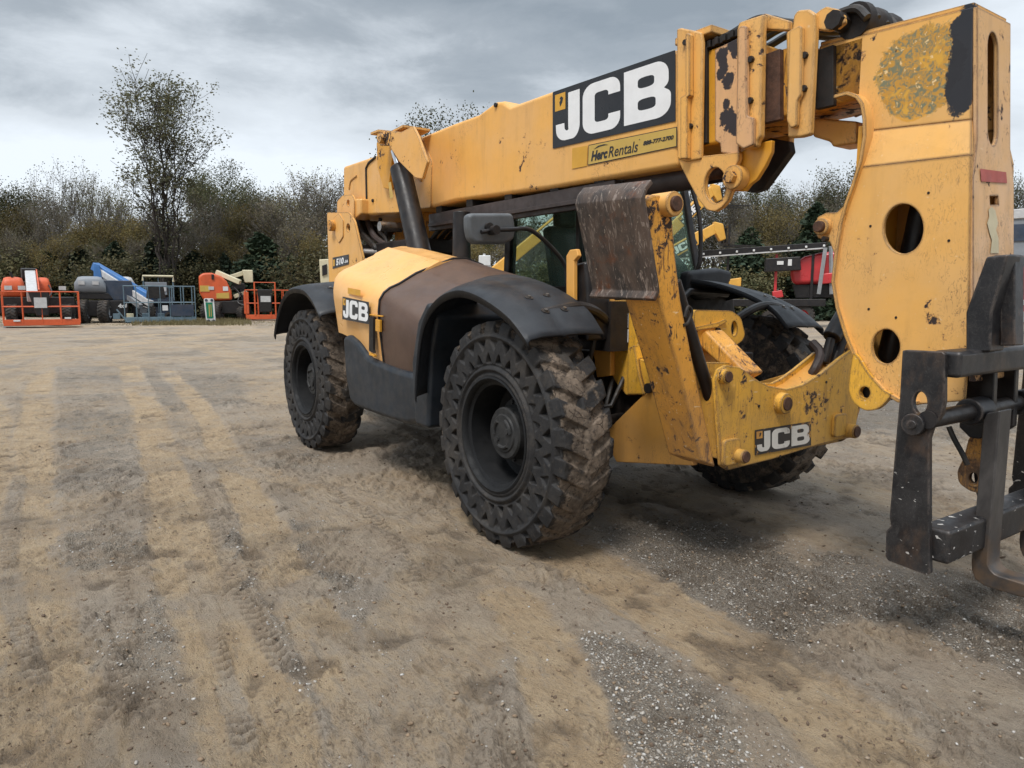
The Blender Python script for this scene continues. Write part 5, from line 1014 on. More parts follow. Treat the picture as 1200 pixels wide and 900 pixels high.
# loose stones
def stones(name, count, rmin, rmax, smin, smax, seed, mats, dens):
    g = np.random.default_rng(seed); yaw = math.atan2(-CM[1][2], -CM[0][2]); Q = np.zeros((0, 2))
    while len(Q) < count:
        k = count * 3; r_ = rmin * (rmax / rmin) ** g.random(k); a_ = yaw + (g.random(k) - .5) * R(86)
        P = np.column_stack([CAMP.x + r_ * np.cos(a_), CAMP.y + r_ * np.sin(a_)]); _, tan, grey, _, _ = ground_fields(P)
        keep = g.random(k) < dens(tan, grey); Q = np.concatenate([Q, P[keep]])
    Q = Q[:count]; h = ground_fields(Q)[0]
    ico = bmesh.new(); bmesh.ops.create_icosphere(ico, subdivisions=1, radius=1); V = np.array([v.co[:] for v in ico.verts]); F = np.array([[v.index for v in f.verts] for f in ico.faces]); ico.free()
    nv = len(V); s = smin * (smax / smin) ** (g.random(count) ** 2.2); sc3 = s[:, None] * (np.array([1, .8, .55]) * (.7 + .6 * g.random((count, 3))))
    a_ = g.random(count) * 6.283; ca, sa = np.cos(a_), np.sin(a_); W = V[None] * (1 + .30 * (g.random((count, nv, 1)) - .5)) * sc3[:, None]
    tl = (g.random((count, 1)) - .5) * .9; W[:, :, 2] += W[:, :, 0] * tl
    W = np.stack([W[..., 0] * ca[:, None] - W[..., 1] * sa[:, None], W[..., 0] * sa[:, None] + W[..., 1] * ca[:, None], W[..., 2]], -1)
    W += np.column_stack([Q, h + s * .22])[:, None]; FF = (F[None] + (np.arange(count) * nv)[:, None, None]).reshape(-1, 3).astype(np.int32)
    me = bpy.data.meshes.new(name); me.vertices.add(count * nv); me.vertices.foreach_set('co', W.ravel()); me.loops.add(FF.size); me.loops.foreach_set('vertex_index', FF.ravel()); me.polygons.add(len(FF))
    me.polygons.foreach_set('loop_start', np.arange(len(FF), dtype=np.int32) * 3); me.polygons.foreach_set('loop_total', np.full(len(FF), 3, np.int32)); me.update(calc_edges=True)
    for m in mats: me.materials.append(m)
    me.polygons.foreach_set('material_index', np.repeat(g.choice(len(mats), count, p=[.45, .35, .2][:len(mats)] if len(mats) == 3 else None), len(F)).astype(np.int32))
    o = bpy.data.objects.new(name, me); col.objects.link(o); return o
SM = [plain('grey_stone', (.37, .34, .30), .75, var=.4, scale=40, dust=.5, dustc=(.22, .17, .12)), plain('brown_stone', (.30, .235, .17), .8, var=.4, scale=40, dust=.6, dustc=(.24, .18, .12)), plain('pale_stone', (.46, .44, .41), .7, var=.25, scale=40, dust=.25, dustc=(.26, .20, .14))]
o = stones('gravel', 28000, 2.0, 20, .0022, .0090, 5, SM, lambda tan, grey: np.clip(grey * 1.1 + .05 - tan * .3, .015, 1)); tag(o, 'loose grey gravel scattered over the muddy yard', 'gravel', kind='stuff')
clm = [plain('mud_clod', (.235, .165, .105), .95, var=.4, scale=30), plain('dark_mud_clod', (.13, .088, .058), .95, var=.4, scale=30)]
o = stones('mud_clods', 5000, 2.0, 12, .003, .013, 8, clm, lambda tan, grey: np.clip(.25 + .5 * np.abs(tan - .5), .02, 1)); tag(o, 'small brown mud clods thrown up along the wheel tracks', 'mud clods', kind='stuff')
# ================================================================ MACHINES ACROSS THE YARD
FACE = math.atan2(CM[1][0], CM[0][0])           # heading of the row of parked machines
LO = dict(orange=plain('lift_orange', (.62, .10, .025), .45, var=.25, dust=.12, scale=2), cream=plain('lift_cream', (.62, .56, .38), .5, var=.2, dust=.15, scale=2), blue=plain('lift_blue', (.045, .17, .42), .42, var=.25, dust=.18, scale=2),
          dblue=plain('lift_dark_blue', (.02, .04, .075), .5, var=.3, dust=.3, scale=2), grey=plain('lift_grey', (.22, .24, .265), .45, var=.2, dust=.15, scale=1.5), lt=plain('lift_light_grey', (.50, .50, .50), .45, var=.2, dust=.15),
          white=plain('panel_white', (.62, .62, .61), .5, var=.1), black=M['black'], rub=plain('dusty_tyre', (.03, .03, .03), .8, var=.3, dust=.6, scale=3, dustc=(.13, .10, .075)),
          red=plain('machine_red', (.50, .03, .035), .35, var=.2, dust=.08, scale=2), green=plain('sign_green', (.0, .16, .08), .45, var=.1), steel=plain('galvanised', (.36, .37, .38), .45, .5, var=.2), yel=plain('far_yellow', (.72, .38, .06), .45, var=.2, dust=.1, scale=2),
          slate=plain('platform_grey_blue', (.12, .19, .235), .5, var=.3, dust=.2, scale=3))
def at_ground(name, px_, label, cat, group=None, rz=None):
    if rz is None: rz = math.atan2(px_[1] - CAMP.y, px_[0] - CAMP.x) - math.pi / 2
    return empty(name, (px_[0], px_[1], 0), label, cat, group, rz)
def hx(name, poly, y0, y1, mat, par, bevel=.05, seg=2): mb = MB(); mb.prism(poly, 'Y', y0, y1); return mb.build(name, mat, par, bevel=bevel, seg=seg)
def rail(name, pts, r, mat, par): mb = MB(); mb.tube(pts, r, 6); return mb.build(name, mat, par)
def far_wheel(par, x, y, r, w, heading=0.0, hubm=None):
    mb = MB(); pr = [(.0, -w * .28), (r * .30, -w * .28), (r * .32, -w * .38), (r * .50, -w * .30), (r * .55, -w * .5), (r * .93, -w * .47), (r, -w * .32), (r, w * .32), (r * .93, w * .47), (r * .5, w * .5), (0, w * .4)]
    mats = [1, 1, 1, 1, 0, 0, 0, 0, 0, 0]; n0 = 0
    rings = []
    for i in range(len(pr) - 1): mb.lathe([pr[i], pr[i + 1]], (0, 0, 0), 28, mats[i])
    for k in range(22):
        for s in (-1, 1):
            a = (k + .25 * s) * 2 * math.pi / 22; c = Vector((math.cos(a) * r * 1.0, s * w * .24, math.sin(a) * r * 1.0))
            mb.box(c, (r * .09, w * .46, r * .13), Matrix.Rotation(-a, 3, 'Y') @ Matrix.Rotation(.45 * s, 3, 'X'), 0)
    o = mb.build('wheel', [LO['rub'], hubm or LO['black']], par); o.location = (x, y, r); o.rotation_euler = (0, 0, heading); return o
def basket(par, x0, x1, y0, y1, z0, z1, mat, floor_mat, mid=True, r=.028, name='platform', gate=None, posts=4):
    mb = MB(); mb.bx(x0, x1, y0, y1, z0, z0 + .12); mb.bx(x0, x1, y0 - .01, y0 + .02, z0, z0 + .26); b = mb.build(name, floor_mat, par, bevel=.02)
    lv = [z1, (z0 + z1) / 2 + .08] if mid else [z1]
    for z in lv:
        mb = MB(); P_ = [(x0, y0, z), (x1, y0, z), (x1, y1, z), (x0, y1, z), (x0, y0, z)]; mb.tube([P_[0], P_[1], P_[2], P_[3], P_[0]], r, 6); mb.build('guard_rail', mat, b)
    for k in range(posts):
        x = x0 + (x1 - x0) * k / (posts - 1)
        for y in (y0, y1): rail('post', [(x, y, z0 + .1), (x, y, z1)], r * .9, mat, b)
    return b
def blob_hood(par, name, x0, x1, y0, y1, z0, z1, mat, rr=.3):
    """rounded moulded engine hood"""
    mb = MB(); rings = []; n = 20; sec = 9
    for i in range(sec):
        t = i / (sec - 1); x = x0 + (x1 - x0) * t; k = (1 - abs(2 * t - 1) ** 4.0) ** .5 * .30 + .70
        if t in (0, 1): k = .62
        cy, hy = (y0 + y1) / 2, (y1 - y0) / 2 * (.8 + .2 * k); ring = []
        for j in range(n):
            a = 2 * math.pi * j / n; ca, sa = math.cos(a), math.sin(a); e = .42
            ring.append(Vector((x, cy + hy * math.copysign(abs(ca) ** e, ca), (z0 + (z1 - z0) * k / 2) + (z1 - z0) * k / 2 * math.copysign(abs(sa) ** e, sa))))
        rings.append(ring)
    mb.loft(rings, True, True); return mb.build(name, mat, par, smooth=60)
# --- orange boom lift at the far left, platform towards the camera
A = at_ground('boom_lift', (-33.484,-2.558,0.000), 'orange boom lift with twin rounded hoods and a white telescoping boom, leftmost in the row', 'boom lift', 'boom lifts parked in front of the trees')
g = lambda s: s
xy = [(-1.38,2.21),(-0.49,1.10),(0.03,2.21),(0.52,1.58),(-1.38,0.44),(1.47,0.15),(-0.61,2.35),(0.03,1.58),(-0.37,1.54),(0.40,0.48)]
(ax0, az1), (ax1, az0), (bx0, bz1), (bx1, bz0), (px0, pz1), (px1, pz0), (kx0, kz1), (kx1, kz0), (cx0, cz1), (cx1, cz0) = xy
blob_hood(A, 'engine_hood', ax0, ax1, 2.2, 5.0, az0 + .1, az1, LO['orange']); blob_hood(A, 'engine_hood', bx0 - .2, bx1, 2.4, 5.0, bz0 - .5, bz1, LO['orange'])
hx('chassis', [(-1.6, .55), (1.4, .55), (1.4, 1.3), (-1.6, 1.3)], 2.2, 5.0, LO['black'], A, .04)
mb = MB(); mb.bar((kx0 + .35, 3.8, kz1 - .02), (kx1 - .25, .9, kz0 - .25), .42, .5); mb.build('boom', LO['lt'], A, bevel=.03)
mb = MB(); mb.bar((kx0 + .60, 3.75, kz1 - .03), (kx1 + .0, .85, kz0 - .22), .05, .58); mb.build('boom_stripe', LO['orange'], A)
mb = MB(); mb.bar((kx0 + .28, 4.2, kz1 + .05), (kx0 + .34, 3.6, kz1 + .0), .62, .5); mb.build('boom_end', LO['black'], A, bevel=.04)
mb = MB(); mb.bar((bx0 - .05, 3.3, bz1 - .1), (bx0 + .25, 2.9, bz0 - .2), .16, .2); mb.build('control_arm', LO['black'], A, bevel=.02)
mb = MB(); mb.tube([(ax0 + .45, 2.5, az1 - .05), (ax0 + .38, 2.5, az1 + .2)], .05, 8); mb.build('exhaust', LO['black'], A)
for x, y in ((px0 + .4, 2.4), (1.1, 2.4), (px0 + .4, 4.8), (1.1, 4.8)): far_wheel(A, x, y, .50, .42, 1.35)
B_ = basket(A, px0 + .08, px1, -.1, .9, .10, az0 + 1.55 if False else [(-1.47,1.54)][0][1], LO['orange'], LO['orange'], posts=5)
mb = MB(); mb.prism([(cx0, cz1), (cx1, cz1), (cx1 - .08, cz0 + .02), (cx0 + .25, cz0 + .02)], 'Y', -.12, .25); mb.build('control_console', LO['black'], A, bevel=.05)
mb = MB(); q_ = [(-0.18,1.29),(0.28,0.85)]; mb.bx(q_[0][0], q_[1][0], -.15, -.125, q_[1][1], q_[0][1]); mb.build('instruction_board', LO['lt'], A, smooth=0)
for p_ in ([(-0.95,0.35),(-0.71,0.28)], [(0.89,0.44),(1.13,0.37)]): mb = MB(); mb.bx(p_[0][0], p_[1][0], -.14, -.12, p_[1][1], p_[0][1]); mb.build('reflector', LO['white'], A, smooth=0)
rail('step_rail', [(px0 + .1, -.1, .1), (px0 + .1, -.1, -.0)], .04, LO['steel'], A)
# --- grey and blue boom lift
Bv = at_ground('boom_lift', (-37.303,0.177,0.000), 'grey hooded boom lift with a blue boom sloping down to its platform, marked 4x4', 'boom lift', 'boom lifts parked in front of the trees')
q_ = [(-1.17,2.33),(0.18,1.44),(0.95,2.37),(1.54,1.82),(0.18,2.03),(0.92,1.23),(-0.04,1.23),(1.06,0.34)]
blob_hood(Bv, 'engine_hood', q_[0][0], q_[1][0], .3, 2.6, q_[1][1], q_[0][1], LO['grey']); blob_hood(Bv, 'engine_hood', q_[2][0] - .6, q_[3][0], 2.0, 4.0, q_[3][1] - .3, q_[2][1], LO['lt'])
hx('hood_vent', [(q_[0][0] + .05, q_[1][1] - .25), (q_[1][0] + .3, q_[1][1] - .25), (q_[1][0] + .1, q_[1][1] + .05), (q_[0][0] + .25, q_[1][1] + .05)], .4, 2.5, LO['black'], Bv, .03)
hx('turntable', [(q_[4][0] - .1, q_[5][1] - .1), (q_[5][0] + .6, q_[5][1] - .1), (q_[5][0] + .4, q_[4][1] + .1), (q_[4][0] - .1, q_[4][1] + .1)], .5, 2.6, LO['dblue'], Bv, .04)
ck = hx('chassis', [(q_[6][0] - .7, .35), (q_[7][0], .25), (q_[7][0] + .1, q_[6][1] - .1), (q_[6][0] - .7, q_[6][1] - .1)], .35, 2.4, LO['black'], Bv, .05)
mb = MB(); z_ = [(0.66,0.97),(1.06,0.76)]; put_text(mb, '4x4', (0, 0, 1, 1), lambda p, d: Vector((z_[0][0] + p[0] * (z_[1][0] - z_[0][0]), .345 - d, z_[1][1] + p[1] * (z_[0][1] - z_[1][1]))), .0, 0, .04, .2); mb.build('lettering', LO['white'], ck, smooth=0)
p_ = [(-0.26,2.88),(2.05,1.23)]; mb = MB(); mb.bar((p_[0][0], 2.3, p_[0][1]), (p_[1][0] + .1, .2, p_[1][1]), .42, .40, (0, 0, 1)); mb.build('boom', LO['blue'], Bv, bevel=.03)
mb = MB(); mb.bar((p_[0][0] + .15, 1.95, p_[0][1] - .22), (p_[1][0] + .1, .0, p_[1][1] - .28), .3, .30); mb.build('inner_boom', LO['lt'], Bv, bevel=.03)
mb = MB(); mb.bar((p_[0][0] + .25, 1.9, p_[0][1] - .55), (p_[1][0] - .4, .0, p_[1][1] - .40), .2, .22); mb.build('levelling_ram', LO['steel'], Bv)
hx('boom_pivot', [(-0.29,3.00),(-0.04,2.92),(0.07,2.07),(-0.15,1.99),(-0.33,2.28)], 1.6, 2.9, LO['blue'], Bv, .03)
for x, y in ((-.85, .3), (.08, .2), (1.9, 2.8), (-.85, 3.0)): far_wheel(Bv, x, y, .56, .46, 1.30 if x < 1 else 0.0, LO['steel'])
w = [(0.92,1.95),(4.15,0.21)]
Bk = basket(Bv, w[0][0], w[1][0] - .0, -.5, .9, .05, w[0][1] - .1, LO['slate'], LO['slate'], posts=7, r=.03)
hx('toe_panel', [(3.01,0.93),(4.07,0.93),(4.07,0.34),(3.01,0.34)], -.54, -.50, LO['dblue'], Bk, .01); hx('control_console', [(1.98,1.82),(2.72,1.82),(2.79,1.23),(1.91,1.23)], -.52, -.2, LO['black'], Bk, .03); hx('notice', [(2.61,0.89),(2.86,0.89),(2.86,0.63),(2.61,0.63)], -.56, -.545, LO['white'], Bk, 0)
rail('entry_rail', [(w[0][0] - .35, -.5, .7), (w[0][0] + .1, -.5, .05)], .04, LO['slate'], Bk)
# --- scissor lift behind that platform
S_ = at_ground('scissor_lift', (-40.451,3.207,0.000), 'small scissor lift with cream top rails and grey control panel behind the blue platform', 'scissor lift')
w = [(-0.76,2.44),(0.76,1.11),(-0.68,2.11),(0.42,1.40)]
hx('chassis', [(w[0][0], .2), (w[1][0], .2), (w[1][0], .75), (w[0][0], .75)], .6, 2.6, LO['dblue'], S_, .04)
for x in (w[0][0] + .3, w[1][0] - .3):
    for y in (.65, 2.5): far_wheel(S_, x, y, .22, .2)
for k in range(4):
    for s in (-1, 1): mb = MB(); z_ = .8 + k * .1; mb.bar((w[0][0] + .15, 1.0, z_ + (.1 if s > 0 else 0)), (w[1][0] - .15, 1.0, z_ + (0 if s > 0 else .1)), .06, .06); mb.build('scissor_arm', LO['dblue'], S_)
bk = basket(S_, w[0][0], w[1][0], .4, 2.5, w[1][1] - .1, w[0][1], LO['slate'], LO['dblue'], posts=3)
mb = MB(); mb.tube([(w[0][0], .35, w[0][1] - .25), (w[0][0], .35, w[0][1]), (w[1][0], .35, w[0][1]), (w[1][0], .35, w[0][1] - .3)], .06, 8); mb.build('top_rail', LO['cream'], bk)
mb = MB(); mb.bx(w[2][0], w[3][0], .3, .42, w[3][1], w[2][1]); mb.build('control_panel', LO['grey'], bk, bevel=.02)
for k in range(3): mb = MB(); mb.bx(w[2][0] + .1 + k * .35, w[2][0] + .35 + k * .35, .28, .30, w[3][1] + .2, w[3][1] + .45); mb.build('label_plate', LO['lt'], bk, smooth=0)
# --- second orange lift, cream articulated boom
Dv = at_ground('boom_lift', (-38.236,6.037,0.000), 'orange boom lift with folded cream jib and orange platform, beside the green and white sign', 'boom lift', 'boom lifts parked in front of the trees')
hd_ = [(-1.18,1.56),(-1.18,2.45),(-0.96,2.62),(-0.52,2.64),(0.00,2.45),(0.26,2.17),(0.48,1.65),(0.52,1.13),(-0.96,1.08)]
mb = MB(); mb.prism(hd_, 'Y', .5, 2.9); mb.build('engine_hood', LO['orange'], Dv, bevel=.25, seg=4)
hx('exhaust', [(-0.52,2.55),(-0.39,2.55),(-0.39,2.26),(-0.52,2.26)], .45, .6, LO['black'], Dv, .02)
for k in ([(-1.13,1.93),(-0.65,1.93),(-0.65,1.60),(-1.13,1.60)], [(-0.31,1.51),(0.35,1.56),(0.35,1.23),(-0.31,1.23)]): hx('mustard_decal', k, .475, .495, M['amberprint'], Dv, 0)
hx('white_decal', [(0.04,1.89),(0.31,1.89),(0.31,1.65),(0.04,1.65)], .475, .495, LO['white'], Dv, 0)
hx('chassis', [(-0.83,1.04),(1.09,1.13),(1.18,0.66),(0.96,0.38),(-0.52,0.38),(-0.83,0.66)], .5, 2.6, LO['black'], Dv, .05)
for k, (x, y, r_) in enumerate(((-.85, .6, .46), (-.25, .4, .50), (1.1, .7, .44), (1.1, 2.6, .44))): far_wheel(Dv, x, y, r_, .4, 1.25 if k < 2 else .9)
mb = MB(); a_, b_ = [(-0.26,2.69),(0.96,2.12)]; mb.bar((a_[0], 1.2, a_[1]), (b_[0], .6, b_[1]), .25, .26); mb.build('jib', LO['cream'], Dv, bevel=.03)
hx('counterweight', [(1.09,2.83),(1.66,2.83),(1.66,2.12),(1.22,2.12)], .8, 1.9, LO['cream'], Dv, .05)
mb = MB(); a_, b_ = [(0.44,2.41),(1.22,2.69)]; mb.bar((a_[0], 1.4, a_[1]), (b_[0], 1.4, b_[1]), .2, .25); mb.build('upper_boom', LO['cream'], Dv, bevel=.03)
for k, (p0, p1) in enumerate(([(0.61,2.17),(1.22,1.79)], [(0.52,1.79),(1.22,1.98)], [(0.61,1.32),(1.31,1.60)], [(1.00,2.08),(1.09,1.13)])): mb = MB(); mb.bar((p0[0], 1.0, p0[1]), (p1[0], .9, p1[1]), .22, .22); mb.build('link_arm', LO['black'] if k != 2 else LO['cream'], Dv, bevel=.02)
w = [(1.18,1.70),(3.84,0.05)]
b2 = basket(Dv, w[0][0], w[1][0], -.3, .7, .08, w[0][1], LO['orange'], LO['orange'], posts=5)
mb = MB(); a_, c_ = [(1.66,2.12),(2.75,2.12)]; mb.tube([(a_[0], -.3, .3), (a_[0], -.3, a_[1]), (c_[0], -.3, c_[1]), (c_[0], -.3, .3)], .045, 8); mb.build('gate_frame', LO['orange'], b2)
hx('control_console', [(1.79,1.74),(2.62,1.74),(2.53,0.47),(1.88,0.47)], -.34, -.05, LO['black'], b2, .05); hx('instruction_board', [(1.96,1.37),(2.49,1.37),(2.49,1.04),(1.96,1.04)], -.37, -.345, LO['lt'], b2, 0); hx('orange_box', [(1.09,1.60),(1.35,1.60),(1.35,0.38),(1.09,0.38)], -.3, .1, LO['orange'], b2, .03)
# --- green and white sign leaning by the lifts
G_ = at_ground('sign', (-34.929,4.616,0.000), 'narrow white sign with green panel and round holes, standing left of the second orange lift', 'sign')
mb = MB(); mb.prism(rounded([(-0.24,1.25),(0.24,1.25),(0.28,0.00),(-0.16,0.00)], .1), 'Y', -.03, .03); sg = mb.build('sign_board', LO['white'], G_, bevel=.01)
mb = MB(); mb.prism([(-0.16,1.05),(0.16,1.05),(0.18,0.26),(-0.12,0.26)], 'Y', -.045, -.035); mb.build('green_panel', LO['green'], sg, smooth=0)
for p_ in ([(-0.02,0.95),(0.02,0.34)], [(0.07,0.95),(0.10,0.34)]): mb = MB(); mb.bx(p_[0][0], p_[1][0], -.052, -.046, p_[1][1], p_[0][1]); mb.build('stripe', M['amberprint'], sg, smooth=0)
for p_ in [(-0.12,1.16),(0.14,1.16),(-0.06,0.13),(0.18,0.13)]: mb = MB(); mb.cyl((p_[0], -.05, p_[1]), (p_[0], -.031, p_[1]), .07, n=12); mb.build('hole', LO['dblue'], sg)
rail('strut', [(.1, .0, 1.0), (.1, .5, .0)], .03, LO['steel'], sg)
# --- lift half hidden behind the rear mudguard
Ev = at_ground('boom_lift', (-34.422,10.564,0.000), 'cream boom end and orange hood half hidden behind the rear of the telehandler', 'boom lift', 'boom lifts parked in front of the trees')
hx('boom_end', [(-0.36,3.35),(0.36,3.40),(0.45,2.65),(0.36,1.86),(-0.31,1.86)], .2, 1.1, LO['cream'], Ev, .04); hx('knuckle', [(-0.22,3.02),(0.04,3.12),(0.04,2.56),(-0.22,2.47)], .12, .22, LO['black'], Ev, .02)
hx('engine_hood', [(0.00,2.42),(1.62,2.42),(1.80,1.16),(0.00,1.16)], .3, 2.2, LO['orange'], Ev, .2); hx('chassis', [(-0.18,1.16),(1.80,1.16),(1.80,0.51),(-0.18,0.51)], .3, 2.2, LO['black'], Ev, .05)
for x in (-.05, 1.4): far_wheel(Ev, x, .4, .46, .4)
# --- white pickup seen below the boom
Pk = at_ground('pickup', (-34.041,20.475,0.000), 'white pickup truck parked far behind the cab, seen below the boom', 'truck')
hx('body', [(-1.47,1.16),(-1.42,2.06),(-0.63,2.27),(1.16,2.27),(1.68,2.01),(1.74,1.16)], 0, 2.0, LO['white'], Pk, .08, 3); hx('cabin', [(-0.74,2.22),(-0.47,3.01),(0.47,3.01),(0.84,2.22)], .15, 1.85, LO['white'], Pk, .08, 3); hx('side_window', [(-0.53,2.32),(-0.32,2.85),(0.37,2.85),(0.63,2.32)], .12, .14, M['farglass'], Pk, .01)
hx('roof_box', [(-0.37,3.91),(0.37,3.91),(0.37,3.28),(-0.37,3.28)], .3, 1.7, LO['white'], Pk, .05); hx('rack', [(-0.42,3.28),(0.42,3.28),(0.42,3.01),(-0.42,3.01)], .3, 1.7, LO['steel'], Pk, .02); hx('rack_post', [(-0.11,4.02),(0.05,4.02),(0.05,3.86),(-0.11,3.86)], .5, .7, LO['lt'], Pk, .01)
for x in (-1.0, 1.1): far_wheel(Pk, x, .15, .36, .25); far_wheel(Pk, x, 1.85, .36, .25)
# --- far telehandlers with raised booms
def far_telehandler(loc, bx_, label, rz):
    T = empty('far_telehandler', (loc[0], loc[1], 0), label, 'telehandler', 'telehandlers with raised booms across the yard', rz)
    hx('chassis', [(-2.6, .6), (1.7, .6), (1.9, 1.2), (-2.6, 1.3)], -.5, .5, LO['yel'], T, .05); hx('bonnet', [(-1.9, 1.0), (.2, 1.0), (.1, 1.55), (-1.9, 1.75)], -1.15, -.5, LO['yel'], T, .1)
    hx('cab', [(-1.6, 1.2), (.2, 1.2), (.1, 1.8), (-.2, 2.6), (-1.6, 2.6)], .35, 1.15, M['black'], T, .05); hx('cab_window', [(-1.4, 1.8), (-.1, 1.8), (-.35, 2.45), (-1.4, 2.45)], .33, .345, M['farglass'], T, .01)
    for x in (-2.0, 1.2):
        for y in (-1.0, 1.0): far_wheel(T, x, y, .66, .4)
    (x0, z0), (x1, z1) = bx_
    bm_ = MB(); bm_.bar((x0, 0, z0), (x1, 0, z1), .42, .52); b = bm_.build('boom', LO['yel'], T, bevel=.04)
    d_ = Vector((x1 - x0, 0, z1 - z0)).normalized(); u = Vector((-d_.z, 0, d_.x)); e = Vector((x1, 0, z1))
    c0 = e - d_ * 1.5 - u * .19 + Vector((0, -.215, 0)); c1 = c0 + d_ * 1.15
    mb = MB(); jcb(mb, bil(c0, c1, c1 + u * .38, c0 + u * .38, (0, -1, 0)), d0=.004); mb.build('name_board', [M['decalblack'], M['white'], M['amber']], b, smooth=0)
    mb = MB(); mb.bar(e, e + d_ * .7, .34, .42); mb.build('inner_boom', LO['yel'], T, bevel=.03)
    h_ = e + d_ * .7; mb = MB(); mb.prism([(h_.x - .15, h_.z + .25), (h_.x + .25, h_.z + .15), (h_.x + .4, h_.z - .5), (h_.x + .15, h_.z - .6), (h_.x - .15, h_.z - .1)], 'Y', -.2, .2); mb.build('boom_head', LO['yel'], T, bevel=.05)
    for z_ in (-.7, .0): mb = MB(); mb.bx(h_.x + .35, h_.x + .45, -.65, .65, h_.z + z_ - .05, h_.z + z_ + .05); mb.build('carriage_bar', M['black'], T)
    for y_ in (-.6, 0, .6): mb = MB(); mb.bx(h_.x + .36, h_.x + .44, y_ - .04, y_ + .04, h_.z - .7, h_.z + .0); mb.build('carriage_post', M['black'], T)
    for y_ in (-.4, .4): mb = MB(); mb.prism([(h_.x + .44, h_.z), (h_.x + .5, h_.z), (h_.x + .5, h_.z - .75), (h_.x + 1.6, h_.z - .78), (h_.x + 1.6, h_.z - .82), (h_.x + .44, h_.z - .82)], 'Y', y_ - .06, y_ + .06); mb.build('fork', M['black'], T)
    return T
far_telehandler((-20.937,21.939,-0.000), ((-2.2, 1.9), (2.0, 6.0)), 'yellow telehandler far across the yard with its boom raised highest above the others', FACE + .05)
far_telehandler((-19.103,19.922,0.000), ((-2.2, 1.8), (1.9, 4.1)), 'yellow telehandler far across the yard with its boom raised lower, in front of another', FACE - .05)
far_telehandler((-25.715,17.267,0.000), ((-2.2, 1.9), (2.0, 5.3)), 'yellow telehandler with raised boom seen through the windows of the near cab', FACE + .2)
# --- grain header / conveyor and the red tractor
Hv = at_ground('harvester_header', (-20.158,25.356,0.000), 'long black header with white bolted rail lying on a trailer behind the far front wheel', 'farm header')
w = [(-5.12,3.33),(4.83,3.88)]
mb = MB(); mb.bar((w[0][0], 0, w[0][1]), (w[1][0], 0, w[1][1]), .5, .30); bm2 = mb.build('beam', M['black'], Hv, bevel=.02)
mb = MB(); a_, b_ = [(-3.89,3.29),(4.71,3.80)]; mb.bar((a_[0], -.32, a_[1] - .10), (b_[0], -.32, b_[1] - .05), .05, .06); mb.build('cutter_rail', LO['lt'], bm2)
for k in range(12): f_ = k / 11; mb = MB(); x = a_[0] + (b_[0] - a_[0]) * f_; z_ = a_[1] + (b_[1] - a_[1]) * f_; mb.box((x, -.36, z_ + .06), (.10, .1, .10)); mb.build('rail_bolt', LO['white'], bm2, bevel=.02)
mb = MB(); a_, b_ = [(2.46,3.50),(4.91,3.88)]; hx('header_end', [(-5.12,3.50),(-4.30,3.67),(-3.89,3.50),(-4.01,3.07),(-4.91,2.99)], -.3, .3, LO['red'], Hv, .05)
hx('gearbox', [(2.13,3.29),(3.68,3.37),(3.77,2.73),(2.13,2.65)], -.4, .4, M['black'], Hv, .04); hx('label_plate', [(2.66,3.16),(2.95,3.16),(2.95,2.99),(2.66,2.99)], -.43, -.41, LO['white'], Hv, 0); hx('label_plate', [(3.15,3.24),(3.32,3.24),(3.32,2.94),(3.15,2.94)], -.43, -.41, LO['white'], Hv, 0)
hx('trailer_frame', [(-4.91,1.28),(4.91,1.37),(4.91,1.02),(-4.91,0.94)], -.5, .5, LO['black'], Hv, .03)
for k, xx in enumerate([(-4.17,3.50),(-2.05,3.50),(0.41,3.50),(2.66,3.50),(4.30,3.50)]): mb = MB(); mb.bx(xx[0] - .06, xx[0] + .06, -.06, .06, 1.0, xx[1]); mb.build('support_post', LO['black'] if k != 3 else LO['red'], Hv)
for xx in [(-3.27,16.30),(2.46,16.30),(3.68,16.30)]: far_wheel(Hv, xx[0], -.3, .4, .3)
for k, c_ in enumerate(([(-1.15,2.09),(-0.57,2.43),(-0.25,1.88),(-0.98,1.71)], [(2.50,1.71),(2.95,1.79),(3.03,1.45),(2.54,1.37)], [(0.49,2.30),(1.06,2.39),(1.06,1.96),(0.49,1.88)])): hx('red_bracket', c_, -.45, -.1, (LO['red'], LO['red'], LO['yel'])[k], Hv, .04)
Tr = at_ground('tractor', (-16.510,28.053,0.000), 'red tractor with rounded bonnet and grey exhaust, seen left of the boom head', 'tractor')
mb = MB(); bo = [(-1.28,2.70),(-1.13,3.07),(-0.64,3.40),(0.00,3.56),(1.32,3.69),(2.07,3.60),(2.07,2.13),(-1.13,2.05)]; mb.prism(bo, 'Y', .2, 1.4); mb.build('bonnet', LO['red'], Tr, bevel=.22, seg=4)
hx('frame', [(-1.13,2.05),(2.07,2.13),(2.07,1.47),(-0.94,1.39)], .4, 1.2, LO['black'], Tr, .04); hx('front_guard', [(0.04,2.54),(0.75,2.62),(0.75,2.13),(0.08,2.05)], -.1, .15, LO['red'], Tr, .05)
for k, p_ in enumerate(([(0.26,3.77),(0.08,1.60)], [(0.49,3.85),(0.64,1.60)], [(0.75,3.44),(0.87,1.39)])): rail('exhaust_pipe', [(p_[0][0], -.1 + .2 * k, p_[0][1]), (p_[1][0], -.1 + .2 * k, p_[1][1])], .10, LO['steel'], Tr)
hx('cab', [(1.32,5.00),(3.20,5.00),(3.39,2.21),(1.32,2.21)], .1, 1.5, M['black'], Tr, .06); hx('cab_window', [(1.51,4.79),(3.05,4.79),(3.20,2.95),(1.51,2.95)], .07, .1, M['farglass'], Tr, .02)
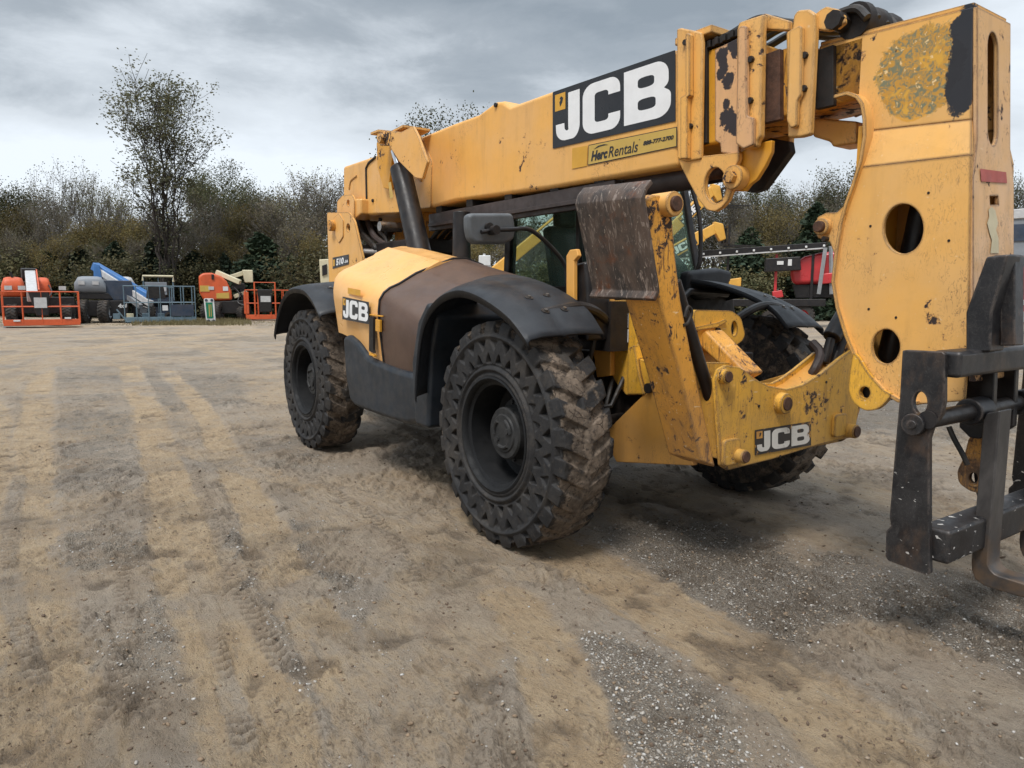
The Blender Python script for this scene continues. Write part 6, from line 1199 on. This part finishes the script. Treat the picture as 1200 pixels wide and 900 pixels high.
for x, r_ in ((-.6, .55), (2.6, .85)): far_wheel(Tr, x, .0, r_, .5, 0, LO['red']); far_wheel(Tr, x, 1.7, r_, .5, 0, LO['red'])
# --- right edge: grey trailer and red machine
W_ = at_ground('box_trailer', (-12.763,43.497,0.000), 'grey and white box trailer at the right edge behind the boom head', 'trailer')
hx('box', [(-1.81,6.40),(2.88,6.68),(2.88,2.39),(-1.81,2.39)], 1.0, 3.4, LO['grey'], W_, .06); hx('roof', [(-2.11,6.44),(2.96,6.78),(2.96,6.06),(-2.11,5.92)], .9, 3.5, LO['lt'], W_, .05); hx('shade_strip', [(-1.88,5.63),(2.88,5.73),(2.88,4.68),(-1.88,4.68)], .93, .99, LO['dblue'], W_, .02)
for xx in [(-0.96,18.14),(1.73,18.14)]: far_wheel(W_, xx[0], 1.3, .5, .35)
hx('trailer_frame', [(-1.81,2.39),(2.88,2.39),(2.88,1.67),(-1.81,1.67)], 1.1, 3.3, LO['black'], W_, .04)
V_ = at_ground('red_machine', (-8.385,30.153,0.000), 'faded red farm machine with pipe frame at the right edge of the yard', 'farm machine')
hx('tank', [(-0.45,3.17),(-0.17,3.52),(0.95,3.52),(1.23,2.83),(1.09,1.62),(-0.39,1.62)], 0, 1.6, LO['red'], V_, .2, 3)
for xx in [(-0.48,13.52),(-0.25,13.52),(0.67,13.52),(1.09,13.52)]: rail('leg', [(xx[0], -.05, 0), (xx[0], -.05, 2.2)], .05, LO['red'], V_)
hx('white_bar', [(-0.50,1.38),(1.23,1.45),(1.23,1.21),(-0.50,1.17)], -.12, -.02, LO['white'], V_, .02); hx('lower_frame', [(-0.56,0.93),(1.23,0.93),(1.23,0.48),(-0.56,0.48)], -.1, 1.2, LO['lt'], V_, .03)

def cable(par, pts, r=.035, mat=None):
    mb = MB(); mb.tube([tuple(v) for v in smoothline([Vector(p) for p in pts], 5)], r, 6); mb.build('hose', mat or LO['black'], par)
cable(A, [(-.5, 2.6, 2.0), (-.2, 1.8, 1.7), (.1, .9, 1.2), (-.1, .2, .9)]); cable(A, [(.4, 2.6, 1.9), (.5, 1.6, 1.5), (.2, .6, 1.1)])
cable(Bv, [(.2, 1.9, 2.5), (.9, 1.3, 1.9), (1.7, .6, 1.35), (2.2, .2, 1.0)]); cable(Bv, [(.1, 1.7, 1.9), (.8, 1.2, 1.6), (1.4, .5, 1.0), (2.1, .0, .7)]); cable(Dv, [(.5, 1.0, 2.0), (.9, .7, 1.5), (.8, .5, 1.0), (1.3, .2, .8)]); cable(Dv, [(.7, .9, 1.7), (1.2, .7, 1.2), (1.0, .5, .9)])
for T_, xs_, z_ in ((A, (-1.25, -.75, .8), 1.62), (Bv, (-1.0, -.4), 1.9), (Dv, (-.7,), 1.7)):
    for x_ in xs_: mb = MB(); mb.bx(x_, x_ + .28, (.28 if T_ is Bv else (2.18 if T_ is A else .47)), (.3 if T_ is Bv else (2.2 if T_ is A else .49)), z_, z_ + .18); mb.build('decal', LO['lt'], T_, smooth=0)
for x_ in (.4, 1.0, 1.7, 2.4): mb = MB(); mb.bx(x_, x_ + .32, -.2, .1, .2, .2 + .28); mb.build('tool_box', LO['slate'] if x_ != 1.0 else LO['cream'], Bk, bevel=.02)
# ================================================================ TREES
def build_tree(name, seed, H, kind):
    """a trunk mesh of tapered limbs and a crown mesh of many small leaves"""
    g = random.Random(seed); V, F = [], []; tips = []; lv, lf = [], []
    def seg(p0, p1, r0, r1, n):
        d = (p1 - p0).normalized(); u = d.cross(Vector((.3, .9, .1))).normalized(); w = d.cross(u); o = len(V)
        for p, r in ((p0, r0), (p1, r1)):
            for k in range(n): a = 2 * math.pi * k / n; V.append(p + (u * math.cos(a) + w * math.sin(a)) * r)
        for k in range(n): F.append((o + k, o + (k + 1) % n, o + n + (k + 1) % n, o + n + k))
    def grow(p, d, L_, r, depth, up, spread, wig):
        nseg = 4 if depth > 2 else 3; pts = [p]; dd = d.copy()
        for i in range(nseg):
            dd = (dd + Vector((g.gauss(0, wig), g.gauss(0, wig), g.gauss(0, wig) + up * .12))).normalized()
            q = pts[-1] + dd * (L_ / nseg); r1 = r * (1 - .45 / nseg * (i + 1) if depth else 1 - .7 * (i + 1) / nseg)
            seg(pts[-1], q, max(r * (1 - .45 / nseg * i), .011), max(r1, .010), 6 if depth > 2 else 3); pts.append(q)
            if depth > 0 and i > 0:
                for c in range(nb[depth]):
                    ax = Vector((g.gauss(0, 1), g.gauss(0, 1), g.gauss(0, .5))).normalized(); side = (ax - dd * ax.dot(dd)).normalized()
                    nd = (dd * math.cos(spread) + side * math.sin(spread)).normalized()
                    grow(q.copy(), nd, L_ * g.uniform(.48, .72), r1 * .6, depth - 1, up, spread * g.uniform(.8, 1.1), wig)
        if depth == 0: tips.append(pts[-1]); tips.append(pts[-2])
    def leaf(p, s):
        a = Vector((g.gauss(0, 1), g.gauss(0, 1), g.gauss(0, 1))).normalized(); b = a.cross(Vector((g.gauss(0, 1), g.gauss(0, 1), g.gauss(0, 1)))).normalized(); a *= s; b *= s * .7; o = len(lv)
        lv.extend((p - a, p + b * .9, p + a, p - b)); lf.append((o, o + 1, o + 2, o + 3))
    G = lambda p, s: p + Vector((g.gauss(0, s), g.gauss(0, s), g.gauss(0, s)))
    K = kind
    if K == 'tall':
        nb = [0, 2, 2, 2]; zc = H * .63
        def env(z): return max(.25, H * .185 * math.sqrt(max(0, 1 - ((z - zc) / (H * .40)) ** 2)) * (1 + .25 * math.sin(z * 1.9)))
        for k, (ax_, ay_, top_, r_) in enumerate(((0, 0, 1.0, .13), (.9, .25, .93, .09), (-1.0, .2, .95, .09), (-1.9, -.3, .84, .07), (1.7, -.2, .80, .07), (.1, -.9, .88, .08))):
            p = Vector((ax_ * .12, ay_ * .12, -.3)); n_ = 22
            for i_ in range(n_):
                t_ = (i_ + 1) / n_; q = Vector((ax_ * (.12 + .9 * t_) + g.gauss(0, .05), ay_ * (.12 + .9 * t_) + g.gauss(0, .05), H * top_ * t_)); seg(p, q, r_ * (1 - .88 * (t_ - 1 / n_)), r_ * (1 - .88 * t_), 6)
                if q.z > H * .20:
                    for c_ in range(2 if q.z > H * .34 else 1):
                        a = g.random() * 6.283; sp = g.uniform(.45, .85); L_ = env(q.z) * g.uniform(.45, .95); d = Vector((math.cos(a) * sp, math.sin(a) * sp, 1)).normalized(); grow(q.copy(), d, L_, r_ * .22 * (1.1 - t_) + .012, 1, 1.0, .5, .10)
                p = q
        zt_ = max(t.z for t in tips); k_ = H / zt_
        for t in tips:
            h_ = t.z / zt_; cl = .5 + .5 * math.sin(t.x * 2.1 + t.z * 1.1) * math.cos(t.y * 1.7 + t.z * .7)
            if g.random() < .10 + .95 * max(0, h_ - .22) * (.35 + 1.3 * cl):
                for _ in range(g.choice((10, 14, 18))): leaf(G(t, .24), g.uniform(.045, .10))
        for L__ in (V, lv):
            for v in L__: v *= k_
    elif K == 'cedar':
        nb = [0]; seg(Vector((0, 0, -.3)), Vector((0, 0, H * .95)), .16, .02, 6)
        for k in range(9000):
            h_ = g.random() ** 1.3; z = H * (.04 + .96 * h_); rr = H * (.30 + .05 * math.sin(h_ * 23) + .05 * math.sin(seed + h_ * 9)) * (1 - h_) ** .62 * (.62 + .38 * math.sin(h_ * 60 + 3 * math.sin(k * .001)) ** 2) * g.uniform(.55, 1.08); a = g.random() * 6.283
            leaf(Vector((rr * math.cos(a), rr * math.sin(a), z - rr * .12)) + Vector((g.gauss(0, .06),) * 3), g.uniform(.07, .15))
    elif K == 'shrub':
        nb = [0, 2, 2]; 
        for k in range(6):
            a = g.random() * 6.283; grow(Vector((g.gauss(0, .3), g.gauss(0, .3), -.1)), Vector((math.cos(a) * .5, math.sin(a) * .5, 1)).normalized(), H * .42, .05, 2, .8, .6, .14)
        zt_ = max(t.z for t in tips); k_ = H / zt_
        for t in tips:
            for _ in range(26): leaf(G(t, .30), g.uniform(.03, .075))
        for _ in range(5000):
            a = g.random() * 6.283; z = H * .75 * g.random(); rr = H * .42 * math.sqrt(g.random()) * (1.1 - z / H); leaf(Vector((rr * math.cos(a), rr * math.sin(a), z)), g.uniform(.03, .08))
        for L__ in (V, lv):
            for v in L__: v *= k_
    else:
        P_ = dict(oak=([0, 2, 2, 1, 2], .50, .8, .55, .11, 42, .36, .8), yellow=([0, 2, 2, 1, 1], .45, .8, .55, .12, 26, .32, .85), brown=([0, 3, 2, 2, 1], .40, .9, .48, .12, 8, .26, .6), bare=([0, 3, 2, 2, 1], .38, 1.1, .42, .12, 1, .3, .35))[K]
        nb, th, up, spread, wig, nl, ls, prob = P_
        seg(Vector((0, 0, -.3)), Vector((.05, 0, H * .22)), H * .018, H * .014, 7)
        for k in range(4 if K != 'oak' else 5):
            a = k * 1.6 + g.random(); sp = g.uniform(.15, .55); grow(Vector((.05, 0, H * g.uniform(.16, .30))), Vector((math.cos(a) * sp, math.sin(a) * sp, 1)).normalized(), H * g.uniform(.34, .48), H * .010, 3, up, spread, wig)
        zt_ = max(t.z for t in tips); k_ = H / zt_
        for t in tips:
            if g.random() < prob * (1 if K != 'bare' else max(0, t.z / zt_ - .45) * 2.4):
                for _ in range(nl if K != 'bare' else 8): leaf(G(t, ls), g.uniform(.04, .085))
        for L__ in (V, lv):
            for v in L__: v *= k_
    tm = bpy.data.meshes.new('trunk'); tm.from_pydata([v[:] for v in V], [], F); tm.update(); tm.polygons.foreach_set('use_smooth', [True] * len(F))
    lm = bpy.data.meshes.new('crown'); lm.from_pydata([v[:] for v in lv], [], lf); lm.update()
    return tm, lm
def leaf_mat(name, cols, transl=.25):
    t = NT(name); oi = t.n('ShaderNodeObjectInfo'); a = t.noise(.9, 4, .6); b = t.noise(7, 3, .6, off=3)
    c = t.mix(t.ramp(a, .35, .65), cols[0], cols[1]); c = t.mix(t.ramp(b, .52, .66), c, cols[2])
    hs = t.n('ShaderNodeHueSaturation'); t.L(c, hs.inputs['Color']); hs.inputs['Hue'].default_value = .5
    t.L(t.ramp(oi.outputs['Random'], 0, 1, .60, 1.45, False), hs.inputs['Value']); t.b.inputs['Subsurface Weight'].default_value = 0
    tr = t.n('ShaderNodeBsdfTranslucent'); t.L(hs.outputs[0], tr.inputs[0]); mx = t.n('ShaderNodeMixShader'); mx.inputs[0].default_value = transl
    t.done(hs.outputs[0], .7, spec=.2); t.L(t.b.outputs[0], mx.inputs[1]); t.L(tr.outputs[0], mx.inputs[2]); t.L(mx.outputs[0], t.o.inputs['Surface']); return t.mat
BARK = plain('grey_bark', (.19, .17, .15), .9, var=.35, scale=3, bump=.3); BARKD = plain('dark_bark', (.055, .046, .040), .9, var=.35, scale=3, bump=.3)
LM = dict(oak=leaf_mat('dark_oak_leaves', ((.052, .062, .030), (.080, .080, .038), (.12, .095, .045))), yellow=leaf_mat('turning_leaves', ((.14, .105, .04), (.10, .09, .038), (.22, .155, .05))), brown=leaf_mat('brown_leaves', ((.10, .088, .062), (.13, .105, .070), (.085, .092, .045))),
          bare=leaf_mat('last_yellow_green_leaves', ((.13, .12, .04), (.10, .10, .04), (.18, .15, .05))), cedar=leaf_mat('cedar_needles', ((.018, .030, .018), (.026, .042, .022), (.040, .052, .026)), .1), shrub=leaf_mat('undergrowth_leaves', ((.065, .072, .036), (.12, .105, .05), (.16, .13, .065))),
          tall=leaf_mat('sparse_tree_leaves', ((.095, .095, .055), (.075, .080, .045), (.14, .12, .06))))
PROTO = {}
for kind, variants in (('tall', [(1, 17)]), ('oak', [(2, 10), (3, 10), (12, 10)]), ('yellow', [(4, 8), (5, 8)]), ('brown', [(6, 9), (7, 9), (13, 9)]), ('bare', [(8, 10), (9, 10), (14, 10)]), ('cedar', [(10, 5), (15, 5)]), ('shrub', [(11, 3.5), (16, 3.5)])):
    for i, (sd_, H_) in enumerate(variants):
        tm, lm = build_tree(kind, sd_, H_, kind); tm.materials.append(BARKD if kind in ('oak', 'cedar', 'shrub', 'tall') else BARK); lm.materials.append(LM[kind]); PROTO.setdefault(kind, []).append((tm, lm, H_))
FW = Vector((-CM[0][2], -CM[1][2], 0)).normalized(); RT = Vector((CM[0][0], CM[1][0], 0)).normalized()
NAMES = dict(oak='oak_tree', yellow='yellowing_tree', brown='brown_tree', bare='bare_tree', cedar='cedar_tree', shrub='shrub', tall='tall_tree')
DESC = dict(oak='dark green leafy tree', yellow='yellow brown autumn tree', brown='brown twiggy tree', bare='nearly bare grey tree', cedar='dense dark conical cedar', shrub='low leafy shrub', tall='tall slender tree with sparse leaves')
def anchor(px_):
    for lim, s in ((-40, 'left of the leftmost orange boom lift'), (30, 'behind the left hood of the leftmost lift'), (75, 'behind the white boom of the leftmost lift'), (118, 'behind the grey engine hood'), (150, 'behind the raised end of the blue boom'), (192, 'behind the scissor lift'), (232, 'behind the right end of the blue platform'), (270, 'behind the second orange lift'), (310, 'behind the cream jib'), (345, 'above the second orange platform'),
                   (400, 'left of the telehandler tail plate'), (560, 'behind the rising end of the near boom'), (700, 'behind the near cab'), (850, 'behind the near telehandler front post'), (895, 'below the link plates of the near boom'), (940, 'above the bolted black header'), (1010, 'left of the near boom head'), (1178, 'behind the near boom head'), (1215, 'right of the near boom head')):
        if px_ < lim: return s
    return 'beyond the trailer on the far right'
gt = random.Random(99); SEEN = {}
def plant(kind, px_, D, ytop, var=None, label=None, wid=1.0, group=True):
    """px_ is the bearing (in hundredths of the lens), D the distance in metres, ytop the height of the crown as seen"""
    tm, lm, H_ = PROTO[kind][gt.randrange(len(PROTO[kind])) if var is None else var]
    pos = CAMP + (FW + RT * ((px_ - 600) / 840.)) * D; H = (345 - ytop) / 840. * D * 1.0 + 1.5; s = H / H_
    row = ('shortest, front row' if ytop > 272 else 'short, front row') if D < 49 else (('lower, ' if ytop > 240 else '') + 'middle row' if D < 57 else ('back row' if kind != 'oak' or D < 60 else 'rearmost row'))
    lb = label or '%s, %s, %s' % (DESC[kind], anchor(px_), row); k_ = SEEN.get(lb, 0); SEEN[lb] = k_ + 1
    if k_: lb = ('slimmer ', 'broader ', 'sparser ')[min(k_, 3) - 1] + lb; wid *= (.72, 1.3, .6)[min(k_, 3) - 1]
    o = empty(NAMES[kind], (pos.x, pos.y, -.05), lb, 'shrub' if kind == 'shrub' else 'tree', ('shrubs along the foot of the wood' if kind == 'shrub' else 'trees at the edge of the yard') if group else None, gt.random() * 6.28)
    o.scale = (s * wid, s * wid, s)
    for nm, me in (('trunk' if kind != 'shrub' else 'stems', tm), ('crown', lm)): c = bpy.data.objects.new(nm, me); col.objects.link(c); c.parent = o
    return o
plant('tall', 200, 44, 98, label='tall slender multi-stemmed tree with sparse leaves, rising far above the tree line', wid=1.5)
for (k, px_, y, D) in (('bare', 88, 196, 55), ('bare', 116, 197, 56), ('bare', 66, 203, 60), ('bare', 137, 205, 58), ('oak', 12, 206, 60), ('oak', -30, 200, 58), ('brown', 42, 222, 52), ('brown', 60, 232, 50), ('yellow', 6, 262, 48), ('yellow', 20, 250, 51), ('oak', 278, 193, 58), ('oak', 262, 204, 61), ('oak', 305, 216, 62),
                       ('oak', 328, 226, 60), ('bare', 350, 205, 58), ('brown', 238, 228, 53), ('brown', 212, 240, 51), ('brown', 258, 236, 50), ('brown', 372, 208, 56), ('brown', 398, 204, 54), ('brown', 345, 232, 50), ('yellow', 300, 248, 50), ('yellow', 135, 262, 49), ('yellow', 322, 262, 49), ('brown', 160, 250, 52), ('brown', 105, 252, 51), ('yellow', 172, 262, 50), ('bare', 150, 232, 60), ('brown', 182, 246, 57), ('bare', 420, 215, 60), ('oak', 440, 222, 60)): plant(k, px_, D, y)
for (px_, y, D, w_) in ((190, 280, 45.5, 1.5), (311, 277, 45, 1.7), (140, 288, 46, 1.6), (62, 298, 46, 1.7), (950, 240, 47, 1.3), (344, 300, 46, 1.6), (100, 292, 47, 1.6), (232, 296, 46, 1.5), (268, 300, 45.5, 1.4), (985, 262, 46, 1.3), (872, 268, 46, 1.4)): plant('cedar', px_, D, y, wid=w_)
# trees seen under and round the boom
plant('oak', 527, 66, 136, label='one taller leafy tree whose top just shows over the near boom')
for (k, px_, y, D) in (('brown', 505, 225, 58), ('yellow', 530, 235, 54), ('oak', 565, 230, 58), ('brown', 600, 228, 56), ('oak', 640, 232, 58), ('brown', 680, 228, 55), ('oak', 730, 225, 58), ('brown', 790, 220, 56), ('oak', 830, 214, 60), ('brown', 856, 214, 54), ('bare', 880, 204, 60), ('oak', 902, 210, 58), ('brown', 915, 214, 55),
                       ('oak', 940, 206, 60), ('brown', 962, 210, 56), ('oak', 985, 203, 58), ('brown', 1000, 208, 60), ('yellow', 905, 244, 49), ('brown', 880, 240, 50), ('yellow', 932, 256, 49), ('oak', 1030, 205, 60), ('brown', 1080, 204, 58), ('oak', 1120, 205, 60), ('bare', 1160, 200, 60), ('oak', 1188, 200, 58), ('brown', 1205, 205, 56), ('oak', 1240, 200, 60), ('brown', 1290, 205, 58)): plant(k, px_, D, y)
for (k, px_, y, D) in (('brown', -80, 215, 54), ('oak', -130, 205, 58), ('bare', -190, 205, 58), ('oak', 1350, 205, 60), ('brown', 1420, 210, 60), ('brown', -250, 215, 56)): plant(k, px_, D, y)
for i, px_ in enumerate((-60, -10, 30, 52, 82, 112, 148, 168, 205, 228, 250, 285, 300, 340, 372, 520, 640, 780, 868, 892, 960, 1188)):
    plant('shrub', px_ + gt.uniform(-6, 6), 45.0 + 3.5 * gt.random(), 300 + 30 * gt.random(), wid=gt.uniform(1.0, 1.5))
for (k, px_, y, D) in (('brown', 36, 268, 47), ('yellow', 70, 282, 46), ('brown', 92, 275, 48), ('oak', 122, 285, 47), ('yellow', 112, 268, 49.5), ('brown', 150, 278, 47), ('yellow', 215, 285, 46), ('brown', 226, 262, 48), ('brown', 248, 270, 47), ('oak', 20, 290, 46), ('yellow', 270, 280, 46.5), ('brown', 288, 268, 48), ('brown', 352, 265, 47),
                       ('yellow', 370, 275, 46), ('brown', 610, 275, 48), ('yellow', 560, 270, 48), ('brown', 700, 270, 48), ('brown', 866, 262, 47.5), ('yellow', 890, 272, 46.5), ('brown', 918, 262, 48), ('brown', 942, 268, 47), ('oak', 972, 275, 47), ('brown', 1000, 262, 48), ('brown', 1190, 262, 48)): plant(k, px_, D, y)
# the depth of the wood behind, too dense to count
def woodland():
    g = np.random.default_rng(4); N = 80000; px_ = g.uniform(-420, 1650, N); D = g.uniform(60, 84, N)
    top = (345 - (262 + 22 * (fbm(np.column_stack([px_ / 45, D * .1, D * 0]), 3, 80) - .5) * 2)) / 840 * D + 1.0
    z = top * g.random(N) ** .8; P = np.array(CAMP)[None] * [1, 1, 0] + np.outer(D, FW) + np.outer(D * (px_ - 600) / 840, RT); P[:, 2] = z
    a = g.normal(size=(N, 3)); a /= np.linalg.norm(a, axis=1)[:, None]; b = np.cross(a, g.normal(size=(N, 3))); b /= np.linalg.norm(b, axis=1)[:, None]; s = g.uniform(.10, .26, N)[:, None]
    V = np.stack([P - a * s, P + b * s * .7, P + a * s, P - b * s * .7], 1).reshape(-1, 3)
    me = bpy.data.meshes.new('woodland'); me.vertices.add(len(V)); me.vertices.foreach_set('co', V.ravel()); me.loops.add(len(V)); me.loops.foreach_set('vertex_index', np.arange(len(V), dtype=np.int32)); me.polygons.add(N)
    me.polygons.foreach_set('loop_start', np.arange(N, dtype=np.int32) * 4); me.polygons.foreach_set('loop_total', np.full(N, 4, np.int32)); me.update(calc_edges=True); me.materials.append(leaf_mat('woodland_leaves', ((.05, .05, .030), (.080, .068, .045), (.06, .062, .034))))
    o = bpy.data.objects.new('woodland', me); col.objects.link(o); tag(o, 'dense brown and green woodland behind the edge trees', 'woodland', kind='stuff')
woodland()
def grass_strip():
    g = np.random.default_rng(6); N = 9000; px_ = np.where(g.random(N) < .6, g.normal(225, 38, N), g.uniform(-100, 420, N)); D = g.uniform(33.5, 40, N); P = np.array(CAMP)[None] * [1, 1, 0] + np.outer(D, FW) + np.outer(D * (px_ - 600) / 840, RT)
    h = .06 + .22 * g.random(N) * (np.abs(px_ - 225) < 70); w = .02; dx = g.normal(0, .06, (N, 2)); d = g.random(N) * 6.28
    V = np.zeros((N, 3, 3)); V[:, 0] = P; V[:, 1] = P; V[:, 0, 0] += np.cos(d) * w; V[:, 0, 1] += np.sin(d) * w; V[:, 1, 0] -= np.cos(d) * w; V[:, 1, 1] -= np.sin(d) * w; V[:, 2] = P; V[:, 2, :2] += dx; V[:, 2, 2] += h; V[:, :, 2] -= .02
    me = bpy.data.meshes.new('grass'); me.from_pydata(V.reshape(-1, 3).tolist(), [], np.arange(N * 3).reshape(-1, 3).tolist()); me.update(); me.materials.append(leaf_mat('dry_grass', ((.12, .105, .05), (.16, .135, .07), (.20, .16, .09))))
    o = bpy.data.objects.new('grass', me); col.objects.link(o); tag(o, 'strip of dry grass in front of the parked lifts', 'grass', kind='stuff')
grass_strip()
